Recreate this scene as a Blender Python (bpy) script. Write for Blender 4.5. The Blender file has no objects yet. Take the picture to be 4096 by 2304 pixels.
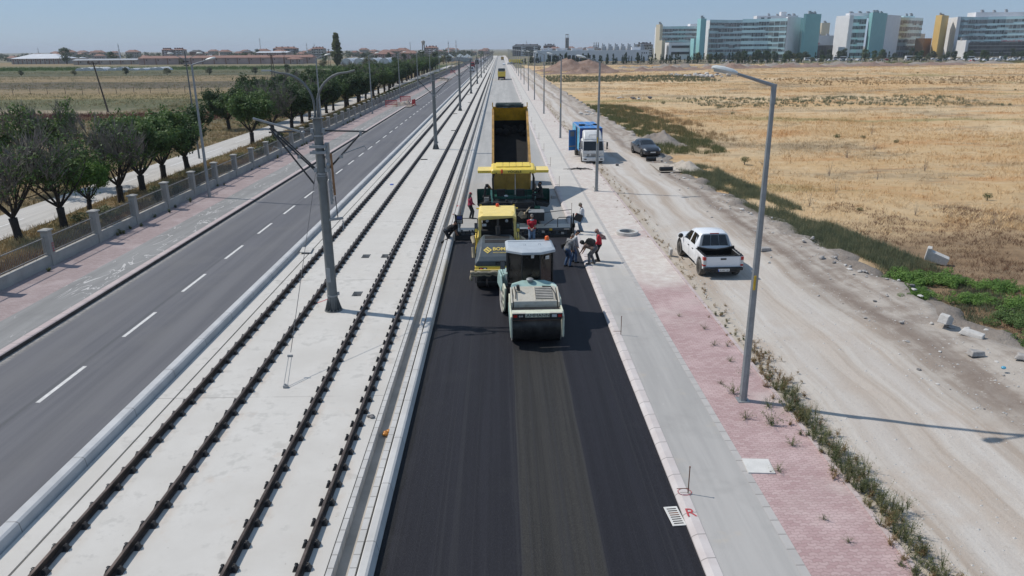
SKY_STR=.1;SUN_STR=3.7;EXPO=0.0;HAZE=.00012
import bpy, bmesh, math, random
import numpy as np
from mathutils import Vector, Matrix, Quaternion
R=math.radians; PI=math.pi
rnd=random.Random(7)
SC=bpy.context.scene
COL=SC.collection
# ---------------------------------------------------------------- helpers: objects
def tag(o,label=None,cat=None,group=None,kind=None):
    if label:o['label']=label
    if cat:o['category']=cat
    if group:o['group']=group
    if kind:o['kind']=kind
    return o
def empty(name,loc=(0,0,0),rz=0,label=None,cat=None,group=None):
    o=bpy.data.objects.new(name,None);COL.objects.link(o)
    o.empty_display_size=.2
    o.location=loc;o.rotation_euler=(0,0,rz)
    return tag(o,label,cat,group)
KIDS={}
def setpar(c,p):
    c.parent=p
    KIDS.setdefault(p.name,[]).append(c)
def copy_tree(o,parent=None):
    c=o.copy();COL.objects.link(c)
    if parent is not None:setpar(c,parent)
    for ch in KIDS.get(o.name,[]):copy_tree(ch,c)
    return c
def place(proto,used,loc,rz=0,s=1,label=None,group=None):
    """first call moves the prototype itself, later calls copy it with its parts"""
    if proto.name in used:o=copy_tree(proto)
    else:used.add(proto.name);o=proto
    o.location=loc;o.rotation_euler=(0,0,rz);o.scale=(s,s,s)
    tag(o,label,None,group)
    return o
USED=set()
ORD=['nearest','second','third','fourth','fifth','sixth','seventh','eighth','ninth','tenth','eleventh','twelfth','thirteenth','fourteenth','fifteenth','sixteenth','seventeenth','eighteenth','nineteenth','twentieth']
# ---------------------------------------------------------------- helpers: meshes
class MB:
    def __init__(s):
        s.v=[];s.f=[];s.fm=[];s.mats=[];s.cur=0;s.T=None;s.uv={}
    def mat(s,m):
        if m not in s.mats:s.mats.append(m)
        s.cur=s.mats.index(m);return s
    def add(s,vs,fs):
        b=len(s.v)
        if s.T is not None:vs=[tuple(s.T@Vector(q)) for q in vs]
        s.v+=[tuple(q) for q in vs]
        for f in fs:
            s.f.append(tuple(b+i for i in f));s.fm.append(s.cur)
        return s
    def box(s,c,d,rz=0,rx=0,ry=0,taper=(1,1)):
        x,y,z=[q/2 for q in d];tx,ty=taper
        vs=[(-x,-y,-z),(x,-y,-z),(x,y,-z),(-x,y,-z),(-x*tx,-y*ty,z),(x*tx,-y*ty,z),(x*tx,y*ty,z),(-x*tx,y*ty,z)]
        if rz or rx or ry:
            M=Matrix.Rotation(rz,3,'Z')@Matrix.Rotation(ry,3,'Y')@Matrix.Rotation(rx,3,'X')
            vs=[M@Vector(q) for q in vs]
        vs=[(q[0]+c[0],q[1]+c[1],q[2]+c[2]) for q in vs]
        return s.add(vs,[(0,3,2,1),(4,5,6,7),(0,1,5,4),(1,2,6,5),(2,3,7,6),(3,0,4,7)])
    def b2(s,lo,hi):
        return s.box([(a+b)/2 for a,b in zip(lo,hi)],[abs(b-a) for a,b in zip(lo,hi)])
    def tube(s,pts,r,n=8,cap=True,flat=1.0):
        pts=[Vector(q) for q in pts]
        if not isinstance(r,(list,tuple)):r=[r]*len(pts)
        base=[];prev=None
        vs=[];fs=[]
        for i,p in enumerate(pts):
            t=(pts[min(i+1,len(pts)-1)]-pts[max(i-1,0)])
            if t.length<1e-9:t=Vector((0,0,1))
            t.normalize()
            if prev is None:
                a=Vector((0,0,1)) if abs(t.z)<.9 else Vector((1,0,0))
                u=t.cross(a).normalized()
            else:
                u=(prev-t*prev.dot(t));u=u.normalized() if u.length>1e-6 else t.orthogonal().normalized()
            prev=u;w=t.cross(u)
            for k in range(n):
                a=2*PI*k/n
                vs.append(p+(u*math.cos(a)+w*math.sin(a)*flat)*r[i])
        for i in range(len(pts)-1):
            for k in range(n):
                k2=(k+1)%n
                fs.append((i*n+k,i*n+k2,(i+1)*n+k2,(i+1)*n+k))
        if cap:
            fs.append(tuple(range(n-1,-1,-1)));m=(len(pts)-1)*n
            fs.append(tuple(m+k for k in range(n)))
        return s.add(vs,fs)
    def cyl(s,a,b,r,n=16,r2=None):
        return s.tube([a,b],[r,r if r2 is None else r2],n)
    def prism(s,poly,axis,a,b):
        """poly of 2D points extruded along axis; for x: (y,z); y: (x,z); z: (x,y)"""
        def P(q,t):
            return {'x':(t,q[0],q[1]),'y':(q[0],t,q[1]),'z':(q[0],q[1],t)}[axis]
        n=len(poly)
        vs=[P(q,a) for q in poly]+[P(q,b) for q in poly]
        fs=[tuple(range(n-1,-1,-1)),tuple(range(n,2*n))]
        for i in range(n):
            j=(i+1)%n;fs.append((i,j,n+j,n+i))
        return s.add(vs,fs)
    def loft(s,secs,cap=True,closed=True):
        n=len(secs[0]);vs=[q for c in secs for q in c];fs=[]
        for i in range(len(secs)-1):
            for k in range(n if closed else n-1):
                k2=(k+1)%n
                fs.append((i*n+k,i*n+k2,(i+1)*n+k2,(i+1)*n+k))
        if cap:
            fs.append(tuple(range(n-1,-1,-1)));m=(len(secs)-1)*n
            fs.append(tuple(m+k for k in range(n)))
        return s.add(vs,fs)
    def sphere(s,c,r,n=10,m=7):
        if not isinstance(r,(tuple,list)):r=(r,r,r)
        vs=[(c[0],c[1],c[2]-r[2])];fs=[]
        for i in range(1,m):
            a=-PI/2+PI*i/m
            for k in range(n):
                b=2*PI*k/n
                vs.append((c[0]+r[0]*math.cos(a)*math.cos(b),c[1]+r[1]*math.cos(a)*math.sin(b),c[2]+r[2]*math.sin(a)))
        vs.append((c[0],c[1],c[2]+r[2]))
        for k in range(n):
            fs.append((0,1+(k+1)%n,1+k));t=1+(m-2)*n
            fs.append((t+k,t+(k+1)%n,len(vs)-1))
        for i in range(m-2):
            for k in range(n):
                k2=(k+1)%n;fs.append((1+i*n+k,1+i*n+k2,1+(i+1)*n+k2,1+(i+1)*n+k))
        return s.add(vs,fs)
    def lathe(s,prof,c=(0,0,0),axis='z',n=20):
        vs=[];fs=[];m=len(prof)
        for r,h in prof:
            for k in range(n):
                a=2*PI*k/n;x,y=r*math.cos(a),r*math.sin(a)
                q={'z':(x,y,h),'x':(h,x,y),'y':(y,h,x)}[axis]
                vs.append((q[0]+c[0],q[1]+c[1],q[2]+c[2]))
        for i in range(m-1):
            for k in range(n):
                k2=(k+1)%n;fs.append((i*n+k,i*n+k2,(i+1)*n+k2,(i+1)*n+k))
        fs.append(tuple(range(n-1,-1,-1)));fs.append(tuple((m-1)*n+k for k in range(n)))
        return s.add(vs,fs)
    def quad(s,*q):
        return s.add(q,[tuple(range(len(q)))])
    def build(s,name,parent=None,mat=None,smooth=False,bevel=0,seg=2,label=None,auto=True):
        me=bpy.data.meshes.new(name)
        me.from_pydata(s.v,[],s.f)
        ms=s.mats if s.mats else [mat]
        for m in ms:me.materials.append(MATS[m] if isinstance(m,str) else m)
        if s.mats:
            me.polygons.foreach_set('material_index',s.fm)
        bm=bmesh.new();bm.from_mesh(me)
        bmesh.ops.recalc_face_normals(bm,faces=bm.faces)
        if bevel:
            try:bmesh.ops.bevel(bm,geom=[e for e in bm.edges if len(e.link_faces)==2 and e.calc_face_angle(0)>.5],offset=bevel,segments=seg,affect='EDGES',profile=.5,clamp_overlap=True)
            except Exception:pass
        bm.to_mesh(me);bm.free()
        if smooth:
            me.polygons.foreach_set('use_smooth',[True]*len(me.polygons))
            if auto:
                try:me.set_sharp_from_angle(angle=R(40))
                except Exception:pass
        me.update()
        o=bpy.data.objects.new(name,me);COL.objects.link(o)
        if parent is not None:setpar(o,parent)
        if label:o['label']=label
        return o
def struct(name,mb,mat=None,**k):
    o=mb.build(name,None,mat,**k);o['kind']='structure';return o
def np_mesh(name,verts,faces_n,mat,parent=None,smooth=False,uv=None):
    """verts (N,3) used in order as faces of faces_n corners"""
    me=bpy.data.meshes.new(name);n=len(verts);nf=n//faces_n
    me.vertices.add(n);me.vertices.foreach_set('co',np.ascontiguousarray(verts,dtype=np.float32).ravel())
    me.loops.add(n);me.loops.foreach_set('vertex_index',np.arange(n,dtype=np.int32))
    me.polygons.add(nf);me.polygons.foreach_set('loop_start',np.arange(0,n,faces_n,dtype=np.int32))
    me.polygons.foreach_set('loop_total',np.full(nf,faces_n,dtype=np.int32))
    me.materials.append(MATS[mat]);me.update(calc_edges=True)
    o=bpy.data.objects.new(name,me);COL.objects.link(o)
    if parent is not None:setpar(o,parent)
    return o
def text(body,parent,size,M,mat,depth=.003,name='lettering',bold=0,sx=1,align='CENTER'):
    cu=bpy.data.curves.new('lettering','FONT');cu.body=body;cu.size=size;cu.align_x=align;cu.align_y='CENTER'
    cu.extrude=depth;cu.offset=bold*size;cu.resolution_u=3
    t=bpy.data.objects.new('lettering_tmp',cu);COL.objects.link(t)
    dg=bpy.context.evaluated_depsgraph_get()
    me=bpy.data.meshes.new_from_object(t.evaluated_get(dg))
    bpy.data.objects.remove(t)
    me.transform(M@Matrix.Diagonal((sx,1,1,1)))
    me.materials.clear();me.materials.append(MATS[mat])
    o=bpy.data.objects.new(name,me);COL.objects.link(o)
    if parent is not None:setpar(o,parent)
    return o
def face_mat(loc,right,up):
    """matrix whose x is right, y is up (text plane)"""
    r=Vector(right).normalized();u=Vector(up);u=(u-r*u.dot(r)).normalized();n=r.cross(u)
    m=Matrix(((r.x,u.x,n.x,loc[0]),(r.y,u.y,n.y,loc[1]),(r.z,u.z,n.z,loc[2]),(0,0,0,1)))
    return m
# ---------------------------------------------------------------- helpers: materials
MATS={}
class NT:
    def __init__(s,name):
        m=bpy.data.materials.new(name);m.use_nodes=True;MATS[name]=m
        s.m=m;s.t=m.node_tree;s.n=s.t.nodes;s.l=s.t.links
        s.bsdf=s.n['Principled BSDF'];s._pos=None
    def node(s,t,**k):
        q=s.n.new(t)
        for a,b in k.items():setattr(q,a,b)
        return q
    def inp(s,sock,v):
        if hasattr(v,'is_linked'):s.l.new(v,sock)
        elif isinstance(v,(tuple,list)):
            sock.default_value=tuple(v)+((1,) if len(v)==3 and sock.type=='RGBA' else ())
        else:sock.default_value=v
    def pos(s):
        if s._pos is None:
            s._pos=s.node('ShaderNodeTexCoord').outputs['Object']
        return s._pos
    def wpos(s):
        return s.node('ShaderNodeNewGeometry').outputs['Position']
    def xyz(s,v=None):
        q=s.node('ShaderNodeSeparateXYZ');s.inp(q.inputs[0],v if v is not None else s.pos());return q.outputs
    def scale(s,v,k):
        q=s.node('ShaderNodeVectorMath',operation='MULTIPLY');s.inp(q.inputs[0],v);q.inputs[1].default_value=k;return q.outputs[0]
    def noise(s,sc,det=4,vec=None,rough=.6,dist=0):
        q=s.node('ShaderNodeTexNoise');q.inputs['Scale'].default_value=sc;q.inputs['Detail'].default_value=det
        q.inputs['Roughness'].default_value=rough;q.inputs['Distortion'].default_value=dist
        s.inp(q.inputs['Vector'],vec if vec is not None else s.pos());return q.outputs['Fac']
    def voro(s,sc,vec=None,feature='F1',out='Distance'):
        q=s.node('ShaderNodeTexVoronoi',feature=feature);q.inputs['Scale'].default_value=sc
        s.inp(q.inputs['Vector'],vec if vec is not None else s.pos());return q.outputs[out]
    def math(s,op,a,b=0,c=None,clamp=False):
        q=s.node('ShaderNodeMath',operation=op,use_clamp=clamp);s.inp(q.inputs[0],a);s.inp(q.inputs[1],b)
        if c is not None:s.inp(q.inputs[2],c)
        return q.outputs[0]
    def ss(s,x,a,b):
        q=s.node('ShaderNodeMapRange',interpolation_type='SMOOTHSTEP');s.inp(q.inputs[0],x)
        q.inputs[1].default_value=a;q.inputs[2].default_value=b;return q.outputs[0]
    def band(s,x,a,b,e):
        """1 between a and b with soft edges e"""
        return s.math('MULTIPLY',s.ss(x,a-e,a+e),s.math('SUBTRACT',1,s.ss(x,b-e,b+e)))
    def ramp(s,fac,stops,interp='LINEAR'):
        q=s.node('ShaderNodeValToRGB');r=q.color_ramp;r.interpolation=interp
        while len(r.elements)<len(stops):r.elements.new(.5)
        for e,(p,c) in zip(r.elements,stops):
            e.position=p;e.color=tuple(c)+(1,) if len(c)==3 else c
        s.inp(q.inputs[0],fac);return q.outputs[0]
    def mix(s,f,a,b,bt='MIX'):
        q=s.node('ShaderNodeMix',data_type='RGBA',blend_type=bt)
        s.inp(q.inputs[0],f);s.inp(q.inputs[6],a);s.inp(q.inputs[7],b);return q.outputs[2]
    def out(s,col,rough=.8,metal=0,spec=.5,bump=None,bs=.3,bd=.02,**k):
        b=s.bsdf;s.inp(b.inputs['Base Color'],col);s.inp(b.inputs['Roughness'],rough);s.inp(b.inputs['Metallic'],metal)
        b.inputs['Specular IOR Level'].default_value=spec
        if bump is not None:
            q=s.node('ShaderNodeBump');q.inputs['Strength'].default_value=bs;q.inputs['Distance'].default_value=bd
            s.inp(q.inputs['Height'],bump);s.l.new(q.outputs[0],b.inputs['Normal'])
        for a,v in k.items():s.inp(b.inputs[a.replace('_',' ')],v)
        return s.m
def simple(name,c,rough=.6,metal=0,var=.25,sc=3.,spec=.5,dirt=None,bump=0,coat=0):
    """painted / plain material with a soft noise variation and optional dirt colour"""
    n=NT(name)
    a=n.noise(sc,5)
    col=n.mix(n.ss(a,.3,.7),tuple(q*(1-var) for q in c),tuple(min(1,q*(1+var*.5)) for q in c))
    if dirt:
        d=n.noise(sc*2.3,6,rough=.7)
        col=n.mix(n.math('MULTIPLY',n.ss(d,.48,.75),dirt[1]),col,dirt[0])
    rr=n.math('ADD',n.math('MULTIPLY',n.noise(sc*4,3),.15),rough-.07)
    kw={}
    if coat:kw['Coat_Weight']=coat
    if bump:n.out(col,rr,metal,spec,bump=n.noise(sc*12,4),bs=bump,bd=.01,**kw)
    else:n.out(col,rr,metal,spec,**kw)
    return n
# ================================================================ world, sun, camera
SUN_EL=51.0
TO_SUN=Vector((-.948*math.cos(R(SUN_EL)),.318*math.cos(R(SUN_EL)),math.sin(R(SUN_EL))))
w=bpy.data.worlds.new("World");SC.world=w;w.use_nodes=True
wn=w.node_tree
bg=wn.nodes['Background']
sky=wn.nodes.new('ShaderNodeTexSky');sky.sky_type='NISHITA';sky.sun_disc=False
sky.sun_elevation=R(SUN_EL);sky.sun_rotation=math.atan2(TO_SUN.x,TO_SUN.y)%(2*PI)
sky.altitude=1000;sky.air_density=1.0;sky.dust_density=.7;sky.ozone_density=4
mx=wn.nodes.new('ShaderNodeMix');mx.data_type='RGBA';mx.inputs[0].default_value=.72
wn.links.new(sky.outputs[0],mx.inputs[6]);mx.inputs[7].default_value=(.275/SKY_STR,.405/SKY_STR,.595/SKY_STR,1)
wn.links.new(mx.outputs[2],bg.inputs[0]);bg.inputs[1].default_value=SKY_STR
sl=bpy.data.lights.new('sun','SUN');sl.energy=SUN_STR;sl.angle=R(.53);sl.color=(1,.94,.865)
so=bpy.data.objects.new('sun',sl);COL.objects.link(so);so.rotation_euler=(-TO_SUN).to_track_quat('-Z','Y').to_euler();so.location=(-40,20,60)
SC.view_settings.view_transform='Standard';SC.view_settings.look='None';SC.view_settings.exposure=EXPO;SC.view_settings.gamma=1
SC.cycles.max_bounces=6;SC.cycles.diffuse_bounces=3;SC.cycles.glossy_bounces=3;SC.cycles.transmission_bounces=4;SC.cycles.transparent_max_bounces=6
SC.cycles.use_denoising=True
SC.cycles.sample_clamp_indirect=6
cd=bpy.data.cameras.new('camera');cam=bpy.data.objects.new('camera',cd);COL.objects.link(cam);SC.camera=cam
CAMH=10.1
def _cam():
    P,YW,RO=R(18.05),R(.77),R(.44)
    fw=Vector((0,math.cos(P),-math.sin(P)));rt=Vector((1,0,0));up=Vector((0,math.sin(P),math.cos(P)))
    rt,up=math.cos(RO)*rt-math.sin(RO)*up,math.sin(RO)*rt+math.cos(RO)*up
    Z=Matrix.Rotation(-YW,3,'Z');fw,rt,up=Z@fw,Z@rt,Z@up
    m=Matrix(((rt.x,up.x,-fw.x,0),(rt.y,up.y,-fw.y,0),(rt.z,up.z,-fw.z,CAMH),(0,0,0,1)))
    cam.matrix_world=m
_cam()
cd.sensor_fit='HORIZONTAL';cd.sensor_width=36;cd.lens=36*1850/2576;cd.clip_start=.1;cd.clip_end=60000
# ================================================================ ground materials
def m_ground():
    n=NT('ground');x,y,z=n.xyz()
    a=n.noise(.02,5);b=n.noise(.3,5)
    c=n.mix(n.ss(a,.35,.65),(.17,.15,.11),(.22,.19,.135))
    c=n.mix(n.ss(n.noise(.006,3),.45,.6),c,(.13,.14,.075))
    c=n.mix(n.math('MULTIPLY',n.ss(b,.4,.7),.4),c,(.15,.12,.08))
    n.out(c,.95,spec=.1)
def m_leftfield():
    n=NT('left_field');x,y,z=n.xyz()
    v=n.scale(n.pos(),(.25,1,1))
    yy=n.math('ADD',y,n.math('MULTIPLY',n.math('SUBTRACT',n.noise(.05,4,v),.5),26))
    yy=n.math('ADD',yy,n.math('MULTIPLY',n.math('SUBTRACT',n.noise(.5,3),.5),8))
    tan=(.26,.195,.115);dk=(.11,.09,.065);gr=(.075,.10,.045);gg=(.12,.125,.075);pale=(.34,.28,.205);plow=(.135,.115,.092)
    L=800.
    st=[(0,tan),(95,(.21,.165,.10)),(118,(.16,.14,.085)),(122,(.13,.075,.06)),(131,(.15,.10,.07)),(134,pale),(139,pale),(143,gg),(172,(.13,.135,.075)),(178,(.25,.2,.1)),(205,tan),(222,(.24,.19,.12)),(232,plow),(272,(.12,.105,.08)),(280,tan),(335,(.25,.2,.13)),(345,(.1,.105,.07)),(430,gg),(440,gr),(505,(.055,.085,.035)),(520,(.17,.16,.1)),(600,(.2,.18,.11)),(620,tan),(800,tan)]
    c=n.ramp(n.math('DIVIDE',yy,L),[(p/L,q) for p,q in st])
    sp=n.noise(1.1,6,rough=.75)
    c=n.mix(n.math('MULTIPLY',n.ss(sp,.48,.66),.7),c,(.07,.072,.042))
    w2=n.noise(.22,6,n.scale(n.pos(),(.35,1,1)),rough=.7);c=n.mix(n.math('MULTIPLY',n.ss(w2,.5,.62),.45),c,(.115,.105,.065))
    c=n.mix(n.math('MULTIPLY',n.ss(n.noise(.33,5,rough=.7),.5,.75),.4),c,(.3,.235,.13))
    n.out(c,.95,spec=.1,bump=sp,bs=.8,bd=.25)
def m_verge():
    n=NT('verge');sp=n.noise(1.7,6,rough=.75)
    c=n.mix(n.ss(n.noise(.22,4),.35,.65),(.24,.175,.10),(.17,.145,.08))
    c=n.mix(n.ss(n.noise(.5,4),.55,.7),c,(.095,.10,.045))
    c=n.mix(n.math('MULTIPLY',n.ss(sp,.5,.68),.6),c,(.085,.07,.045))
    n.out(c,.95,spec=.1,bump=sp,bs=.8,bd=.15)
def fieldmix(n,p,k=1.0):
    """colour of the dry field: straw, orange, brown and grey-green patches stretched across the view"""
    v=n.scale(p,(.45,1,1))
    a=n.noise(.035,5,v);b=n.noise(.16,5,v,rough=.65);f=n.noise(.9,4)
    q=lambda c:tuple(min(1,x*k) for x in c)
    c=n.mix(n.ss(a,.38,.6),q((.45,.31,.165)),q((.53,.41,.26)))
    c=n.mix(n.math('MULTIPLY',n.ss(b,.5,.66),.8),c,q((.42,.24,.11)))
    c=n.mix(n.math('MULTIPLY',n.ss(n.noise(.07,5,v,rough=.65),.5,.61),.75),c,q((.235,.18,.115)))
    c=n.mix(n.math('MULTIPLY',n.ss(n.noise(.052,4,n.scale(p,(.3,1,1)),rough=.6),.58,.66),.7),c,q((.20,.19,.085)))
    c=n.mix(n.math('MULTIPLY',n.ss(f,.5,.7),.35),c,q((.58,.46,.30)))
    return c
def m_field():
    n=NT('dry_field');p=n.pos();x,y,z=n.xyz()
    c=fieldmix(n,p,1.15)
    f=n.noise(2.4,6,rough=.75)
    c=n.mix(n.math('MULTIPLY',n.ss(f,.55,.75),.3),c,(.25,.17,.09))
    bn=n.math('ADD',x,n.math('MULTIPLY',n.noise(.35,4),6))
    br=n.math('MULTIPLY',n.math('SUBTRACT',1,n.ss(n.math('ADD',y,n.math('MULTIPLY',n.noise(.3,5),14)),42,54)),n.ss(x,17.5,18.5))
    c=n.mix(n.math('MULTIPLY',br,.75),c,n.mix(n.ss(n.noise(1.1,5,rough=.7),.35,.65),(.10,.06,.04),(.20,.13,.08)))
    n.out(c,.95,spec=.1,bump=f,bs=.9,bd=.2)
def m_grassblade(name,stops,sc=.05):
    n=NT(name);p=n.wpos()
    v=n.scale(p,(.55,1,1))
    a=n.noise(sc,4,v);b=n.noise(.2,4,p);g=n.noise(4,2,p)
    f=n.math('ADD',n.math('MULTIPLY',a,.55),n.math('ADD',n.math('MULTIPLY',b,.25),n.math('MULTIPLY',g,.2)))
    c=n.ramp(n.ss(f,.33,.67),[(i/(len(stops)-1),q) for i,q in enumerate(stops)])
    n.out(c,.85,spec=.15)
    b=n.bsdf
def m_fieldgrass():
    n=NT('grass_dry');n.out(fieldmix(n,n.wpos(),1.38),.85,spec=.1)
def m_dirt():
    n=NT('dirt_road');p=n.pos();x,y,z=n.xyz()
    xx=n.math('ADD',x,n.math('MULTIPLY',n.math('SUBTRACT',n.noise(.07,3),.5),2.2))
    cv=n.node('ShaderNodeCombineXYZ');n.inp(cv.inputs[0],xx);n.inp(cv.inputs[1],n.math('MULTIPLY',y,.045));v=cv.outputs[0]
    st=n.noise(1.5,6,v,rough=.62);f=n.noise(6,7,rough=.75);g=n.noise(.3,5)
    c=n.mix(n.ss(st,.40,.60),(.385,.325,.27),(.50,.46,.41))
    tr=n.math('ADD',n.band(xx,9.8,10.7,.4),n.band(xx,11.9,12.7,.4))
    c=n.mix(n.math('MULTIPLY',tr,.55),c,(.545,.52,.485))
    c=n.mix(n.math('MULTIPLY',n.band(xx,10.9,11.6,.35),n.math('MULTIPLY',n.ss(st,.4,.6),.6)),c,(.45,.385,.325))
    c=n.mix(n.math('MULTIPLY',n.ss(g,.52,.68),.45),c,(.42,.345,.28))
    rough_=n.noise(.9,6,rough=.68)
    far=n.ss(n.math('ADD',xx,n.math('MULTIPLY',n.math('SUBTRACT',rough_,.5),2.4)),12.6,14.2)
    c=n.mix(n.math('MULTIPLY',far,.85),c,n.mix(n.ss(n.math('ADD',n.math('MULTIPLY',rough_,.6),n.math('MULTIPLY',st,.4)),.4,.6),(.225,.185,.155),(.40,.36,.315)))
    c=n.mix(n.math('MULTIPLY',n.band(n.math('ADD',xx,n.math('MULTIPLY',y,.02)),14.9,15.5,.3),.6),c,(.17,.13,.105))
    c=n.mix(n.math('MULTIPLY',n.math('SUBTRACT',1,n.ss(xx,8.5,9.3)),.55),c,(.42,.37,.30))
    pb=n.voro(7.5);pm=n.ss(n.noise(.8,4),.5,.66)
    pm=n.math('MULTIPLY',pm,n.math('ADD',.4,n.math('MULTIPLY',far,.6)))
    c=n.mix(n.math('MULTIPLY',n.math('MULTIPLY',n.math('SUBTRACT',1,n.ss(pb,.12,.3)),pm),.7),c,n.mix(n.ss(n.noise(7,1),.4,.6),(.2,.18,.16),(.6,.57,.53)))
    c=n.mix(n.math('MULTIPLY',n.ss(f,.53,.72),.4),c,(.29,.245,.20))
    n.out(c,.95,spec=.12,bump=n.math('ADD',f,n.math('MULTIPLY',rough_,1.5)),bs=.5,bd=.05)
def m_newasphalt():
    n=NT('new_asphalt');p=n.pos();x,y,z=n.xyz()
    v=n.scale(p,(1,.012,1))
    st=n.noise(5,4,v,rough=.7);f=n.noise(95,3,rough=.8);h=n.noise(23,3)
    c=n.mix(n.ss(st,.35,.65),(.009,.009,.0135),(.0145,.0145,.0205))
    xw=n.math('ADD',x,n.math('MULTIPLY',n.math('SUBTRACT',n.noise(.2,2,n.scale(p,(0,1,0))),.5),.08))
    band=n.band(xw,.36,2.05,.05);near=n.math('SUBTRACT',1,n.ss(y,23.5,25.5))
    bf=n.math('MULTIPLY',band,near)
    lite=n.mix(n.ss(st,.38,.62),(.019,.018,.0165),(.034,.032,.0285))
    c=n.mix(n.math('MULTIPLY',bf,.9),c,lite)
    edge=n.math('ADD',n.band(xw,.33,.37,.015),n.band(xw,2.03,2.09,.02))
    c=n.mix(n.math('MULTIPLY',n.math('MULTIPLY',edge,near),.45),c,(.05,.048,.044))
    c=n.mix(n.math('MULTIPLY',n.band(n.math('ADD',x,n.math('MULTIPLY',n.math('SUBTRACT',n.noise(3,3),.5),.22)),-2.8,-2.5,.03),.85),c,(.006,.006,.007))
    spk=n.ss(f,.62,.72)
    c=n.mix(n.math('MULTIPLY',spk,n.math('ADD',.34,n.math('MULTIPLY',bf,.35))),c,(.12,.11,.095))
    c=n.mix(n.math('MULTIPLY',n.ss(n.noise(.6,4),.55,.72),.25),c,(.03,.03,.032))
    gr=n.noise(38,2,rough=.9);c=n.mix(n.math('MULTIPLY',n.ss(gr,.52,.68),.5),c,n.mix(bf,(.030,.030,.037),(.075,.07,.06)));c=n.mix(n.math('MULTIPLY',n.ss(n.math('SUBTRACT',1,gr),.55,.7),.6),c,(.004,.004,.006))
    vs=n.voro(11);c=n.mix(n.math('MULTIPLY',n.math('SUBTRACT',1,n.ss(vs,.03,.07)),.6),c,(.2,.19,.18))
    rl=n.noise(2.2,2,n.scale(p,(1,.004,1)));c=n.mix(n.math('MULTIPLY',n.math('SUBTRACT',1,n.ss(n.math('ABSOLUTE',n.math('SUBTRACT',rl,.5)),.004,.02)),.45),c,(.028,.028,.032))
    n.out(c,n.math('ADD',.6,n.math('MULTIPLY',h,.25)),spec=.3,bump=n.math('ADD',f,h),bs=.55,bd=.02)
def m_oldasphalt():
    n=NT('road_asphalt');p=n.pos();x,y,z=n.xyz()
    v=n.scale(p,(1,.03,1))
    st=n.noise(1.5,5,v,rough=.6);f=n.noise(60,3,rough=.8);g=n.noise(.4,5)
    c=n.mix(n.ss(st,.3,.7),(.095,.096,.106),(.14,.14,.150))
    lane=n.math('ADD',n.band(x,-16.6,-15.3,.5),n.band(x,-13.1,-12.0,.4))
    c=n.mix(n.math('MULTIPLY',lane,.35),c,(.15,.148,.15))
    c=n.mix(n.math('MULTIPLY',n.band(x,-14.45,-14.3,.06),.6),c,(.075,.078,.082))
    c=n.mix(n.math('MULTIPLY',n.ss(g,.5,.7),.3),c,(.155,.152,.15))
    ed=n.math('ADD',n.math('SUBTRACT',1,n.ss(x,-17.35,-16.95)),n.math('MULTIPLY',n.ss(x,-11.35,-11.1),.6))
    c=n.mix(n.math('MULTIPLY',ed,.75),c,n.mix(n.ss(n.noise(9,4),.4,.6),(.24,.225,.2),(.42,.40,.365)))
    c=n.mix(n.math('MULTIPLY',n.ss(f,.58,.75),.25),c,(.26,.25,.24))
    n.out(c,.82,spec=.35,bump=f,bs=.4,bd=.02)
def m_base():
    n=NT('road_base');p=n.pos();x,y,z=n.xyz()
    v=n.scale(p,(1,.05,1));st=n.noise(1.3,5,v);g=n.noise(.5,6,rough=.65);f=n.noise(30,3)
    c=n.mix(n.ss(st,.3,.7),(.335,.33,.315),(.415,.405,.385))
    c=n.mix(n.math('MULTIPLY',n.ss(g,.5,.72),.5),c,(.30,.30,.29))
    c=n.mix(n.math('MULTIPLY',n.ss(f,.6,.8),.3),c,(.25,.24,.23))
    c=n.mix(n.math('MULTIPLY',n.band(x,2.2,3.4,.6),n.math('MULTIPLY',n.ss(st,.3,.6),.45)),c,(.25,.245,.235))
    n.out(c,.9,spec=.2,bump=f,bs=.3,bd=.01)
def m_slab():
    n=NT('slab_concrete');p=n.pos();x,y,z=n.xyz()
    a=n.noise(.35,6,rough=.65);b=n.noise(2.2,7,rough=.7);f=n.noise(16,5,rough=.75)
    c=n.mix(n.ss(a,.3,.7),(.50,.478,.44),(.565,.545,.508))
    c=n.mix(n.math('MULTIPLY',n.ss(n.math('ADD',n.math('MULTIPLY',b,.6),n.math('MULTIPLY',a,.4)),.52,.6),.6),c,(.41,.395,.365))
    c=n.mix(n.math('MULTIPLY',n.ss(n.noise(.9,6,rough=.7),.6,.72),.45),c,(.50,.42,.35))
    c=n.mix(n.math('MULTIPLY',n.ss(f,.66,.74),.55),c,(.30,.285,.26))
    for rx in(-9.49,-7.97,-5.66,-4.16):c=n.mix(n.math('MULTIPLY',n.band(x,rx-.05,rx+.32,.16),n.math('MULTIPLY',n.ss(n.noise(.7,5,rough=.7),.45,.66),.55)),c,(.44,.36,.29))
    sp=n.voro(2.6);c=n.mix(n.math('MULTIPLY',n.math('SUBTRACT',1,n.ss(sp,.02,.05)),.7),c,(.2,.18,.16))
    j=n.math('PINGPONG',n.math('ADD',y,3.5),6.);c=n.mix(n.math('MULTIPLY',n.math('SUBTRACT',1,n.ss(j,.01,.035)),n.math('MULTIPLY',n.ss(n.noise(.8,3),.3,.5),.75)),c,(.3,.28,.26))
    n.out(c,.88,spec=.25,bump=n.math('ADD',f,b),bs=.25,bd=.01)
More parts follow.
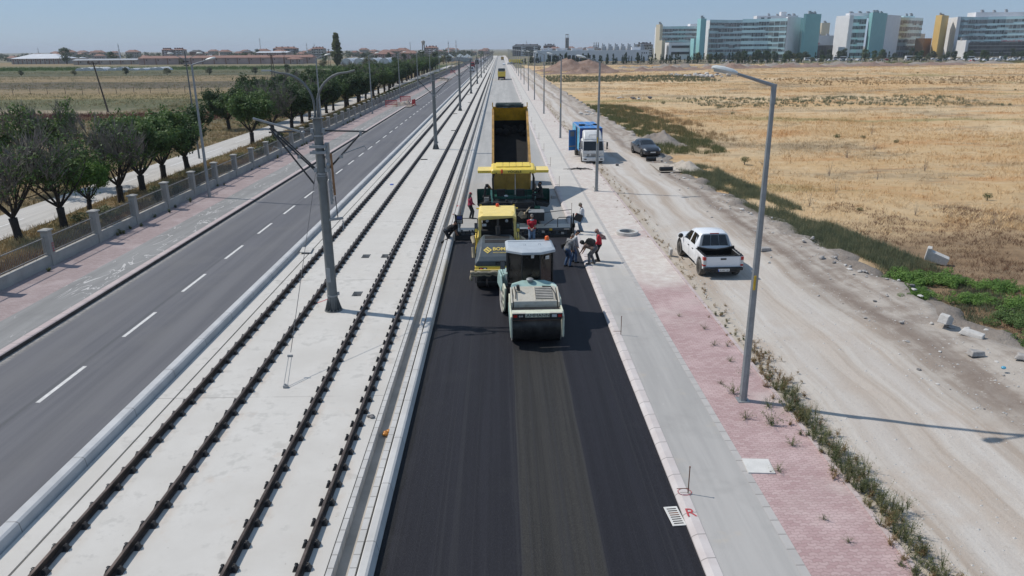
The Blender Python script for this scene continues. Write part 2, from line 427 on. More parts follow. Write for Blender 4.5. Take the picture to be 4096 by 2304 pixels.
def m_concrete(name,c1,c2,jn=0,joff=0,stain=(.3,.29,.27)):
    n=NT(name);p=n.pos();x,y,z=n.xyz()
    a=n.noise(1.2,6,rough=.65);f=n.noise(14,5,rough=.7)
    c=n.mix(n.ss(a,.3,.7),c1,c2)
    c=n.mix(n.math('MULTIPLY',n.ss(f,.58,.75),.4),c,stain)
    if jn:
        j=n.math('PINGPONG',n.math('ADD',y,joff),jn/2)
        c=n.mix(n.math('MULTIPLY',n.math('SUBTRACT',1,n.ss(j,.006,.02)),.8),c,(.16,.15,.14))
        bk=n.node('ShaderNodeTexWhiteNoise',noise_dimensions='1D');n.inp(bk.inputs['W'],n.math('FLOOR',n.math('DIVIDE',n.math('ADD',y,joff),jn)))
        c=n.mix(n.math('MULTIPLY',bk.outputs['Value'],.16),c,stain)
    n.out(c,.88,spec=.25,bump=f,bs=.3,bd=.01)
def m_paving(name,c1,c2,dusty=None,sx=.2,sy=.1):
    """interlocking pavers: zigzag joints"""
    n=NT(name);p=n.pos();x,y,z=n.xyz()
    # rows across the walk, with wavy (zigzag) joints
    zz=n.math('PINGPONG',x,sx/2)
    yy=n.math('ADD',y,n.math('MULTIPLY',n.ss(zz,sx*.18,sx*.32),.028))
    row=n.math('FLOOR',n.math('DIVIDE',yy,sy))
    jy=n.math('PINGPONG',yy,sy/2)
    xo=n.math('ADD',x,n.math('MULTIPLY',n.math('MODULO',row,2),sx/2))
    jx=n.math('PINGPONG',xo,sx/2)
    colr=n.math('FLOOR',n.math('DIVIDE',xo,sx))
    wn_=n.node('ShaderNodeTexWhiteNoise',noise_dimensions='2D')
    cv=n.node('ShaderNodeCombineXYZ');n.inp(cv.inputs[0],row);n.inp(cv.inputs[1],colr);n.l.new(cv.outputs[0],wn_.inputs['Vector'])
    g=n.noise(.45,5,rough=.65)
    c=n.mix(wn_.outputs['Value'],c1,c2)
    c=n.mix(n.math('MULTIPLY',n.ss(g,.45,.7),.6),c,tuple(min(1,q*1.15+.05) for q in c2))
    jt=n.math('MAXIMUM',n.math('SUBTRACT',1,n.ss(jy,.006,.013)),n.math('SUBTRACT',1,n.ss(jx,.005,.011)))
    c=n.mix(n.math('MULTIPLY',jt,.5),c,(.22,.165,.15))
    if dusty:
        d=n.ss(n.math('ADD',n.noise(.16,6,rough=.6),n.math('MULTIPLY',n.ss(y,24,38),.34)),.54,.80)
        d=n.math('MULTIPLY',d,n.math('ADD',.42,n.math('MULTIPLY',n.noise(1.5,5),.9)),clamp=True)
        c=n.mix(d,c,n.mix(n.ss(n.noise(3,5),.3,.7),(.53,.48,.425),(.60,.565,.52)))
    c=n.mix(n.math('MULTIPLY',n.ss(n.noise(6,5,rough=.7),.6,.75),.35),c,(.5,.46,.42))
    n.out(c,.88,spec=.2,bump=n.math('SUBTRACT',1,jt),bs=.3,bd=.008)
def m_cycle(name,c1,c2,dust=True,scrib=False):
    n=NT(name);p=n.pos();x,y,z=n.xyz()
    v=n.scale(p,(1,.06,1));st=n.noise(2,6,v,rough=.65);g=n.noise(.7,6,rough=.65);f=n.noise(30,4,rough=.75)
    c=n.mix(n.ss(st,.3,.7),c1,c2)
    c=n.mix(n.math('MULTIPLY',n.ss(g,.5,.7),.35),c,tuple(q*.8 for q in c1))
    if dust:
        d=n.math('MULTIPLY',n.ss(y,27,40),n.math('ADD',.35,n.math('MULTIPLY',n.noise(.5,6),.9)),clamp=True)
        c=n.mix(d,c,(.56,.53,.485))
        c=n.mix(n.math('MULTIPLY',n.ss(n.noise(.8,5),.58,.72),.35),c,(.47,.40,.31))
    if scrib:
        q=n.noise(.55,3,n.scale(p,(1.6,.5,1)),dist=.6);l=n.math('ABSOLUTE',n.math('SUBTRACT',q,.5));c=n.mix(n.math('MULTIPLY',n.math('SUBTRACT',1,n.ss(l,.004,.010)),n.math('MULTIPLY',n.ss(n.noise(.3,2),.42,.55),.7)),c,(.6,.58,.56))
    wsp=n.voro(1.7);c=n.mix(n.math('MULTIPLY',n.math('SUBTRACT',1,n.ss(wsp,.01,.035)),.8),c,(.75,.74,.72))
    c=n.mix(n.math('MULTIPLY',n.ss(f,.6,.78),.35),c,tuple(q*.6 for q in c1))
    n.out(c,.9,spec=.2,bump=f,bs=.35,bd=.01)
m_ground();m_leftfield();m_verge();m_field();m_dirt();m_newasphalt();m_oldasphalt();m_base();m_slab()
m_concrete('kerb_concrete',(.47,.46,.44),(.56,.55,.53),2.22,-13.39+2.22*10)
m_concrete('kerb_left_concrete',(.43,.435,.44),(.53,.535,.535),2.7,2.2)
m_concrete('kerb_pink',(.42,.345,.335),(.50,.425,.41),.78,.1,stain=(.45,.40,.38))
m_concrete('kerb_flush',(.38,.365,.35),(.45,.43,.41),.5,.1,stain=(.34,.32,.3))
m_concrete('kerb_right',(.47,.425,.41),(.55,.515,.50),.785,-12.66+7.85,stain=(.42,.37,.35))
m_concrete('channel_block',(.45,.44,.42),(.54,.53,.51),.42,0)
m_concrete('channel_floor',(.36,.33,.29),(.45,.415,.37),0)
m_concrete('wall_concrete',(.30,.29,.27),(.38,.37,.345),0,stain=(.22,.21,.19))
m_concrete('pillar_concrete',(.31,.295,.27),(.38,.365,.335),0,stain=(.22,.21,.19))
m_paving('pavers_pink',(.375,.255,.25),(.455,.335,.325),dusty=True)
m_paving('pavers_left',(.285,.225,.22),(.34,.28,.275))
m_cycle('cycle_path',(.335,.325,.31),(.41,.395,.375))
m_cycle('walk_asphalt',(.215,.213,.208),(.275,.272,.265),dust=False,scrib=True)
m_cycle('service_asphalt',(.40,.385,.36),(.50,.48,.45),dust=False)
simple('white_paint',(.62,.61,.585),.7,var=.15,sc=6,dirt=((.3,.29,.28),.5))
simple('kerb_face_dark',(.06,.05,.045),.9,var=.4,sc=3)  # dark brown for the road side of the left kerb, darker than its top
simple('dark_gap',(.03,.028,.026),.95,var=.3)
# ================================================================ ground geometry
YN,YF=-25.,1150.
def strip(name,x0,x1,z0,mat,y0=YN,y1=YF,z1=None,ny=1):
    m=MB();z1=z0 if z1 is None else z1
    for i in range(ny):
        a=y0+(y1-y0)*i/ny;b=y0+(y1-y0)*(i+1)/ny
        m.quad((x0,a,z0),(x1,a,z1),(x1,b,z1),(x0,b,z0))
    return struct(name,m,mat)
def profile(name,poly,mat,y0=YN,y1=YF,**k):
    m=MB();m.prism(poly,'y',y0,y1);return struct(name,m,mat,**k)
m=MB();m.quad((-9000,-200,-.62),(9000,-200,-.62),(9000,11000,-.62),(-9000,11000,-.62));struct('ground',m,'ground')
def haze():
    n=NT('haze');n.n.remove(n.bsdf);v=n.node('ShaderNodeVolumePrincipled');v.inputs['Color'].default_value=(.86,.92,1,1);v.inputs['Density'].default_value=HAZE;v.inputs['Anisotropy'].default_value=.0
    n.l.new(v.outputs[0],n.n['Material Output'].inputs['Volume'])
    m=MB();m.b2((-9200,-260,-2),(9200,11200,62));o=m.build('haze',None,'haze');tag(o,'thin pale haze over the whole plain','haze',kind='stuff')
if HAZE>0:haze()
def bumpy(x,y,s):
    return (math.sin(x*.31*s+1.3)*math.cos(y*.27*s)+.5*math.sin(x*.83*s+y*.71*s+.7)+.3*math.sin(x*1.9*s-y*1.3*s))
# left field : slightly rolling, from the service road outwards
def grid(name,xs,ys,zf,mat):
    vs=[(x,y,zf(x,y)) for y in ys for x in xs];nx=len(xs)
    fs=[(j*nx+i,j*nx+i+1,(j+1)*nx+i+1,(j+1)*nx+i) for j in range(len(ys)-1) for i in range(nx-1)]
    m=MB();m.add(vs,fs);o=m.build(name,None,mat,smooth=True,auto=False);o['kind']='structure';return o
grid('farm_field',[-900,-600,-420,-300,-220,-160,-120,-95,-75,-60,-50,-43,-38,-33.4],[YN+i*6 for i in range(16)]+[80+i*20 for i in range(37)],lambda x,y:-.3+.05*bumpy(x,y,.3),'left_field')
strip('service_road',-33.3,-28.9,-.22,'service_asphalt',y1=500)
m=MB()
for y in range(-20,460,9):m.quad((-31.25,y,-.216),(-31.1,y,-.216),(-31.1,y+4.5,-.216),(-31.25,y+4.5,-.216))
struct('service_road_marking',m,'white_paint')
grid('verge',[-28.95,-28,-27,-26,-25,-24,-23.2,-22.35],[YN+i*1.5 for i in range(420)],lambda x,y:-.16+.07*bumpy(x,y,1.1)+(.0 if -28.5<x<-22.6 else -.06),'verge')
strip('pavement',-22.4,-19.62,.1,'pavers_left')
strip('footpath',-19.62,-17.72,.104,'walk_asphalt')
profile('kerb_left',[(-17.74,-.3),(-17.74,.125),(-17.46,.125),(-17.42,.10),(-17.42,-.3)],'kerb_pink')
profile('kerb_face',[(-17.42,-.3),(-17.42,.10),(-17.40,.09),(-17.36,-.3)],'kerb_face_dark')
strip('road',-17.4,-11.0,-.04,'road_asphalt')
m=MB();dsh=[]
y=20.41-5.36*8
while y<900:
    dsh.append(y);y+=5.36
for a in dsh:
    m.quad((-14.25,a,-.036),(-14.11,a,-.036),(-14.11,a+2.7,-.036),(-14.25,a+2.7,-.036))
struct('road_marking',m,'white_paint')
profile('kerb_median',[(-11.06,-.4),(-11.06,.22),(-11.02,.25),(-10.80,.25),(-10.74,.215),(-10.66,-.4)],'kerb_left_concrete',bevel=0)
strip('channel_bed',-10.7,-2.6,-.42,'dark_gap')
profile('cover_strip',[(-10.68,-.3),(-10.68,0),(-10.11,0),(-10.11,-.3)],'slab_concrete')
# slab with rectangular cable pits left open
pits=[(-6.52,-6.12,30.1,30.75),(-7.2,-6.8,36.2,36.9),(-6.2,-5.85,36.2,36.9)]
m=MB()
def slabpiece(x0,x1,y0,y1):m.b2((x0,y0,-.3),(x1,y1,.0))
slabpiece(-10.05,-3.68,YN,30.1)
slabpiece(-10.05,-6.52,30.1,30.75);slabpiece(-6.12,-3.68,30.1,30.75)
slabpiece(-10.05,-3.68,30.75,36.2)
slabpiece(-10.05,-7.2,36.2,36.9);slabpiece(-6.8,-6.2,36.2,36.9);slabpiece(-5.85,-3.68,36.2,36.9)
slabpiece(-10.05,-3.68,36.9,YF)
struct('track_slab',m,'slab_concrete')
profile('channel_wall',[(-3.655,-.4),(-3.655,.004),(-3.535,.004),(-3.535,-.4)],'channel_block')
strip('channel_floor',-3.54,-3.2,-.27,'channel_floor')
profile('channel_wall',[(-3.2,-.4),(-3.2,.004),(-3.06,.004),(-3.06,-.4)],'channel_block')
profile('kerb_track',[(-3.01,-.5),(-3.01,.03),(-2.98,.055),(-2.84,.055),(-2.79,.025),(-2.66,-.5)],'kerb_concrete')
strip('road_base',-2.75,4.2,-.31,'road_base',y0=39,z1=-.12)
m=MB();m.add([(-2.74,YN,-.215),(4.12,YN,-.06),(4.12,40.35,-.06),(-2.74,40.35,-.215),(-2.74,40.45,-.33),(4.12,40.45,-.14)],[(0,1,2,3),(3,2,5,4)])
struct('asphalt_road',m,'new_asphalt')
profile('kerb_right',[(4.04,-.4),(4.04,-.02),(4.08,.015),(4.16,.055),(4.34,.06),(4.34,-.4)],'kerb_right')
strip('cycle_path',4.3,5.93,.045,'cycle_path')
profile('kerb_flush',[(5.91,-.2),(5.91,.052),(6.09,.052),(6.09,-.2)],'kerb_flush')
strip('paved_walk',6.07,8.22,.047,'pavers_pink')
profile('kerb_edge',[(8.2,-.2),(8.2,.075),(8.32,.075),(8.32,-.2)],'kerb_pink')
def rock(y):return float(np.interp(y,[20,22.7,31.8,43.1,60.8,75,90,120,170,260],[17.7,17.65,16.98,16.0,14.8,15.2,16.2,15.6,15.5,15.2]))
def edge(y):return rock(y)+.35+.3*math.sin(y*.9)+.22*math.sin(y*2.3+1)
def zdirt(x,y):
    z=.0+.025*bumpy(x,y,1.3)
    if x>13.2:z+=.07*bumpy(x,y,2.3)*min(1,(x-13.2)/1.5)+.05*(x-13.2)
    if x<8.7:z=-.01
    return z
def dirtgrid():
    us=[0,.03,.08,.14,.2,.26,.32,.38,.44,.5,.56,.62,.68,.74,.8,.86,.91,.95,.98,1.0]
    ys=[YN+i*.6 for i in range(330)]+[173+i*5 for i in range(48)];vs=[]
    for y in ys:
        e=edge(y)
        for u in us:
            x=8.3+(e-8.3)*u;z=zdirt(x,y)
            if u>.97:z=-.05 if u<1 else -.3
            vs.append((x,y,z))
    k=len(us);m=MB();m.add(vs,[(j*k+i,j*k+i+1,(j+1)*k+i+1,(j+1)*k+i) for j in range(len(ys)-1) for i in range(k-1)])
    o=m.build('dirt_road',None,'dirt_road',smooth=True,auto=False);o['kind']='structure'
dirtgrid()
def zfield(x,y):
    z=-.12+.12*bumpy(x,y,.35)+.08*bumpy(x,y,.9)
    if x<19:z=z*.4-.05
    return z
xs=[13.6,14.4,15.2,16,16.8,17.6,18.4,19.4,20.4]+[22+2*i for i in range(25)]+[74+5*i for i in range(25)]+[205+20*i for i in range(30)]
grid('dry_field',xs,[YN+2*i for i in range(70)]+[118+6*i for i in range(63)],zfield,'dry_field')
# ================================================================ materials for steelwork
simple('rail_steel',(.045,.032,.026),.6,metal=.3,var=.35,sc=5,dirt=((.10,.055,.035),.7))
simple('rail_head',(.15,.115,.095),.45,metal=.7,var=.4,sc=2.5,dirt=((.10,.06,.04),.6))
simple('clip_rubber',(.022,.022,.024),.55,var=.3,sc=9)
simple('clip_steel',(.06,.058,.058),.5,metal=.4,var=.3,sc=14)
simple('galv',(.30,.315,.325),.5,metal=.35,var=.15,sc=6,dirt=((.22,.22,.22),.5))
simple('lamp_grey',(.28,.295,.305),.5,metal=.3,var=.12,sc=5)
simple('mast_grey',(.155,.165,.165),.55,metal=.2,var=.12,sc=4,dirt=((.2,.2,.19),.4))
simple('mast_far',(.16,.17,.17),.6,metal=.2,var=.1)
simple('arm_dark',(.05,.052,.055),.5,metal=.3)
simple('lamp_white',(.62,.64,.62),.4,var=.1,sc=6)
simple('lens',(.5,.53,.52),.15,var=.1)
simple('yellow_paint',(.62,.40,.03),.6,var=.15)
simple('rust',(.16,.075,.045),.85,var=.4,sc=8)
simple('wire',(.09,.09,.095),.5,metal=.4)
simple('cable',(.012,.012,.013),.5)
simple('wood_pole',(.10,.08,.065),.9,var=.3,sc=6)
simple('fence_metal',(.24,.235,.225),.65,metal=.2,var=.2)
simple('red_plastic',(.55,.025,.03),.45,var=.15)
simple('red_spray',(.45,.06,.07),.8,var=.3,sc=30)
simple('ochre_wood',(.25,.13,.06),.8)
# ================================================================ rails
def make_rail(x,label):
    m=MB()
    prof=[(-.075,.02),(.075,.02),(.075,.032),(.014,.055),(.010,.14),(.036,.155),(.036,.185),(.030,.192),(-.030,.192),(-.036,.185),(-.036,.155),(-.010,.14),(-.014,.055),(-.075,.032)]
    m.prism(prof,'y',YN,900)
    r=m.build('rail',None,'rail_steel');r.location=(x,0,0)
    tag(r,label,'rail','tram rails fixed to the concrete slab')
    h=MB();h.b2((-.031,YN,.1925),(.031,900,.1945));h.build('running_surface',r,'rail_head')
    return r
def fast_mesh():
    m=MB();m.mat('clip_rubber');m.box((0,0,.011),(.40,.22,.022))
    for s in(-1,1):
        m.mat('clip_rubber')
        secs=[]
        for (xx,zz,ww) in((.085,.10,.14),(.125,.125,.17),(.165,.115,.17),(.2,.02,.15)):
            secs.append([(s*xx,-ww/2,.02),(s*xx,ww/2,.02),(s*xx,ww/2*.7,zz),(s*xx,-ww/2*.7,zz)])
        m.loft(secs)
        m.mat('clip_steel');pts=[(s*.10,-.045,.13),(s*.155,-.02,.155),(s*.15,.03,.15),(s*.10,.05,.13)]
        m.tube(pts,.012,6)
    return m
fproto=None
RAILS=[(-9.49,'leftmost dark steel tram rail on the slab beside the left kerb'),(-7.97,'second dark tram rail from the left kerb just left of the masts'),(-5.66,'third rusty tram rail from the left just right of the masts'),(-4.16,'rightmost brown tram rail closest to the drain channel')]
for i,(x,l) in enumerate(RAILS):
    r=make_rail(x,l)
    y=12.59-.755*14
    ys=[]
    while y<330:ys.append(y);y+=.755
    ys=[q for q in ys if q>8]
    for k,y in enumerate(ys[:100]):
        if fproto is None:
            fproto=fast_mesh().build('rail_clip',r,None);fproto.scale=(.92,.85,.88);o=fproto
        else:
            o=fproto.copy();COL.objects.link(o);setpar(o,r)
        o.location=(0,y,0)
    m=MB();m.mat('clip_rubber')
    for y in ys[100:]:
        for s in(-1,1):m.box((s*.14,y,.06),(.12,.15,.12),taper=(.8,.8))
    o=m.build('rail_clip',r);o['kind']='stuff'
# ================================================================ masts
def add_bracket(m,x,y,z):m.box((x,y,z),(.16,.34,.1))
def make_mast(lamp,full=True):
    t=empty('catenary_mast')
    h=7.65
    m=MB().mat('mast_grey')
    m.lathe([(.36,0),(.36,.035),(.21,.04),(.205,.6),(.2,.62),(.185,4.0),(.165,h)],n=20)
    m.build('pole',t,smooth=True)
    m=MB().mat('mast_grey')
    for k in range(14):
        a=2*PI*k/14;c,s=math.cos(a),math.sin(a)
        m.add([(c*.2,s*.2,.04),(c*.34,s*.34,.04),(c*.2,s*.2,.56)],[(0,1,2)])
        m.tube([(c*.31,s*.31,.03),(c*.31,s*.31,.10)],.025,6)
    m.build('base_flange',t)
    m=MB().mat('galv');
    m.lathe([(.215,.62),(.225,.62),(.225,.68),(.215,.68)],n=20);m.box((.25,-.02,.72),(.09,.05,.13))
    m.build('earth_clamp',t)
    m=MB().mat('mast_grey');m.lathe([(.165,h),(.26,h),(.26,h+.03),(.1,h+.035)],n=20)
    for k in range(4):
        a=PI/4+k*PI/2;m.add([(math.cos(a)*.06,math.sin(a)*.06,h+.03),(math.cos(a)*.16,math.sin(a)*.16,h+.03),(math.cos(a)*.06,math.sin(a)*.06,h+.2)],[(0,1,2)])
    m.build('cap_plate',t)
    # bracket arms
    for s in(-1,1):
        m=MB().mat('arm_dark')
        tip=(s*1.85,.0,7.15)
        m.tube([(s*.2,0,7.2),tip],.032,8);m.tube([(s*.26,0,5.72),(s*1.6,0,7.08)],.036,8)
        m.build('bracket_arm',t,smooth=True)
        m=MB().mat('galv');m.tube([(s*.75,0,6.15),(s*.9,-.02,6.33),(s*1.72,-.05,6.62)],.02,7);m.tube([(s*1.72,-.05,6.62),(s*1.78,-.05,6.5)],.012,6)
        m.build('steady_arm',t,smooth=True)
        m=MB().mat('galv')
        for z,r in((7.2,.175),(5.72,.19)):
            m.box((s*.21,0,z),(.12,.2,.16))
        m.box((s*1.6,0,7.08),(.09,.1,.16));m.box((s*.8,0,6.22),(.12,.1,.12))
        m.build('clamp',t)
    m=MB().mat('galv')
    for z,r in((6.98,.178),(5.55,.192),(5.45,.192)):m.lathe([(r,z),(r+.015,z),(r+.015,z+.07),(r,z+.07)],n=18)
    m.build('pole_band',t)
    if lamp:
        for s in(-1,1):
            m=MB().mat('mast_grey')
            pts=[(s*.05,0,h+.02),(s*.055,0,h+.45)]
            for k in range(1,11):
                a=PI/2*k/10;pts.append((s*(.055+1.2*(1-math.cos(a))),0,h+.45+1.2*math.sin(a)))
            pts.append((s*1.55,0,h+1.72))
            m.tube(pts,[.045]*2+[.045]*8+[.036]*3,8)
            a=m.build('lamp_arm',t,smooth=True)
            if s<0:
                m=MB().mat('lamp_grey');m.box((-1.7,0,h+1.74),(.36,.16,.05),taper=(.9,.7));m.build('luminaire',a)
            else:
                m=MB().mat('cable');m.tube([(1.55,0,h+1.72),(1.6,0,h+1.78),(1.62,0,h+1.64)],.012,5);m.build('loose_cable',a)
    return t
def mast_extra(t):
    """weights, cross plates and tension gear of the nearest mast"""
    m=MB().mat('galv')
    for z in(6.62,6.4):
        m.box((-.02,-.21,z),(.62,.07,.11));m.box((-.02,.2,z),(.62,.05,.1))
    m.build('tension_plate',t,bevel=.006)
    m=MB().mat('galv');m.box((.3,-.05,6.45),(.14,.2,.6));m.sphere((.3,-.1,5.9),(.09,.12,.13));m.tube([(.32,-.1,6.2),(.32,-.1,4.4)],.05,7)
    for k in range(5):m.box((.33,-.1,5.2-.16*k),(.12,.1,.09))
    m.build('pulley_gear',t)
    m=MB().mat('ochre_wood');m.tube([(.43,-.1,6.35),(.46,-.1,4.75)],.045,8);m.build('counterweight_tube',t)
    m=MB().mat('wire');m.tube([(.46,-.08,4.7),(.5,-.08,3.85)],.018,6);m.build('pull_rod',t)
    m=MB().mat('galv');m.box((.42,-.05,3.8),(.55,.09,.09),ry=-.12);m.build('side_bracket',t)
    m=MB().mat('galv')
    for k in range(5):m.sphere((.68,-.05,3.7-.085*k),(.03,.03,.05),6,5)
    m.build('insulator',t)
    m=MB().mat('arm_dark');m.tube([(-.2,0,5.75),(-1.75,-.3,7.5)],.03,7);m.tube([(-.3,-.1,5.2),(-1.7,-.35,7.35)],.034,7);m.build('bracket_strut',t)
    m=MB().mat('galv');m.tube([(-2.1,-.9,7.75),(-.6,-.3,7.2)],.042,9);m.sphere((-.5,-.27,7.17),(.09,.06,.06),6,5);m.build('loose_tube',t,smooth=True)
    m=MB().mat('galv');m.box((-.04,-.2,1.55),(.16,.03,.6));m.build('inspection_cover',t,bevel=.01)
    m=MB().mat('mast_grey');m.lathe([(.2,5.3),(.215,5.3),(.215,5.48),(.2,5.48)],n=18);m.build('pole_collar',t)
MX=-6.9
mA=make_mast(True);mast_extra(mA);mA.location=(MX,28.36,0)
tag(mA,'nearest grey catenary mast with two curved lamp arms and tension gear',None,'masts standing between the tram tracks');mA['category']='mast'
mB=make_mast(False);mC=make_mast(True)
for q in(mB,mC):q['category']='mast'
mu=set()
my=[78.85+50.5*i for i in range(15)]
for i,y in enumerate(my):
    lam=(i%2==1)
    lab='%s catenary mast from the camera between the tracks, %s'%(ORD[i+1],'with curved twin lamp arms' if lam else 'without lamp arms')
    place(mC if lam else mB,mu,(MX,y,0),0,1,lab,'masts standing between the tram tracks')
# tension wire of the nearest mast with its anchor
m=MB().mat('wire')
A=Vector((-6.86,21.15,.0));B=Vector((-7.1,28.2,5.6))
m.tube([A.lerp(B,.14),B],.011,6)
o=m.build('guy_wire',None);tag(o,'thin steel guy wire from the nearest mast down to the slab','guy wire')
m=MB().mat('galv')
for s in(-1,1):m.tube([A+Vector((s*.06,0,.06)),A.lerp(B,.12)+Vector((s*.05,0,0))],.011,6)
c=A.lerp(B,.125);m.box(tuple(c),(.17,.05,.07));m.build('turnbuckle',o)
m=MB().mat('galv');m.box((A.x,A.y,.04),(.14,.12,.08));m.tube([A+Vector((0,0,.05)),A+Vector((0,0,.13))],.03,6);m.build('anchor_plate',o)
# thin cable lying over the road shadow line (span wire to the left lamp row)
# ================================================================ street lamps
def make_lamp(sgn,stripe,base=True):
    t=empty('street_lamp')
    m=MB().mat('lamp_grey');m.tube([(0,0,0),(0,0,.05),(0,0,4.5),(0,0,9.05)],[.125,.122,.095,.06],8);m.build('pole',t)
    m=MB().mat('lamp_grey');m.tube([(0,0,8.6),(0,0,9.12)],[.075,.072],8);m.tube([(0,0,9.08),(sgn*1.05,0,9.4)],[.05,.035],8);m.build('arm',t,smooth=True)
    if base:
        m=MB().mat('galv');m.box((0,0,.012),(.36,.36,.024));m.build('base_plate',t)
    hd=MB().mat('lamp_white')
    secs=[]
    for u,wd,h in((0,.07,.05),(.12,.12,.085),(.35,.15,.1),(.55,.13,.085),(.66,.06,.04)):
        x=sgn*(1.0+u);z=9.40+u*.22
        secs.append([(x,wd*math.cos(a),z+h*math.sin(a)*(1 if math.sin(a)>0 else .7)) for a in [2*PI*k/10 for k in range(10)]])
    hd.loft(secs);h=hd.build('lamp_head',t,smooth=True)
    m=MB().mat('lens');m.loft([[(sgn*(1.0+u),w_*math.cos(a),9.36+u*.22+.05*math.sin(a)) for a in [2*PI*k/8 for k in range(8)]] for u,w_ in((.3,.1),(.45,.12),(.6,.06))]);m.build('lens',h)
    if stripe:
        m=MB().mat('yellow_paint');m.b2((-.06,-.112,3.5),(.0,-.09,3.92));m.build('yellow_band',t)
    return t
lpR=make_lamp(-1,True);lpR['category']='street lamp'
u=set()
for i in range(20):
    y=19.75+33.9*i
    place(lpR,u,(7.14 if i<1 else 6.99,y,.047),0,1,'%s grey street lamp from the camera on the right pavement'%ORD[i],'street lamps along the right pavement')
lpL=make_lamp(1,False);lpL['category']='street lamp'
u=set()
for i in range(19):
    y=52.55+35.5*i
    place(lpL,u,(-20.95,y,.1),0,1,'%s grey street lamp from the camera beside the left fence'%ORD[i],'street lamps along the left fence')
# ================================================================ fence with pillars
fe=empty('fence',(-22.25,0,0));tag(fe,'low concrete wall fence with pillars and grey railings left of the road','fence')
m=MB().mat('wall_concrete');m.b2((-.13,YN,-.3),(.13,560,.62));m.build('wall',fe)
fp=[];y=35.3-4.43*9
while y<560:
    if y>6:fp.append(y)
    y+=4.43
pm=MB().mat('pillar_concrete');pm.box((0,0,.85),(.36,.36,1.9));pm.mat('wall_concrete');pm.box((0,0,1.84),(.5,.5,.08));pm.box((0,0,1.9),(.44,.44,.05),taper=(.5,.5))
pp=None
for k,y in enumerate(fp[:100]):
    if pp is None:pp=pm.build('pillar',fe,bevel=.012,seg=1);o=pp
    else:
        o=pp.copy();COL.objects.link(o);setpar(o,fe)
    o.location=(0,y,0)
m=MB().mat('pillar_concrete')
for y in fp[100:]:m.box((0,y,.85),(.42,.42,1.9));m.box((0,y,1.84),(.54,.54,.09))
o=m.build('pillar',fe);o['kind']='stuff'
# one railing panel between each pair of pillars
pan=MB().mat('fence_metal')
L=4.43-.46
pan.box((0,0,.74),(.05,L,.04));pan.box((0,0,1.5),(.05,L,.04))
k=0;yy=-L/2+.08
while yy<L/2:
    pan.tube([(0,yy,.64 if k%8==0 else .74),(0,yy,1.62)],[.013,.009],5);yy+=.125;k+=1
p0=None
for k in range(min(96,len(fp)-1)):
    yc=(fp[k]+fp[k+1])/2
    if p0 is None:p0=pan.build('railing',fe);o=p0
    else:
        o=p0.copy();COL.objects.link(o);setpar(o,fe)
    o.location=(0,yc,0)
# red spray number on the second pillar
text('0244',fe,.24,face_mat((.214,35.3,1.0),(0,0,-1),(0,1,0)),'red_spray',.002,'spray_number')
# ================================================================ wooden utility poles in the fields
def utility_pole(name,base,top,label,double=False,lampy=False):
    t=empty(name,base,0,label,'utility pole');d=Vector(top)-Vector(base)
    m=MB().mat('wood_pole')
    if double:
        m.tube([(-.5,0,0),(-.12,0,d.z)],[.16,.11],8);m.tube([(.75,0,0),(.12,0,d.z)],[.16,.11],8)
    else:m.tube([(0,0,0),tuple(d)],[.16,.10],8)
    m.build('pole',t,smooth=True)
    c=d*.97 if not double else Vector((0,0,d.z*.96))
    m=MB().mat('wood_pole');m.box((c.x,0,c.z),(2.1,.1,.1));
    for s in(-1,1):m.tube([(c.x+s*.6,0,c.z),(c.x,0,c.z-.8)],.03,5)
    m.build('crossarm',t)
    for s in(-1,0,1):
        m=MB().mat('cable');m.lathe([(.03,0),(.09,.06),(.06,.14),(.09,.2),(.04,.3)],c=(c.x+s*.9,0,c.z+.05),n=8);m.build('insulator',t,smooth=True)
    return t
utility_pole('utility_pole',(-70.7,137,-.3),(-71.9,137,8.4),'dark slightly leaning wooden utility pole with crossarm in the left fields')
utility_pole('utility_pole',(-72.5,245.7,-.3),(-72.5,245.7,8.8),'double legged wooden utility pole behind the avenue trees',True)
utility_pole('utility_pole',(-115.5,415,-.3),(-115.6,415,9.4),'thin wooden utility pole far behind the second left street lamp')
utility_pole('utility_pole',(-104.3,472,-.3),(-104.3,472,10.6),'double legged wooden utility pole by the tall poplar',True)
t=empty('lamp_pole',(-30.4,75,-.25),0,'thin grey pole with two lamp heads on a forked arm behind the nearest left lamp','street lamp')
m=MB().mat('mast_far');m.tube([(0,0,0),(0,0,10.3)],[.10,.06],8);m.build('pole',t,smooth=True)
for s_ in(-1,1):
    m=MB().mat('lamp_grey');m.tube([(0,0,9.5),(s_*1.15,0,10.05)],.035,6);ar=m.build('arm',t)
    m=MB().mat('lamp_white');m.sphere((s_*1.4,0,10.12),(.34,.13,.09),10,7);m.build('lamp_head',ar,smooth=True)
m=MB().mat('cable')
for z in(9.35,9.0):m.box((0,0,z),(.5,.08,.08))
m.build('insulator_rack',t)
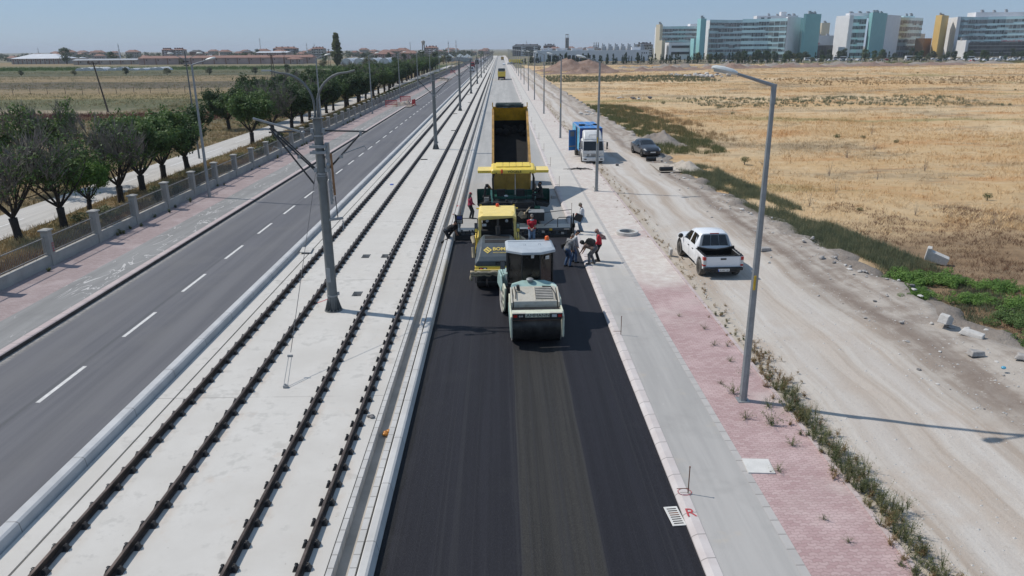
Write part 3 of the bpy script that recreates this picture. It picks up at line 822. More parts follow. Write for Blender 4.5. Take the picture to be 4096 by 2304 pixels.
# ================================================================ vehicle materials
simple('glass_dark',(.012,.014,.016),.06,var=.1,spec=.6)
simple('glass_brown',(.022,.021,.019),.12,var=.5,sc=1.5,spec=.5)
simple('tyre',(.022,.021,.020),.8,var=.3,sc=6,dirt=((.14,.125,.105),.6))
simple('tyre_dust',(.10,.092,.082),.85,var=.3,sc=5,dirt=((.2,.18,.16),.6))
simple('rim_steel',(.38,.37,.36),.45,metal=.4,var=.2,sc=8)
simple('black_part',(.014,.014,.015),.6,var=.3,sc=5,dirt=((.07,.065,.06),.4))
simple('black_interior',(.006,.006,.006),.8)
simple('drum_steel',(.045,.043,.042),.38,metal=.5,var=.5,sc=2.2,dirt=((.13,.125,.12),.35))
simple('drum_side',(.42,.40,.36),.6,var=.2,sc=4,dirt=((.2,.18,.15),.4))
simple('cream_paint',(.50,.47,.40),.5,var=.08,sc=3,dirt=((.33,.28,.2),.6))
simple('lime_cream',(.60,.62,.49),.5,var=.12,sc=4,dirt=((.36,.31,.22),.5))
simple('teal_paint',(.33,.47,.435),.45,var=.12,sc=4,dirt=((.35,.36,.33),.35))
simple('roof_grey',(.40,.44,.47),.5,var=.08,sc=3,dirt=((.33,.35,.36),.55))
simple('machine_yellow',(.80,.59,.085),.45,var=.10,sc=3,dirt=((.5,.36,.12),.6))
simple('pale_yellow',(.80,.62,.20),.5,var=.08,sc=3,dirt=((.6,.5,.25),.55))
simple('slate_paint',(.075,.092,.102),.4,var=.2,sc=2,dirt=((.11,.12,.125),.6))
simple('green_hull',(.012,.085,.062),.45,var=.2,sc=3)
simple('hull_black',(.02,.021,.022),.5,var=.4,sc=4,dirt=((.10,.095,.09),.35))
simple('bed_yellow',(.60,.33,.018),.5,var=.2,sc=2,dirt=((.13,.08,.03),.6))
simple('tail_yellow',(.36,.21,.03),.55,var=.2,sc=3,dirt=((.2,.13,.05),.5))  # mustard darkened: shadow below the paver roof is put into the colour
simple('rail_worn',(.42,.24,.06),.6,var=.4,sc=2,dirt=((.2,.11,.06),.8))
simple('bed_black',(.008,.008,.008),.9,var=.4,sc=2)
simple('bed_worn',(.22,.17,.12),.75,var=.5,sc=1.5,dirt=((.03,.027,.025),.7))
simple('tarp_green',(.028,.045,.045),.7,var=.3,sc=3)
simple('tarp_cream',(.40,.34,.235),.85,var=.3,sc=5,dirt=((.22,.17,.1),.5))
simple('beacon_orange',(.75,.12,.01),.3,var=.1)
simple('beacon_red',(.62,.06,.01),.3,var=.1)
simple('lamp_red',(.40,.02,.015),.25,var=.1)
simple('lamp_clear',(.55,.55,.53),.15,var=.1)
simple('mirror_face',(.3,.33,.36),.1,metal=.8,var=.1)
simple('white_car',(.74,.755,.77),.3,var=.04,sc=2,spec=.5,coat=.4)
simple('white_dusty',(.66,.66,.645),.4,var=.1,sc=2,dirt=((.48,.45,.4),.35))
simple('grey_car',(.050,.055,.066),.32,metal=.4,var=.1,sc=2,coat=.5,dirt=((.10,.095,.09),.3))
simple('blue_box',(.045,.20,.50),.45,var=.12,sc=2,dirt=((.1,.25,.45),.3))
simple('blue_dark',(.022,.055,.22),.45,var=.15,sc=2)
simple('blue_print',(.10,.42,.62),.45,var=.55,sc=3.5,dirt=((.55,.65,.68),.6))
simple('plate_white',(.7,.7,.68),.5,var=.05)
simple('ink',(.01,.01,.01),.6,var=.1)
simple('logo_yellow',(.75,.56,.14),.5,var=.05)
simple('sign_white',(.62,.63,.62),.5,var=.05)
simple('plate_blue',(.02,.08,.4),.5,var=.05)
simple('cardboard',(.42,.33,.22),.9,var=.2,sc=8)
simple('screen_blue',(.03,.06,.22),.3,var=.3,sc=20)
def wheel(parent,loc,r,w,hub='rim_steel',ty='tyre',dual=False):
    m=MB().mat(ty);h=w/2
    m.lathe([(r*.6,-h),(r*.92,-h),(r,-h*.75),(r,h*.75),(r*.92,h),(r*.6,h),(r*.6,-h)],axis='x',n=24)
    o=m.build('wheel',parent,smooth=True)
    o.location=loc
    m=MB().mat(hub)
    for s in(-1,1):m.lathe([(r*.61,s*h*.7),(r*.58,s*h*.85),(r*.4,s*h*.55),(r*.22,s*h*.6),(r*.18,s*h*.95),(.01,s*h*.95)],axis='x',n=18)
    m.build('rim',o,smooth=True)
    return o
# ---------------------------------------------------------------- white-green tandem roller
def roller_green():
    t=empty('road_roller',(1.2,25.25,-.125),R(1.5),'cream and green tandem drum roller with grey cab roof, front drum facing the camera','road roller')
    X=lambda x:x-1.2
    Y=lambda y:y-25.25
    Z=lambda z:z+.125
    def drum(cx,cy,nm='drum',T=None):
        m=MB().mat('drum_steel');m.T=T;m.lathe([(.60,-.87),(.61,-.86),(.61,.86),(.60,.87)],c=(cx,cy,.61),axis='x',n=48)
        o=m.build(nm,t,smooth=True)
        m=MB().mat('drum_side');m.T=T
        for s in(-1,1):
            m.lathe([(.605,s*.868),(.60,s*.90),(.52,s*.90),(.50,s*.88),(.2,s*.88),(.19,s*.92),(.01,s*.92)],c=(cx,cy,.61),axis='x',n=40)
        m.build('drum_rim',o,smooth=True)
        return o
    RT=Matrix.Translation((-.1,1.6,0))@Matrix.Rotation(R(6),4,'Z')@Matrix.Translation((.1,-1.6,0))
    drum(0,0);drum(-.12,3.15,'drum',RT)
    # front yoke
    for s in(-1,1):
        m=MB().mat('lime_cream');m.prism([(-.86,.42),(-.78,.36),(-.35,.40),(.3,.52),(1.05,.72),(1.15,1.15),(.9,1.5),(.3,1.5),(.1,1.3),(-.6,1.30),(-.86,1.2)],'x',s*.90,s*.955);m.build('yoke',t,bevel=.02)
    m=MB().mat('teal_paint')
    for s in(-1,1):m.prism([(-.80,.48),(-.35,.50),(.3,.62),(1.0,.8),(1.05,1.1),(-.8,1.1)],'x',s*.956,s*.966)
    m.build('side_panel',t)
    m=MB().mat('lime_cream');m.prism([(-.86,1.17),(-.86,1.33),(-.60,1.37),(-.55,1.30),(-.55,1.17)],'x',-.9,.9)
    bm_=m.build('front_beam',t,bevel=.012)
    text('AMMANN',bm_,.155,face_mat((.02,-.866,1.245),(1,0,0),(0,0,1)),'ink',.003,'lettering',0,1.2)
    for s in(-1,1):
        m=MB().mat('black_part');m.box((s*.66,-.88,1.245),(.44,.05,.17))
        b=m.build('light_box',bm_,bevel=.01)
        m=MB().mat('cream_paint');m.box((s*.66,-.885,1.345),(.46,.09,.025));m.build('light_hood',b)
        m=MB().mat('lamp_red');m.box((s*.79,-.91,1.245),(.13,.02,.10));m.build('red_light',b)
        m=MB().mat('lamp_clear' if s>0 else 'hull_black');m.box((s*.59,-.91,1.245),(.17,.02,.10))
        if s<0:
            m.mat('drum_side')
            for q in(-.04,.04):m.cyl((-.59+q,-.915,1.245),(-.59+q,-.925,1.245),.035,10)
        m.build('work_light',b)
    m=MB().mat('hull_black');m.box((0,-.72,1.12),(1.74,.2,.1));m.mat('drum_side');m.box((0,-.70,1.06),(1.72,.05,.06));m.mat('rust');m.box((0,-.66,1.02),(1.73,.05,.04));m.build('scraper',t)
    # hood : sloped cream panel
    m=MB().mat('cream_paint')
    m.prism([(.12,1.30),(.15,1.43),(1.02,1.73),(1.05,1.2),(.12,1.2)],'x',-.80,.80)
    hd=m.build('hood',t,bevel=.015)
    m=MB().mat('teal_paint');m.add([(-.86,.92,1.60),(.86,.92,1.60),(.86,1.07,1.735),(.42,1.45,1.83),(-.42,1.45,1.83),(-.86,1.07,1.735),(-.86,1.5,1.2),(.86,1.5,1.2),(.86,1.0,1.2),(-.86,1.0,1.2),(.8,1.5,1.7),(-.8,1.5,1.7)],[(0,1,2,3,4,5),(2,1,8,7,10),(0,5,11,6,9),(3,2,10),(5,4,11),(4,3,10,11),(6,7,10,11)])
    m.build('engine_cowl',t)
    n=Vector((0,-.3,.87)).normalized();g0=Vector((.36,.60,1.598))
    def onh(x,s,h):  # point on hood slope
        v=Vector((0,.87,.30)).normalized()
        return Vector((x,.15,1.43))+v*s+Vector((0,-.326,.945))*h
    def hbox(m,x0,x1,s0,s1,h0,h1):
        P=[onh(x0,s0,h0),onh(x1,s0,h0),onh(x1,s1,h0),onh(x0,s1,h0),onh(x0,s0,h1),onh(x1,s0,h1),onh(x1,s1,h1),onh(x0,s1,h1)]
        m.add(P,[(0,3,2,1),(4,5,6,7),(0,1,5,4),(1,2,6,5),(2,3,7,6),(3,0,4,7)])
    m=MB().mat('cream_paint');hbox(m,-.02,.70,.06,.86,-.02,.012)
    gr=m.build('grille_frame',hd)
    m=MB().mat('black_part');hbox(m,.02,.66,.10,.82,.0,.016);m.build('grille_opening',gr)
    m=MB().mat('drum_side')
    for k in range(7):hbox(m,.03,.65,.12+k*.1,.165+k*.1,.016,.045)
    m.build('louvre',gr)
    m=MB().mat('hull_black');a=onh(-.58,.62,0);m.cyl(a,a+Vector((-.04,-.05,.24)),.062,12)
    m.mat('cream_paint');m.cyl(a,a+Vector((0,0,.03)),.10,12);m.build('exhaust_stub',hd,smooth=True)
    m=MB().mat('lamp_grey');m.lathe([(.10,1.83),(.10,1.86),(.14,1.88),(.14,1.92),(.09,1.955),(.01,1.96)],c=(-.13,1.32,0),n=20);m.build('air_filter_cap',t,smooth=True)
    m=MB().mat('cable')
    m.tube([onh(-.72,.1,.06),onh(-.7,.5,.05),onh(-.74,.8,.08)],.018,6);m.tube([onh(.76,.0,.05),onh(.74,.4,.07),onh(.62,.83,.04),onh(.3,.86,.04)],.018,6)
    m.build('hose',hd)
    m=MB().mat('cream_paint')
    for s in(-1,1):
        m.prism([(.1,1.2),(.05,1.42),(.25,1.5),(.5,1.62),(.98,1.72),(1.0,1.2)],'x',s*.83,s*.895)
    m.build('hood_side',t,bevel=.015)
    # cab : frame, glass, roof (octagonal front)
    zb,zt=1.55,2.80
    out=[(-.86,2.02),(-.34,1.66),(.36,1.66),(.86,1.98),(.86,3.2),(-.86,3.2)]
    sh=-.07
    P=lambda q,z:(q[0]+sh,q[1],z)
    m=MB().mat('black_part');m.prism([(q[0]+sh,q[1]) for q in out],'z',1.05,zb)
    m.build('cab_base',t)
    m=MB().mat('glass_brown')
    ins=[(q[0]*.985+sh,q[1]+.02) for q in out];m.prism(ins,'z',zb,zt-.03)
    gl=m.build('cab_glass',t)
    m=MB().mat('black_part')
    for q in out:m.cyl((q[0]+sh,q[1],zb-.1),(q[0]+sh,q[1],zt),.032,6)
    for i in range(len(out)):
        a,b=out[i],out[(i+1)%len(out)]
        m.cyl(P(a,zb),P(b,zb),.03,6);m.cyl(P(a,zt-.02),P(b,zt-.02),.03,6)
    m.tube([P((.45,1.68),zt-.05),P((.62,1.78),zb+.55)],.012,5)
    m.build('cab_frame',t)
    m=MB().mat('sign_white');m.box((.64+sh,1.80,2.62),(.17,.012,.13),rz=.55);sg=m.build('sign_plate',t)
    text('S-12',sg,.07,face_mat((.643+sh,1.792,2.61),(math.cos(.55),math.sin(.55),0),(0,0,1)),'ink',.001)
    m=MB().mat('lamp_clear');m.box((.06+sh,1.60,2.72),(.11,.06,.12));m.build('roof_light',t)
    rf=[(-.93,1.93),(-.33,1.52),(.40,1.52),(.96,1.90),(.93,3.3),(-.93,3.3)]
    m=MB().mat('roof_grey')
    lo=[P(q,2.80) for q in rf];mid=[P(q,2.90) for q in rf]
    top=[P((-.84,2.12),2.97),P((-.30,1.85),2.97),P((.36,1.85),2.97),P((.86,2.10),2.97),P((.84,3.18),2.97),P((-.84,3.18),2.97)]
    m.loft([lo,mid,top]);r=m.build('cab_roof',t,bevel=.012,seg=1)
    m=MB().mat('roof_grey');m.box((sh,2.95,2.978),(1.66,.05,.02));
    for q in((-.2,2.3),(.38,2.35)):m.tube([(q[0]+sh-.03,q[1],2.975),(q[0]+sh-.03,q[1],3.03),(q[0]+sh+.03,q[1],3.03),(q[0]+sh+.05,q[1],2.975)],.008,5)
    m.build('roof_rib',r)
    m=MB().mat('beacon_orange');m.lathe([(.085,2.97),(.09,3.02),(.08,3.12),(.05,3.15),(.01,3.155)],c=(.66,3.05,0),n=16);m.build('beacon',r,smooth=True)
    # mirror
    m=MB().mat('black_part');m.tube([(-.95,2.0,1.9),(-1.12,1.95,1.95),(-1.14,1.95,2.15)],.014,6);m.box((-1.14,1.93,2.32),(.19,.06,.34))
    mi=m.build('wing_mirror',t,bevel=.015);m=MB().mat('mirror_face');m.box((-1.14,1.895,2.32),(.16,.012,.30));m.build('mirror_glass',mi)
    # rear yoke: teal fender, side plate with steps
    m=MB().mat('teal_paint');m.T=RT;m.prism([(2.6,1.25),(2.85,1.62),(3.6,1.66),(3.9,1.25),(3.9,1.0),(3.1,1.0),(2.75,1.0)],'x',-1.08,-1.0)
    m.prism([(2.55,1.35),(2.9,1.75),(3.6,1.78),(3.95,1.3),(3.95,.95),(3.1,.95),(2.75,1.0)],'x',.78,.88);
    m.box((-.12,3.4,1.4),(1.7,1.0,.5));m.build('rear_cowl',t,bevel=.03)
    m=MB().mat('lime_cream');m.T=RT
    m.prism([(1.75,1.45),(2.25,1.5),(2.45,1.3),(2.5,.4),(2.2,.35),(1.95,.6)],'x',-1.07,-1.0)
    st=m.build('step_plate',t,bevel=.015)
    m=MB().mat('black_part');m.T=RT
    for z in(.62,.88,1.14):m.box((-1.073,2.2,z),(.012,.22,.13))
    m.build('step_hole',st)
    m=MB().mat('hull_black');m.box((-.1,1.6,.75),(1.0,1.1,.5));m.box((-.2,2.6,.9),(1.3,.9,.5));m.build('articulation_frame',t)
    m=MB().mat('sign_white');m.box((-.99,2.5,1.75),(.012,.28,.36));m.build('side_sticker',t)
    return t
roller_green()
# ---------------------------------------------------------------- yellow pneumatic roller
def roller_yellow():
    t=empty('road_roller',(-.22,31.0,-.16),0,'yellow road roller with dark slate hood standing behind the cream roller','road roller')
    # wheels
    for y in(.75,4.2):
        for k in range(4):
            wheel(t,(-.72+.48*k,y,.5),.5,.42,'machine_yellow','tyre')
    # hood, lofted
    m=MB().mat('slate_paint')
    def sec(y,w,z0,zt,cr):return [(-w,y,z0),(w,y,z0),(w,y,zt-cr),(w-cr*.9,y,zt),(-w+cr*.9,y,zt),(-w,y,zt-cr)]
    m.loft([sec(-.16,.96,1.22,1.45,.12),sec(-.02,.97,1.2,1.62,.2),sec(.45,.96,1.2,1.95,.28),sec(1.0,.92,1.2,2.14,.26),sec(1.62,.82,1.2,2.2,.22)])
    hd=m.build('hood',t,bevel=.03)
    def slope(x,s,h=0):   # on upper hood faces between y=-.02..1.0
        a=Vector((x,-.02,1.62));
        pts=[Vector((x,-.02,1.62)),Vector((x,.45,1.95)),Vector((x,1.0,2.14)),Vector((x,1.62,2.2))]
        s=s*3;i=min(int(s),2);f=s-i
        p=pts[i].lerp(pts[i+1],f);d=(pts[i+1]-pts[i]);n=Vector((0,-d.z,d.y)).normalized()
        return p+n*h,d.normalized(),n
    for sa,sb in((1.5/3,1.92/3),(2.1/3,2.7/3)):
        m=MB().mat('black_part');a,_,_=slope(-.55,sa,.012);b,_,_=slope(-.55,sb,.012)
        m.add([a,(.55,a.y,a.z),(.55,b.y,b.z),b,a-Vector((0,0,.03)),(.55,a.y,a.z-.03),(.55,b.y,b.z-.03),b-Vector((0,0,.03))],[(0,1,2,3),(0,4,5,1),(1,5,6,2),(2,6,7,3),(3,7,4,0)]);m.build('hood_grille',hd)
    p,d,n=slope(.18,1.42/3,.012);M=face_mat(p,(1,0,0),d)
    text('BOMAG',hd,.25,face_mat(slope(.27,.72/3,.014)[0],(1,0,0),slope(.27,.72/3)[1]),'logo_yellow',.002,'lettering',.025,1.05)
    p,d,n=slope(.10,.36/3,.014);text('FAYAT GROUP',hd,.085,face_mat(p,(1,0,0),d),'logo_yellow',.002,'lettering',.008,1.0)
    # diamond emblem
    p,d,n=slope(-.42,.62/3,.014);M=face_mat(p,(1,0,0),d);m=MB().mat('logo_yellow')
    def L2(q,h=0):return M@Vector((q[0],q[1],h))
    s_=.19
    o4=[(-s_,0),(0,-s_),(s_,0),(0,s_)];i4=[(q[0]*.62,q[1]*.62) for q in o4]
    for k in range(4):
        k2=(k+1)%4
        a=[o4[k],o4[k2],i4[k2],i4[k]]
        if k in(0,2):a=[o4[k],o4[k2],i4[k2],i4[k]]
        m.add([L2(q,.002) for q in a],[(0,1,2,3)])
    m.add([L2(q,.003) for q in((-.02,.075),(.09,-.03),(.06,-.06),(-.05,.045))],[(0,1,2,3)])
    m.add([L2(q,.003) for q in((-.09,.03),(.02,-.075),(.05,-.045),(-.06,.06))],[(0,1,2,3)])
    m.build('emblem',hd)
    m=MB().mat('black_part');m.box((.18,-.165,1.36),(.52,.03,.15));
    pm=m.build('plate_holder',hd,bevel=.012);m=MB().mat('slate_paint');m.box((.18,-.185,1.33),(.4,.02,.03));m.build('handle',pm)
    for s in(-1,1):
        m=MB().mat('black_part')
        m.add([(s*.972,.1,1.45),(s*.975,.45,1.5),(s*.955,.45,1.75),(s*.963,.15,1.56)],[(0,1,2,3)]);m.add([(s*.97,.5,1.5),(s*.945,.9,1.55),(s*.93,.9,1.83),(s*.955,.5,1.78)],[(0,1,2,3)]);m.build('side_vent',hd)
    # yellow chassis band with lights
    m=MB().mat('machine_yellow');m.box((0,.6,1.1),(1.96,1.6,.24));ch=m.build('chassis',t,bevel=.03)
    for s in(-1,1):
        m=MB().mat('black_part');m.box((s*.62,-.2,1.11),(.36,.03,.13));b=m.build('light_cluster',ch,bevel=.02)
        m=MB().mat('lamp_red');m.sphere((s*.70,-.21,1.11),(.07,.03,.05));m.build('red_light',b,smooth=True)
        m=MB().mat('lamp_clear');m.sphere((s*.54,-.21,1.11),(.07,.03,.05));m.build('reverse_light',b,smooth=True)
    # rolled tarp on bumper
    m=MB().mat('tarp_cream');rr=random.Random(3)
    pts=[(-1.18+.12*k,-.3+.02*rr.uniform(-1,1),.98+.03*rr.uniform(-1,1)) for k in range(20)]
    m.tube(pts,[.06+.035*rr.random() for _ in pts],7)
    m.tube([(q[0],q[1]+.03,q[2]-.10-.05*rr.random()) for q in pts],[.035+.03*rr.random() for _ in pts],6)
    m.sphere((-1.15,-.25,.72),(.08,.07,.15),7,6)
    m.build('tarp_roll',t,smooth=True,auto=False)
    m=MB().mat('pale_yellow');m.tube([(-1.0,-.28,1.08),(1.0,-.28,1.08)],.035,8);m.build('bumper_tube',t)
    m=MB().mat('hull_black');m.box((0,-.12,.88),(1.9,.08,.3));m.box((0,2.3,.85),(1.6,4.6,.5))
    for x in(-.95,-.3,.35,.95):m.tube([(x,-.22,1.0),(x,-.22,.5)],.018,6)
    m.tube([(-1.0,-.22,.52),(1.0,-.22,.52)],.02,6);m.build('under_frame',t)
    # side frame, rails and cloths
    for s in(-1,1):
        m=MB().mat('machine_yellow');m.prism([(1.2,.75),(1.1,1.6),(1.7,2.0),(3.6,1.95),(5.0,1.7),(5.2,.8)],'x',s*.84,s*.93);m.build('side_body',t,bevel=.03)
        m=MB().mat('machine_yellow');m.tube([(s*.98,1.3,1.4),(s*.98,1.4,2.1),(s*.98,2.1,2.15),(s*.98,2.2,1.4)],.025,6);m.build('handrail',t)
    m=MB().mat('tarp_cream');m.tube([(-1.05,1.2,1.9),(-1.12,1.5,2.1),(-1.0,1.9,2.05)],[.07,.10,.06],7);m.tube([(-1.06,1.0,1.3),(-1.1,1.15,1.75)],[.09,.07],7);m.tube([(1.0,1.8,2.0),(1.2,2.0,1.85),(1.3,2.2,1.6)],[.14,.12,.05],7)
    m.build('cloth_bundle',t,smooth=True)
    # cab
    m=MB().mat('black_interior');m.box((.02,2.75,2.05),(1.5,1.7,.5));m.build('cab_floor',t)
    m=MB().mat('black_interior');m.b2((-.68,2.3,2.15),(.7,3.55,2.95));m.build('cab_interior',t)
    m=MB().mat('pale_yellow')
    for x in(-.80,.82):
        for y in(1.95,3.62):m.b2((x-.06,y-.05,1.95),(x+.06,y+.05,2.98))
    m.build('cab_post',t,bevel=.012)
    m=MB().mat('pale_yellow')
    c=[(-.84,1.72),(.86,1.72),(.86,3.75),(-.84,3.75)]
    lo=[(-.86,1.72,2.82),(-.70,1.64,2.98),(.72,1.64,2.98),(.88,1.72,2.82),(.88,3.75,2.85),(-.86,3.75,2.85)]
    mid=[(-.86,1.72,2.98),(-.70,1.62,3.06),(.72,1.62,3.06),(.88,1.72,2.98),(.88,3.75,3.05),(-.86,3.75,3.05)]
    top=[(-.80,1.95,3.10),(-.6,1.9,3.12),(.62,1.9,3.12),(.82,1.95,3.10),(.82,3.65,3.12),(-.80,3.65,3.12)]
    m.loft([lo,mid,top]);rf=m.build('canopy',t,bevel=.015)
    m=MB().mat('beacon_red');m.lathe([(.08,3.11),(.085,3.15),(.075,3.24),(.05,3.27),(.01,3.275)],c=(.02,3.45,0),n=14);m.build('beacon',rf,smooth=True)
    m=MB().mat('machine_yellow')
    for q in((-.7,2.0),(.72,2.0),(-.78,3.65),(.8,3.65)):m.tube([(q[0]-.03,q[1],3.1),(q[0]-.03,q[1],3.17),(q[0]+.03,q[1],3.17),(q[0]+.03,q[1],3.1)],.01,5)
    for s in(-1,1):m.tube([(s*.84,3.6,3.0),(s*.99,3.6,3.0)],.035,6)
    m.build('lifting_eye',rf)
    for s in(-1,1):
        m=MB().mat('lamp_grey');m.sphere((s*.44,1.66,2.82),(.075,.05,.075),12,8);m.build('work_light',t,smooth=True)
        m=MB().mat('black_part');m.tube([(s*.82,1.95,2.45),(s*.96,1.9,2.45)],.02,6);m.b2((s*.96-.075,1.86,2.25),(s*.96+.075,1.93,2.68));b=m.build('wing_mirror',t,bevel=.025)
        m=MB().mat('mirror_face');m.b2((s*.96-.06,1.85,2.42),(s*.96+.06,1.858,2.64));m.mat('machine_yellow');m.b2((s*.96-.06,1.85,2.27),(s*.96+.06,1.858,2.42));m.build('mirror_glass',b)
    m=MB().mat('hull_black');m.cyl((.04,1.5,2.2),(.04,1.5,2.62),.11,14);m.cyl((.04,1.5,2.62),(.04,1.5,2.95),.045,10);m.build('exhaust',t,smooth=True)
    m=MB().mat('sign_white');m.b2((-.68,1.8,2.55),(-.49,1.812,2.66));s_=m.build('sign_plate',t)
    text('V-1',s_,.09,face_mat((-.585,1.797,2.605),(1,0,0),(0,0,1)),'ink',.001,'lettering',.02)
    return t
roller_yellow()
# ---------------------------------------------------------------- asphalt paver
def paver():
    t=empty('asphalt_paver',(.72,44.0,-.3),0,'asphalt paver with yellow roof and wide black screed spread across the road','paver')
    # hull
    m=MB().mat('green_hull')
    for s in(-1,1):m.b2((s*1.25,-.6,.35),(s*1.6,5.2,1.35))
    m.build('side_hull',t,bevel=.03)
    m=MB().mat('black_part')
    for s in(-1,1):
        m.prism([(-.5,0.02),(3.6,.02),(3.9,.35),(3.6,.7),(-.5,.7),(-.85,.35)],'x',s*1.0,s*1.34)
    m.build('crawler_track',t)
    m=MB().mat('hull_black');m.b2((-1.25,-.9,.4),(1.25,4.6,1.25));m.b2((-1.25,-.5,1.2),(1.25,3.4,1.62))
    m.b2((-.55,-1.1,.3),(.55,-.6,1.1));m.build('engine_body',t,bevel=.02)
    # hopper
    m=MB().mat('hull_black')
    for s in(-1,1):m.prism([(s*1.0,.7),(s*1.62,1.55),(s*1.66,1.55),(s*1.1,.62)],'y',4.4,6.3)
    m.build('hopper_wing',t)
    m=MB().mat('bed_black');m.box((0,5.3,.95),(2.2,1.9,.3));m.build('hot_mix',t)
    # platform, consoles, rails
    m=MB().mat('green_hull');m.b2((-1.25,.6,1.62),(1.25,1.3,1.78));m.b2((-1.2,1.3,1.70),(1.2,1.4,2.05));m.build('platform',t,bevel=.015)
    m=MB().mat('black_part')
    for x in(-.75,.45):
        m.box((x,.75,1.98),(.5,.3,.4));m.tube([(x-.4,.2,1.6),(x-.4,.2,2.25),(x+.35,.2,2.25),(x+.35,.2,1.6)],.02,6)
    for k in range(9):m.box((rnd.uniform(-1.0,1.0),-.72+rnd.uniform(-.2,.05),rnd.uniform(.6,1.5)),(rnd.uniform(.08,.3),.12,rnd.uniform(.1,.3)))
    m.build('console',t)
    for s in(-1,1):
        # swing-out seat platform with panel
        e=MB().mat('hull_black');e.prism([(s*1.35,1.62),(s*2.2,1.45),(s*2.05,1.25),(s*1.35,1.35)],'y',-.2,1.0)
        sp=e.build('seat_platform',t)
        e=MB().mat('green_hull');e.add([(s*2.18,-.2,1.45),(s*2.22,.5,2.15),(s*2.22,.95,2.15),(s*2.2,1.0,1.45)],[(0,1,2,3)]);e.add([(s*2.2,.98,1.45),(s*2.22,.98,2.18),(s*1.4,.98,2.22),(s*1.4,.98,1.5)],[(0,1,2,3)]);e.build('side_panel',sp)
        e=MB().mat('black_part');e.box((s*1.62,.45,1.78),(.5,.5,.14));e.box((s*1.72 if s<0 else s*1.72,.42,2.1),(.14,.46,.6),ry=-s*.12);e.box((s*1.6,.42,2.48),(.2,.3,.18));st=e.build('seat',sp,bevel=.04)
    m=MB().mat('drum_side')
    for k in range(4):m.box((-1.63,.05,1.55+.09*k),(.3,.06,.05))
    m.build('seat_spring',t)
    m=MB().mat('lamp_clear');m.sphere((-.45,.1,1.9),(.13,.06,.07),9,6);m.build('work_light',t,smooth=True)
    # corrugated hose
    m=MB().mat('black_part');pts=[(-.42,-.35,1.75-.05*k) for k in range(24)];m.tube(pts,[.09 if k%2 else .07 for k in range(24)],10);m.build('corrugated_hose',t)
    # roof
    m=MB().mat('black_part')
    for x in(-1.2,1.22):
        for y in(.45,1.5):m.tube([(x*1.02,y,1.7),(x*1.04,y,2.9),(x*.93,y+.05,3.28)],.05,8)
    m.mat('drum_side');m.tube([(.12,.5,1.9),(.12,.5,3.3)],.035,8);m.tube([(-1.1,.32,3.27),(1.12,.32,3.27)],.03,6);m.build('roof_post',t)
    m=MB().mat('machine_yellow')
    def rs(y,zl,zt,w):return [(-w,y,zl),(w,y,zl),(w,y,zt-.06),(w-.12,y,zt),(-w+.12,y,zt),(-w,y,zt-.06)]
    m.loft([rs(.0,3.27,3.47,1.30),rs(.10,3.25,3.54,1.33),rs(.55,3.27,3.60,1.33),rs(1.9,3.3,3.62,1.33),rs(2.1,3.3,3.5,1.3)])
    rf=m.build('roof',t,bevel=.02)
    m=MB().mat('machine_yellow')
    ws=[-1.05,-.6,-.2,.2,.6,1.05]
    for a,b in zip(ws[:-1],ws[1:]):m.box(((a+b)/2,1.2,3.645),(b-a-.008,1.6,.045),taper=(.96,.85))
    m.build('roof_crown',rf,bevel=.03)
    for s in(-1,1):
        m=MB().mat('machine_yellow');m.b2((s*1.32,.2,3.27),(s*2.13,1.7,3.40));m.mat('pale_yellow');m.b2((s*1.33,.18,3.405),(s*2.15,1.72,3.43));m.build('roof_extension',rf,bevel=.012)
        m=MB().mat('black_part');m.sphere((s*1.02,.06,3.31),(.12,.07,.06),10,6);m.build('roof_lamp',rf,smooth=True)
    text('VÖGELE',rf,.19,face_mat((.08,-.012,3.375),(1,0,0),(0,0,1)),'ink',.004,'lettering',.012,1.2)
    m=MB().mat('beacon_red');m.lathe([(.06,3.3),(.065,3.34),(.055,3.5),(.03,3.53)],c=(-.68,-.02,0),n=12);m.mat('hull_black');m.cyl((-.68,-.02,3.18),(-.68,-.02,3.3),.03,8);m.build('beacon',rf,smooth=True)
    # screed
    m=MB().mat('slate_paint');m.b2((-1.4,-2.9,.12),(1.5,-1.7,.62));m.b2((-3.3,-3.3,.12),(-1.35,-2.4,.55));m.b2((1.3,-3.35,.12),(3.3,-2.4,.72))
    sc=m.build('screed',t,bevel=.02)
    m=MB().mat('hull_black');m.b2((-3.34,-3.45,.02),(3.34,-3.28,.32));m.b2((-3.3,-3.5,.1),(3.3,-3.44,.2));m.build('screed_plate',sc)
    m=MB().mat('black_part');rr=random.Random(5)
    for k in range(34):
        x=rr.uniform(-3.2,3.2)
        m.box((x,-3.32-.05*rr.random(),rr.uniform(.35,.62)),(rr.uniform(.06,.25),.1,rr.uniform(.05,.2)))
    for k in range(10):
        x=rr.uniform(-3.2,3.0);m.tube([(x,-3.4,.35+.3*rr.random()),(x+.3,-3.42,.4+.2*rr.random()),(x+.6,-3.38,.4+.3*rr.random())],.018,5)
    m.build('screed_fittings',sc)
    m=MB().mat('drum_side')
    for x,z,w_ in((-2.4,.42,.14),(1.62,.5,.16),(2.72,.42,.16),(-2.75,.6,.35),(2.95,.64,.3)):m.box((x,-3.42,z),(w_,.04,.12 if w_<.2 else .05))
    m.mat('yellow_paint');m.box((2.05,-3.42,.62),(.16,.03,.1));m.build('cover_plate',sc)
    m=MB().mat('lamp_grey');m.sphere((.55,-3.0,.62),(.62,.16,.05),18,6);m.build('oval_step',sc,smooth=True)
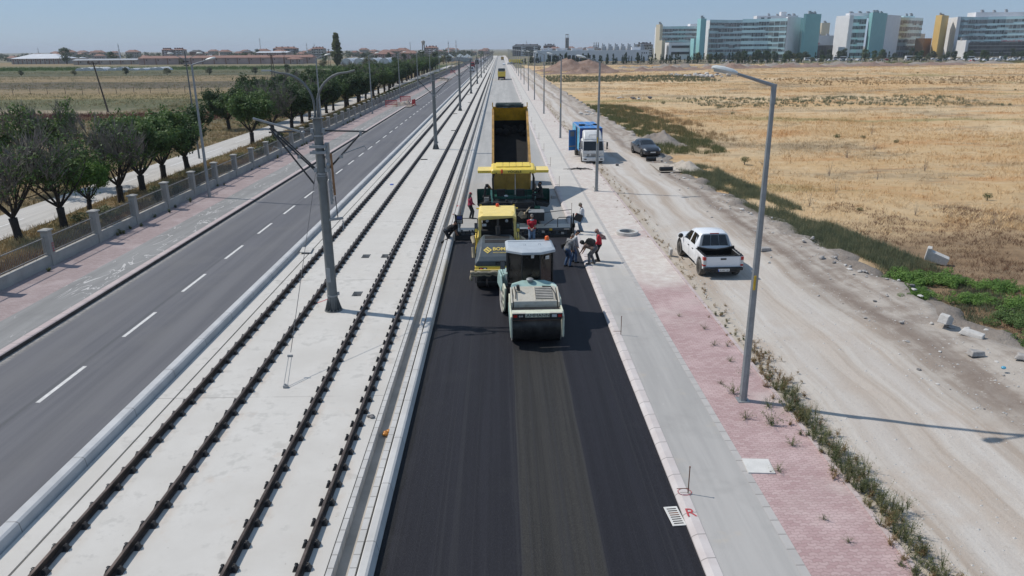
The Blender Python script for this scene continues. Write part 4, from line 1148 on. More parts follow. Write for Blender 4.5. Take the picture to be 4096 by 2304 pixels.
    for a,b in((-3.1,-2.1),(2.45,3.2)):
        m=MB().mat('black_part');m.tube([(a,-3.2,.5),(a,-3.2,1.22),(a+.08,-3.2,1.28),(b-.08,-3.2,1.28),(b,-3.2,1.22),(b,-3.2,.5)],.024,7);m.build('hand_rail',sc)
    for x,s in((-3.32,-1),(3.32,1)):
        m=MB().mat('hull_black');m.b2((x-.06,-3.5,.02),(x+.06,-3.3,1.0));m.tube([(x,-3.4,.9),(x,-3.4,1.55)],.05,8);m.tube([(x-s*.1,-3.35,.2),(x-s*.1,-3.35,1.45)],.028,6)
        m.b2((x-.1,-3.5,.75),(x+.1,-3.3,.95));en=m.build('end_gate_post',sc)
        m=MB().mat('black_part');
        if s<0:m.b2((x+.05,-3.62,1.05),(x+.42,-3.5,1.55))
        else:m.box((x+.28,-3.4,1.3),(.42,.14,.42),ry=.4)
        cp=m.build('control_panel',en,bevel=.03)
        if s<0:
            m=MB().mat('screen_blue');m.b2((x+.1,-3.635,1.32),(x+.37,-3.622,1.5));m.mat('sign_white')
            for a in range(4):
                for b in range(3):m.b2((x+.11+.07*a,-3.635,1.1+.065*b),(x+.15+.07*a,-3.622,1.14+.065*b))
            m.build('screen',cp)
        m=MB().mat('beacon_red');m.sphere((x+s*.12,-3.5,1.58 if s<0 else 1.52),.035,8,6);m.build('stop_button',cp,smooth=True)
    # tool box, augers, levelling arms
    m=MB().mat('hull_black');m.b2((.85,-2.2,.85),(2.15 if False else 1.75,-1.3,1.32));m.mat('lamp_grey');m.b2((.83,-2.22,1.32),(1.77,-1.28,1.36));m.build('tool_box',t,bevel=.015)
    for s in(-1,1):
        m=MB().mat('hull_black');m.tube([(s*1.45,-2.2,.55),(s*1.7,.5,.6),(s*1.7,2.6,.5)],.09,8);m.build('tow_arm',t)
    m=MB().mat('arm_dark');m.tube([(1.7,-2.9,.75),(2.3,-2.5,1.05)],.025,6);m.tube([(1.65,-1.6,1.2),(3.4,-1.2,1.3)],.02,6);m.build('lever',t)
    m=MB().mat('cardboard');m.box((.55,-1.75,1.1),(.35,.3,.25),rz=.4,rx=.3);m.box((.75,-1.7,1.3),(.06,.5,.35),rz=-.3,rx=.4,ry=.5);m.box((.4,-1.9,1.2),(.25,.03,.35),ry=.6);m.build('cardboard_scrap',t)
    m=MB().mat('hull_black')
    for x in(-.15,.1):m.tube([(x,-1.3,.6),(x,-1.3,1.75),(x+.1,-1.1,1.85)],.03,6)
    m.build('ladder_rail',t)
    return t
paver()
# ---------------------------------------------------------------- dump truck
def dump_truck(loc,rz,raised,label,ang=28):
    t=empty('dump_truck',loc,rz,label,'dump truck')
    # local: rear at y=0, cab towards +y, ground z=0, width 2.6
    m=MB().mat('hull_black');m.b2((-.45,.4,.75),(.45,8.6,1.05));m.b2((-1.0,5.6,.5),(-.5,6.8,1.0));m.b2((.5,5.6,.5),(1.0,6.8,1.0));m.build('chassis',t)
    for y in(1.5,2.85,6.6,8.2):
        for s in(-1,1):wheel(t,(s*1.02,y,.52),.52,.5 if y<4 else .32,'rim_steel','tyre_dust')
    m=MB().mat('bed_yellow' if raised else 'machine_yellow');
    m.loft([[(-1.22,y,.85),(1.22,y,.85),(1.22,y,z),(.9,y,z+.1),(-.9,y,z+.1),(-1.22,y,z)] for y,z in((7.55,2.9),(9.2,2.85),(9.45,2.0))]);c=m.build('cab',t,bevel=.05)
    m=MB().mat('glass_dark');m.add([(-1.1,9.28,2.75),(1.1,9.28,2.75),(1.12,9.44,1.98),(-1.12,9.44,1.98)],[(0,1,2,3)]);
    for s in(-1,1):m.add([(s*1.226,7.9,1.95),(s*1.226,9.1,1.95),(s*1.226,9.0,2.7),(s*1.226,7.9,2.7)],[(0,1,2,3)])
    m.build('cab_window',c)
    b=bpy.data.objects.new('tipper_bed',None);COL.objects.link(b);setpar(b,t)
    # build bed vertices in truck space directly (so every part is a direct child mesh)
    a=R(ang) if raised else 0
    piv=Vector((0,.1,1.25))
    def tr(p):
        p=Vector(p);y,z=p.y-piv.y,p.z-piv.z
        return (p.x,piv.y+y*math.cos(a)-z*math.sin(a),piv.z+y*math.sin(a)+z*math.cos(a))
    bpy.data.objects.remove(b);KIDS[t.name].remove(KIDS[t.name][-1])
    L=7.35;H=1.55;W=1.28
    def bx(m,lo,hi):
        x0,y0,z0=lo;x1,y1,z1=hi
        m.add([tr(q) for q in((x0,y0,z0),(x1,y0,z0),(x1,y1,z0),(x0,y1,z0),(x0,y0,z1),(x1,y0,z1),(x1,y1,z1),(x0,y1,z1))],[(0,3,2,1),(4,5,6,7),(0,1,5,4),(1,2,6,5),(2,3,7,6),(3,0,4,7)])
    m=MB().mat('bed_yellow');bx(m,(-W,0,1.2),(W,L,1.3))
    for s in(-1,1):
        bx(m,(s*W,0,1.3),(s*(W-.07),L,1.3+H))
        for k in range(7):bx(m,(s*W,.2+k*1.1,1.3),(s*(W+.05),.32+k*1.1,1.25+H))
    bx(m,(-W,L-.08,1.3),(W,L,1.3+H+.25));
    bed=m.build('tipper_bed',t,bevel=.012,seg=1)
    m=MB().mat('rail_worn' if raised else 'bed_yellow')
    for s in(-1,1):bx(m,(s*(W+.06),-.02,1.3+H),(s*(W-.1),L,1.3+H+.08))
    m.build('top_rail',bed)
    m=MB()
    if raised:
        m.mat('bed_black');bx(m,(-W+.09,2.6,1.305),(W-.09,L-.1,1.325))
        for s in(-1,1):bx(m,(s*(W-.075),2.9,1.32),(s*(W-.09),L-.1,1.3+H-.02))
        bx(m,(-W+.09,L-.11,1.32),(W-.09,L-.09,1.3+H*.42))
        m.mat('bed_worn');bx(m,(-W+.09,0,1.303),(W-.09,2.6,1.318))
        for s in(-1,1):bx(m,(s*(W-.074),0,1.32),(s*(W-.086),2.9,1.3+H-.02))
        m.mat('bed_black');bx(m,(-.8,.1,1.32),(.35,4,1.34))
        m.build('bed_lining',bed)
        # sticking asphalt: lumpy remains against the front wall
        m=MB().mat('bed_black');rr=random.Random(2)
        for k in range(26):
            x=rr.uniform(-W+.2,W-.2);y=L-.2-rr.random()*.9
            p=tr((x,y,1.3+.3*rr.random()));m.sphere(p,(.25,.3,.22),7,5)
        m.build('asphalt_remains',bed,smooth=True,auto=False)
        m=MB().mat('tarp_green')
        pts=[tr((x,L-.02+.03*math.sin(x*9),1.3+H+.33+.04*math.sin(x*5))) for x in np.linspace(-1.05,1.0,14)]
        m.tube(pts,[.15+.02*math.sin(k*2.1) for k in range(14)],8)
        m.add([tr((-.95,L-.25,1.3+H+.3)),tr((.75,L-.25,1.3+H+.3)),tr((.9,L+.25,1.3+H+.42)),tr((-1.0,L+.25,1.3+H+.42))],[(0,1,2,3)])
        m.build('rolled_tarp',t,smooth=True)
        m=MB().mat('tail_yellow')
        z1=tr((0,0,1.3+H))[2]-.05;z0=z1-1.32;y=-.12+tr((0,0,1.3+H))[1]*0
        y=tr((0,0,1.3+H))[1]
        m.b2((-W,y-.06,z0),(W,y,z1))
        for x in(-W+.06,-.42,.42,W-.06):m.b2((x-.06,y-.12,z0),(x+.06,y-.06,z1))
        for z in(z0+.05,z1-.05):m.b2((-W,y-.12,z-.05),(W,y-.06,z+.05))
        tg=m.build('tailgate',t,bevel=.012)
        text('SAHMAN',tg,.18,face_mat((0,y-.064,z1-.45),(1,0,0),(0,0,1)),'tarp_green',.002) if False else None
        for s in(-1,1):
            m=MB().mat('bed_yellow');q=tr((s*(W+.0),L-.05,1.3+H+.2));m.tube([q,(q[0],q[1],q[2]+.35)],.04,6);m.build('tarp_hook',t)
        m=MB().mat('lamp_grey');m.cyl((0,6.0,1.0),tr((0,6.3,1.2)),.12,12);m.build('hydraulic_ram',t)
    else:
        m.mat('machine_yellow');m.b2((-W,-.07,1.2),(W,0,1.3+H))
        for k in range(7):m.b2((-W+.05+k*.4,-.13,1.25),(-W+.15+k*.4,-.07,1.25+H))
        m.build('tailgate',t,bevel=.01)
        m=MB().mat('slate_paint');m.prism([(-1.15,3.0),(1.15,3.0),(1.25,3.55),(1.05,3.75),(-1.05,3.75),(-1.25,3.55)],'y',7.0,7.6);m.mat('tarp_green');m.add([(-W,.2,2.86),(W,.2,2.86),(W,L,2.86),(0,L*.5,3.0),(-W,L,2.86)],[(0,1,3),(1,2,3),(2,4,3),(4,0,3)]);m.build('tarp_cover',t)
        m=MB().mat('black_part');m.b2((-1.2,-.15,.55),(1.2,0,.8));m.b2((-1.25,.2,.75),(1.25,.5,1.15));bp=m.build('bumper',t)
        m=MB().mat('lamp_red')
        for s in(-1,1):m.b2((s*.8,-.17,.6),(s*1.15,-.15,.75))
        m.build('tail_light',bp)
    return t
dump_truck((.70,50.45,-.28),0,True,'yellow dump truck with raised black tipper bed tilted toward the paver')
dump_truck((.55,262,-.28),0,False,'distant yellow dump truck driving away on the grey road base')
# ---------------------------------------------------------------- cars
class Body:
    def __init__(s,st):s.st=st
    def ring(s,i):
        y,zb,w,zbelt,wt,zt=s.st[i]
        return [Vector(q) for q in((0,y,zb),(.82*w,y,zb),(.96*w,y,zb+.09),(w,y,(zb+zbelt)*.52),(.985*w,y,zbelt),(wt,y,zt-.07),(wt*.82,y,zt),(0,y,zt+.015))]
    def P(s,fi,fj,side=1):
        i=min(int(fi),len(s.st)-2);f=fi-i;a,b=s.ring(i),s.ring(i+1)
        j=min(int(fj),6);g=fj-j
        p=(a[j]*(1-g)+a[j+1]*g)*(1-f)+(b[j]*(1-g)+b[j+1]*g)*f
        return Vector((p.x*side,p.y,p.z))
    def mesh(s,m):
        secs=[]
        for i in range(len(s.st)):
            r=s.ring(i);secs.append([q for q in r]+[Vector((-q.x,q.y,q.z)) for q in r[-2:0:-1]])
        m.loft(secs);return m
    def panel(s,m,i0,i1,j0,j1,side=1,h=.008,n=6,k=4):
        vs=[]
        for a in range(n+1):
            for b in range(k+1):
                fi=i0+(i1-i0)*a/n;fj=j0+(j1-j0)*b/k
                p=s.P(fi,fj,side);du=s.P(min(fi+.02,len(s.st)-1.001),fj,side)-s.P(max(fi-.02,0),fj,side);dv=s.P(fi,min(fj+.02,6.999),side)-s.P(fi,max(fj-.02,0),side)
                nn=du.cross(dv)
                if nn.length>0:nn.normalize()
                c=Vector((0,p.y,.7))
                if nn.dot(p-c)<0:nn=-nn
                vs.append(p+nn*h)
        m.add(vs,[(a*(k+1)+b,a*(k+1)+b+1,(a+1)*(k+1)+b+1,(a+1)*(k+1)+b) for a in range(n) for b in range(k)])
        return m
    def wide(s,m,i0,i1,j0,h=.008,n=5):
        """panel over the top from side j0 to the other side (windscreens)"""
        for sd in(-1,1):s.panel(m,i0,i1,j0,6.999,sd,h,n,5)
        return m
SED=[(2.27,.36,.60,.56,.50,.64),(2.17,.22,.80,.66,.66,.78),(1.75,.19,.875,.77,.70,.90),(1.2,.19,.89,.88,.74,.99),(.92,.19,.89,.91,.76,1.04),(.12,.19,.89,.94,.63,1.41),(-.35,.19,.89,.95,.63,1.475),(-1.05,.19,.89,.97,.61,1.43),(-1.62,.19,.88,.98,.68,1.12),(-1.95,.21,.87,.98,.74,1.07),(-2.18,.26,.83,.95,.72,1.03),(-2.26,.4,.74,.84,.6,.9)]
def arch(parent,locs,r,w,mat='black_interior'):
    m=MB().mat(mat)
    for(x,y,z)in locs:
        s=1 if x>0 else -1;m.lathe([(r,x-s*.25),(r,x),(.01,x)],c=(0,y,z),axis='x',n=22)
    return m.build('wheel_arch',parent)
def sedan(loc,rz,mat,label,cat='car'):
    t=empty('parked_car',loc,rz,label,cat)
    B=Body(SED);m=MB().mat(mat);B.mesh(m);b=m.build('body',t,smooth=True)
    b.data.polygons.foreach_set('use_smooth',[True]*len(b.data.polygons))
    m=MB().mat('glass_dark');B.wide(m,4.08,4.92,5.05);m.build('windscreen',t,smooth=True)
    m=MB().mat('glass_dark');B.wide(m,7.1,7.92,5.05);m.build('rear_window',t,smooth=True)
    for s in(-1,1):
        m=MB().mat('glass_dark');B.panel(m,4.55,5.75,4.12,4.92,s);B.panel(m,5.85,7.0,4.12,4.92,s);B.panel(m,7.05,7.5,4.15,4.8,s);m.build('side_window',t,smooth=True)
        m=MB().mat('lamp_clear');B.panel(m,.55,1.75,4.0,4.9,s,.01);m.build('headlight',t,smooth=True)
        m=MB().mat('lamp_red');B.panel(m,9.6,10.4,3.6,4.8,s,.01);m.build('tail_light',t,smooth=True)
        m=MB().mat('black_part');m.sphere((s*.98,.72,1.0),(.11,.07,.08),9,6);m.build('wing_mirror',t,smooth=True)
        m=MB().mat('rim_steel')
        for i in(5.6,6.85):
            q=B.P(i,3.6,s);m.box((q.x+s*.01,q.y,q.z),(.02,.16,.03))
        m.build('door_handle',t)
        m=MB().mat('black_part');
        for i in(5.8,7.0):
            B.panel(m,i,i+.03,2.3,4.1,s,.004,1,4)
        m.build('door_gap',t)
    m=MB().mat('black_part');m.b2((-.45,2.2,.32),(.45,2.285,.46));B.wide(m,.12,.9,3.9,.012,4) if False else None;m.b2((-.5,2.22,.52),(.5,2.285,.62));m.build('grille',t)
    m=MB().mat('plate_white');m.b2((-.26,2.29,.42),(.26,2.30,.53));pl=m.build('number_plate',t)
    wl=[(s*.80,y,.31) for y in(1.42,-1.30) for s in(-1,1)]
    arch(t,[(s*.895,y,.33) for y in(1.42,-1.30) for s in(-1,1)],.37,.2)
    for q in wl:wheel(t,q,.315,.21,'rim_steel','tyre')
    return t
sedan((14.25,73.05,.05),R(188)+PI*0,'grey_car','dark grey sedan parked on the dirt road before the rubble')
# ---------------------------------------------------------------- pickup
PK=[(2.62,.45,.62,.72,.55,.84),(2.52,.32,.80,.86,.70,.98),(2.1,.30,.90,.98,.74,1.06),(1.35,.30,.92,1.06,.78,1.12),(1.12,.30,.92,1.08,.80,1.16),(.42,.30,.92,1.10,.66,1.68),(-.05,.30,.92,1.10,.67,1.76),(-.60,.30,.92,1.10,.66,1.77),(-1.0,.30,.92,1.10,.64,1.72),(-1.22,.30,.92,1.10,.74,1.12)]
def pickup(loc,rz,label):
    t=empty('pickup_truck',loc,rz,label,'pickup truck')
    B=Body(PK);m=MB().mat('white_car');B.mesh(m);m.build('body',t,smooth=True)
    m=MB().mat('glass_dark');B.wide(m,4.08,4.92,5.05);m.build('windscreen',t,smooth=True)
    m=MB().mat('lamp_grey');B.wide(m,8.05,8.9,4.9,.006);m.build('rear_window_frame',t,smooth=True)
    rw=KIDS[t.name][-1]
    for a,b in((-.60,-.22),(-.19,.19),(.22,.60)):
        m=MB().mat('glass_dark');y0,z0,y1,z1=-1.015,1.66,-1.20,1.20
        k=.93
        m.add([(a*k*.92,y0-.02,z0),(b*k*.92,y0-.02,z0),(b*k*1.12,y1-.03,z1),(a*k*1.12,y1-.03,z1)],[(0,1,2,3)]);m.build('pane',rw)
    m=MB().mat('lamp_red');m.box((0,-1.0,1.72),(.42,.03,.05));m.build('brake_light',t)
    for s in(-1,1):
        for i0,i1 in((4.45,6.05),(6.3,7.75)):
            m=MB().mat('glass_dark');B.panel(m,i0,i1,4.12,4.9,s);m.build('side_window',t,smooth=True)
        m=MB().mat('black_part')
        for i in(6.15,):
            B.panel(m,i,i+.03,2.3,4.1,s,.004,1,4)
        for y in(-.02,-.75):m.box((s*.925,y,.95),(.03,.16,.035))
        m.build('door_handle',t)
        m=MB().mat('black_part');m.sphere((s*1.05,.95,1.16),(.13,.09,.12),10,7);m.mat('white_car');m.sphere((s*1.06,.99,1.15),(.12,.06,.105),10,7);m.build('wing_mirror',t,smooth=True)
        # bed side with arch
        m=MB().mat('white_car')
        yy=[-1.2,-1.45]+[-1.93+.47*math.cos(a) for a in np.linspace(.0,PI,11)]+[-2.55,-2.58]
        prof=[(-1.2,1.06),(-2.58,1.05),(-2.58,.48),(-2.42,.42)]+[(-1.93-.46*math.cos(a),.40+.46*math.sin(a)) for a in np.linspace(0,PI,12)]+[(-1.42,.36),(-1.2,.36)]
        m.prism(prof,'x',s*.78,s*.915);m.build('bed_side',t,bevel=.025,seg=2,smooth=True)
        m=MB().mat('lamp_red');m.b2((s*.80,-2.61,.86),(s*.93,-2.42,1.02));m.b2((s*.80,-2.61,.58),(s*.93,-2.42,.66));tl=m.build('tail_light',t,bevel=.015)
        m=MB().mat('lamp_clear');m.b2((s*.81,-2.605,.67),(s*.925,-2.44,.85));m.build('clear_lens',tl)
    m=MB().mat('lamp_grey') if False else MB().mat('white_car');m.b2((-.78,-2.585,.52),(.78,-2.50,1.03));tg=m.build('tailgate',t,bevel=.02)
    m=MB().mat('black_part');m.b2((-.13,-2.60,.88),(.13,-2.58,.95));m.build('handle',tg)
    text('4x4',tg,.05,face_mat((.6,-2.59,.64),(1,0,0),(0,0,1)),'lamp_grey',.001) if False else None
    m=MB().mat('black_interior');m.b2((-.78,-2.5,.52),(.78,-1.22,.58));m.b2((-.78,-1.26,.5),(.78,-1.2,1.03));m.build('bed_liner',t)
    m=MB().mat('black_part')
    for s in(-1,1):
        m.b2((s*.79,-2.58,1.045),(s*.90,-1.2,1.075));m.b2((s*.77,-2.5,.56),(s*.785,-1.25,1.04))
        for k in range(4):m.box((s*.86,-1.5-.3*k,1.09),(.03,.05,.05))
    m.b2((-.8,-2.58,1.03),(.8,-2.49,1.065))
    for k in range(5):m.box((-.56+.28*k,-2.54,1.08),(.06,.04,.04))
    m.build('bed_rail',t)
    m=MB().mat('bed_black');m.tube([(-.86,-1.3,1.12),(-.4,-1.42,1.06),(0,-1.45,1.04),(.45,-1.42,1.08),(.88,-1.28,1.13)],[.07,.06,.055,.06,.07],8);m.build('rolled_cover',t,smooth=True)
    m=MB().mat('tyre');m.sphere((.45,-2.15,.68),(.22,.2,.14),9,6);m.sphere((.62,-1.9,.7),(.12,.14,.14),8,6);m.build('sack',t,smooth=True)
    m=MB().mat('black_part');m.b2((-.90,-2.72,.40),(.90,-2.52,.54));m.b2((-.62,-2.74,.33),(.62,-2.56,.42));bp=m.build('bumper',t,bevel=.03)
    m=MB().mat('plate_white');m.b2((-.26,-2.765,.375),(.26,-2.745,.49));pl=m.build('number_plate',bp)
    m=MB().mat('plate_blue');m.b2((-.26,-2.768,.375),(-.215,-2.764,.49));m.build('plate_band',pl)
    text('42 ANY 205',pl,.105,face_mat((.02,-2.767,.432),(1,0,0),(0,0,1)),'ink',.001,'lettering',.01,.78)
    arch(t,[(s*.925,1.55,.43) for s in(-1,1)],.45,.2)
    for y in(1.55,-1.93):
        for s in(-1,1):wheel(t,(s*.81,y*.8+(.25 if y>0 else -.385),.36),.37,.25,'rim_steel','tyre_dust')
    m=MB().mat('hull_black');m.b2((-.7,-2.4,.3),(.7,2.2,.45));m.build('chassis',t)
    return t
pickup((10.0,34.65,.0),R(1.5),'white double cab pickup with dark open bed parked on the dirt road')
# ---------------------------------------------------------------- blue box truck
def box_truck(loc,rz,label):
    t=empty('box_truck',loc,rz,label,'truck')     # +y = rear, front at y=0
    m=MB().mat('white_dusty')
    def cs(y,z0,z1,w,c):return [(-w,y,z0),(w,y,z0),(w,y,z1-c),(w-c*.6,y,z1),(-w+c*.6,y,z1),(-w,y,z1-c)]
    m.loft([cs(.02,.40,.95,.97,.05),cs(.0,.45,1.12,.98,.05),cs(.35,.45,2.02,.95,.10),cs(.55,.45,2.1,.96,.1),cs(1.65,.5,2.1,.96,.08)])
    c=m.build('cab',t,bevel=.03,smooth=True)
    m=MB().mat('glass_dark');m.add([(-.90,.0,1.17),(.90,.0,1.17),(.86,.31,1.96),(-.86,.31,1.96)],[(0,1,2,3)]);m.build('windscreen',c)
    m=MB().mat('cable');m.tube([(-.5,-.02,1.16),(-.1,-.01,1.22)],.012,5);m.tube([(.2,-.02,1.16),(.6,-.01,1.22)],.012,5);m.build('wiper',c)
    for s in(-1,1):
        m=MB().mat('glass_dark');m.add([(s*.985,.25,1.2),(s*.985,1.2,1.2),(s*.968,1.2,1.95),(s*.968,.5,1.95)],[(0,1,2,3)]);m.build('side_window',c)
        m=MB().mat('lamp_clear');m.b2((s*.62,-.035,.72),(s*.95,.02,.95));m.build('headlight',c,bevel=.03)
        m=MB().mat('black_part');m.tube([(s*.95,.2,1.95),(s*1.2,.05,1.95),(s*1.24,.02,1.2),(s*.98,.2,1.1)],.015,5);m.b2((s*1.17,-.05,1.5),(s*1.31,.04,1.92));m.b2((s*1.17,-.05,1.3),(s*1.31,.04,1.45));m.build('wing_mirror',c)
    m=MB().mat('black_part')
    for a,b in((-.56,-.36),(-.22,.5)):
        for z in(.70,.82):m.b2((a,-.02,z),(b,.02,z+.04))
    m.b2((-.62,-.025,.6),(.62,.02,.64));m.build('grille',c)
    m=MB().mat('white_dusty');m.b2((-.99,-.12,.22),(.99,.15,.58));bp=m.build('bumper',t,bevel=.05)
    m=MB().mat('plate_white');m.b2((-.26,-.135,.36),(.26,-.122,.48));pl=m.build('number_plate',bp);text('42 CY 831',pl,.1,face_mat((0,-.137,.42),(1,0,0),(0,0,1)),'ink',.001,'lettering',.01,.8) if False else None
    m=MB().mat('black_part')
    for s in(-1,1):m.b2((s*.62,-.135,.36),(s*.84,-.122,.45))
    m.build('fog_light',bp)
    # deflector
    m=MB().mat('white_dusty')
    def ds(y,z,w):return [(-w,y,2.08),(w,y,2.08),(w*.97,y,z-.12),(w*.85,y,z),(-w*.85,y,z),(-w*.97,y,z-.12)]
    m.loft([ds(.45,2.16,.9),ds(.7,2.5,.86),(ds(1.05,2.78,.84)),ds(1.62,2.86,.86)]);m.build('wind_deflector',t,smooth=True,bevel=.02)
    m=MB().mat('arm_dark');m.tube([(-.36,.66,2.25),(-.36,.5,2.52),(.42,.5,2.52),(.42,.66,2.25)],.02,6);m.build('horn_bar',t)
    # box
    bw=1.06
    m=MB().mat('blue_box');m.b2((-bw,1.9,.85),(bw,8.1,3.0));bx=m.build('cargo_box',t,bevel=.02)
    m=MB().mat('blue_dark');m.b2((-bw+.03,1.885,.9),(bw-.03,1.9,2.97));m.build('front_panel',bx)
    m=MB().mat('blue_print');m.b2((-bw-.008,2.1,1.0),(-bw,3.6,2.9));m.b2((-bw-.008,5.2,1.0),(-bw,7.9,2.9));m.build('printed_side',bx)
    m=MB().mat('black_interior');m.b2((-bw-.01,3.85,.75),(-bw+.0,4.85,2.85));m.build('door_opening',bx)
    m=MB().mat('lamp_clear')
    for e in((-bw,1.9),(bw,1.9)):m.b2((e[0]-.025,e[1]-.025,.85),(e[0]+.025,e[1]+.025,3.01))
    for s in(-1,1):m.b2((s*bw-.025,1.92,2.985),(s*bw+.025,8.1,3.015))
    m.mat('roof_grey')
    for x in(-.55,.0,.55):m.b2((x-.015,1.95,3.0),(x+.015,8.1,3.01))
    m.build('edge_trim',bx)
    m=MB().mat('black_part');m.box((-.62,4.0,3.08),(.5,.35,.14),rz=.3);m.box((.72,4.6,3.06),(.3,.3,.12),rz=.2);m.tube([(-.5,4.0,3.1),(.1,3.7,3.06)],.03,5);m.tube([(.7,4.6,3.05),(.25,4.2,3.04)],.03,5);m.box((.05,1.86,2.92),(.7,.06,.07));m.build('roof_fitting',bx)
    m=MB().mat('blue_box');m.box((-bw-.36,4.9,1.55),(.72,.05,1.95),rz=.35);dr=m.build('side_door',t)
    m=MB().mat('lamp_grey');m.box((-bw-.36,4.865,2.15),(.42,.02,.48),rz=.35);m.mat('yellow_paint');m.box((-bw-.36,4.865,.98),(.66,.02,.05),rz=.35);m.build('door_window',dr)
    m=MB().mat('hull_black');m.b2((-.4,1.5,.5),(.4,8,.85));m.b2((-.95,2.3,.4),(.95,3.6,.8));m.b2((-.95,6.4,.5),(.95,8,.82));m.build('chassis',t)
    for y in(.95,5.6):
        for s in(-1,1):wheel(t,(s*.86,y,.40),.40,.26 if y<2 else .4,'rim_steel','tyre_dust')
    arch(t,[(s*.962,.95,.44) for s in(-1,1)],.46,.2)
    return t
box_truck((8.42,67.45,.02),R(.8),'blue and white box truck with its side door open on the pavement')
# ================================================================ people
simple('skin',(.33,.17,.105),.6,var=.15,sc=8)
simple('cloth_red',(.50,.02,.035),.85,var=.25,sc=5)
simple('cloth_raspberry',(.33,.035,.075),.85,var=.3,sc=5)
simple('cloth_black',(.012,.012,.013),.85,var=.4,sc=5)
simple('cloth_dark',(.028,.033,.035),.85,var=.4,sc=5)
simple('jeans_light',(.155,.225,.32),.85,var=.35,sc=5)
simple('jeans_blue',(.045,.085,.17),.85,var=.4,sc=5)
simple('cloth_white',(.50,.51,.53),.85,var=.15,sc=5)
simple('cloth_grey',(.17,.165,.165),.85,var=.25,sc=5)
simple('cloth_greytrouser',(.115,.115,.12),.85,var=.25,sc=5)
simple('cloth_brown',(.17,.115,.095),.85,var=.3,sc=5)
simple('cap_beige',(.30,.27,.21),.85,var=.2)
simple('cap_grey',(.20,.185,.165),.85,var=.2)
simple('cap_red',(.33,.02,.03),.8)
simple('navy',(.02,.025,.05),.85)
simple('hair_grey',(.16,.15,.14),.8,var=.3,sc=20)
simple('shoe',(.02,.019,.018),.7,dirt=((.12,.1,.09),.5))
simple('shoe_grey',(.15,.14,.13),.8)
simple('eye',(.01,.01,.01),.2)
def m_plaid():
    n=NT('plaid');x,y,z=n.xyz()
    a=n.ss(n.math('PINGPONG',z,.022),.009,.013);b=n.ss(n.math('PINGPONG',n.math('ADD',x,y),.022),.009,.013)
    c=n.mix(n.math('MULTIPLY',n.math('ADD',a,b),.5),(.07,.07,.075),(.36,.36,.36));n.out(c,.85,spec=.2)
m_plaid()
def m_scarf():
    n=NT('scarf');c=n.mix(n.ss(n.voro(14),.15,.4),(.10,.035,.03),(.33,.22,.19));n.out(c,.85,spec=.2)
m_scarf()
def remesh(name,caps,vox,mat,parent=None,smooth_it=4,ell=()):
    m=MB()
    for a,b,ra,rb in caps:
        a=Vector(a);b=Vector(b)
        m.tube([a,b],[ra,rb],10);m.sphere(a,ra,10,7);m.sphere(b,rb,10,7)
    for c,r in ell:m.sphere(c,r,12,9)
    o=m.build(name+'_tmp',None,mat)
    md=o.modifiers.new('r','REMESH');md.mode='VOXEL';md.voxel_size=vox
    ms=o.modifiers.new('s','SMOOTH');ms.factor=.5;ms.iterations=smooth_it
    dg=bpy.context.evaluated_depsgraph_get();me=bpy.data.meshes.new_from_object(o.evaluated_get(dg))
    bpy.data.objects.remove(o)
    me.name=name;me.materials.clear();me.materials.append(MATS[mat])
    me.polygons.foreach_set('use_smooth',[True]*len(me.polygons))
    q=bpy.data.objects.new(name,me);COL.objects.link(q)
    if parent is not None:setpar(q,parent)
    return q
def ik(a,b,l1,l2,pole):
    a=Vector(a);b=Vector(b);d=b-a;L=min(d.length,(l1+l2)*.999);u=d.normalized()
    x=(l1*l1-l2*l2+L*L)/(2*L);h=math.sqrt(max(0,l1*l1-x*x))
    p=Vector(pole);p=p-u*p.dot(u);p=p.normalized() if p.length>1e-5 else u.orthogonal().normalized()
    return a+u*x+p*h,a+u*L
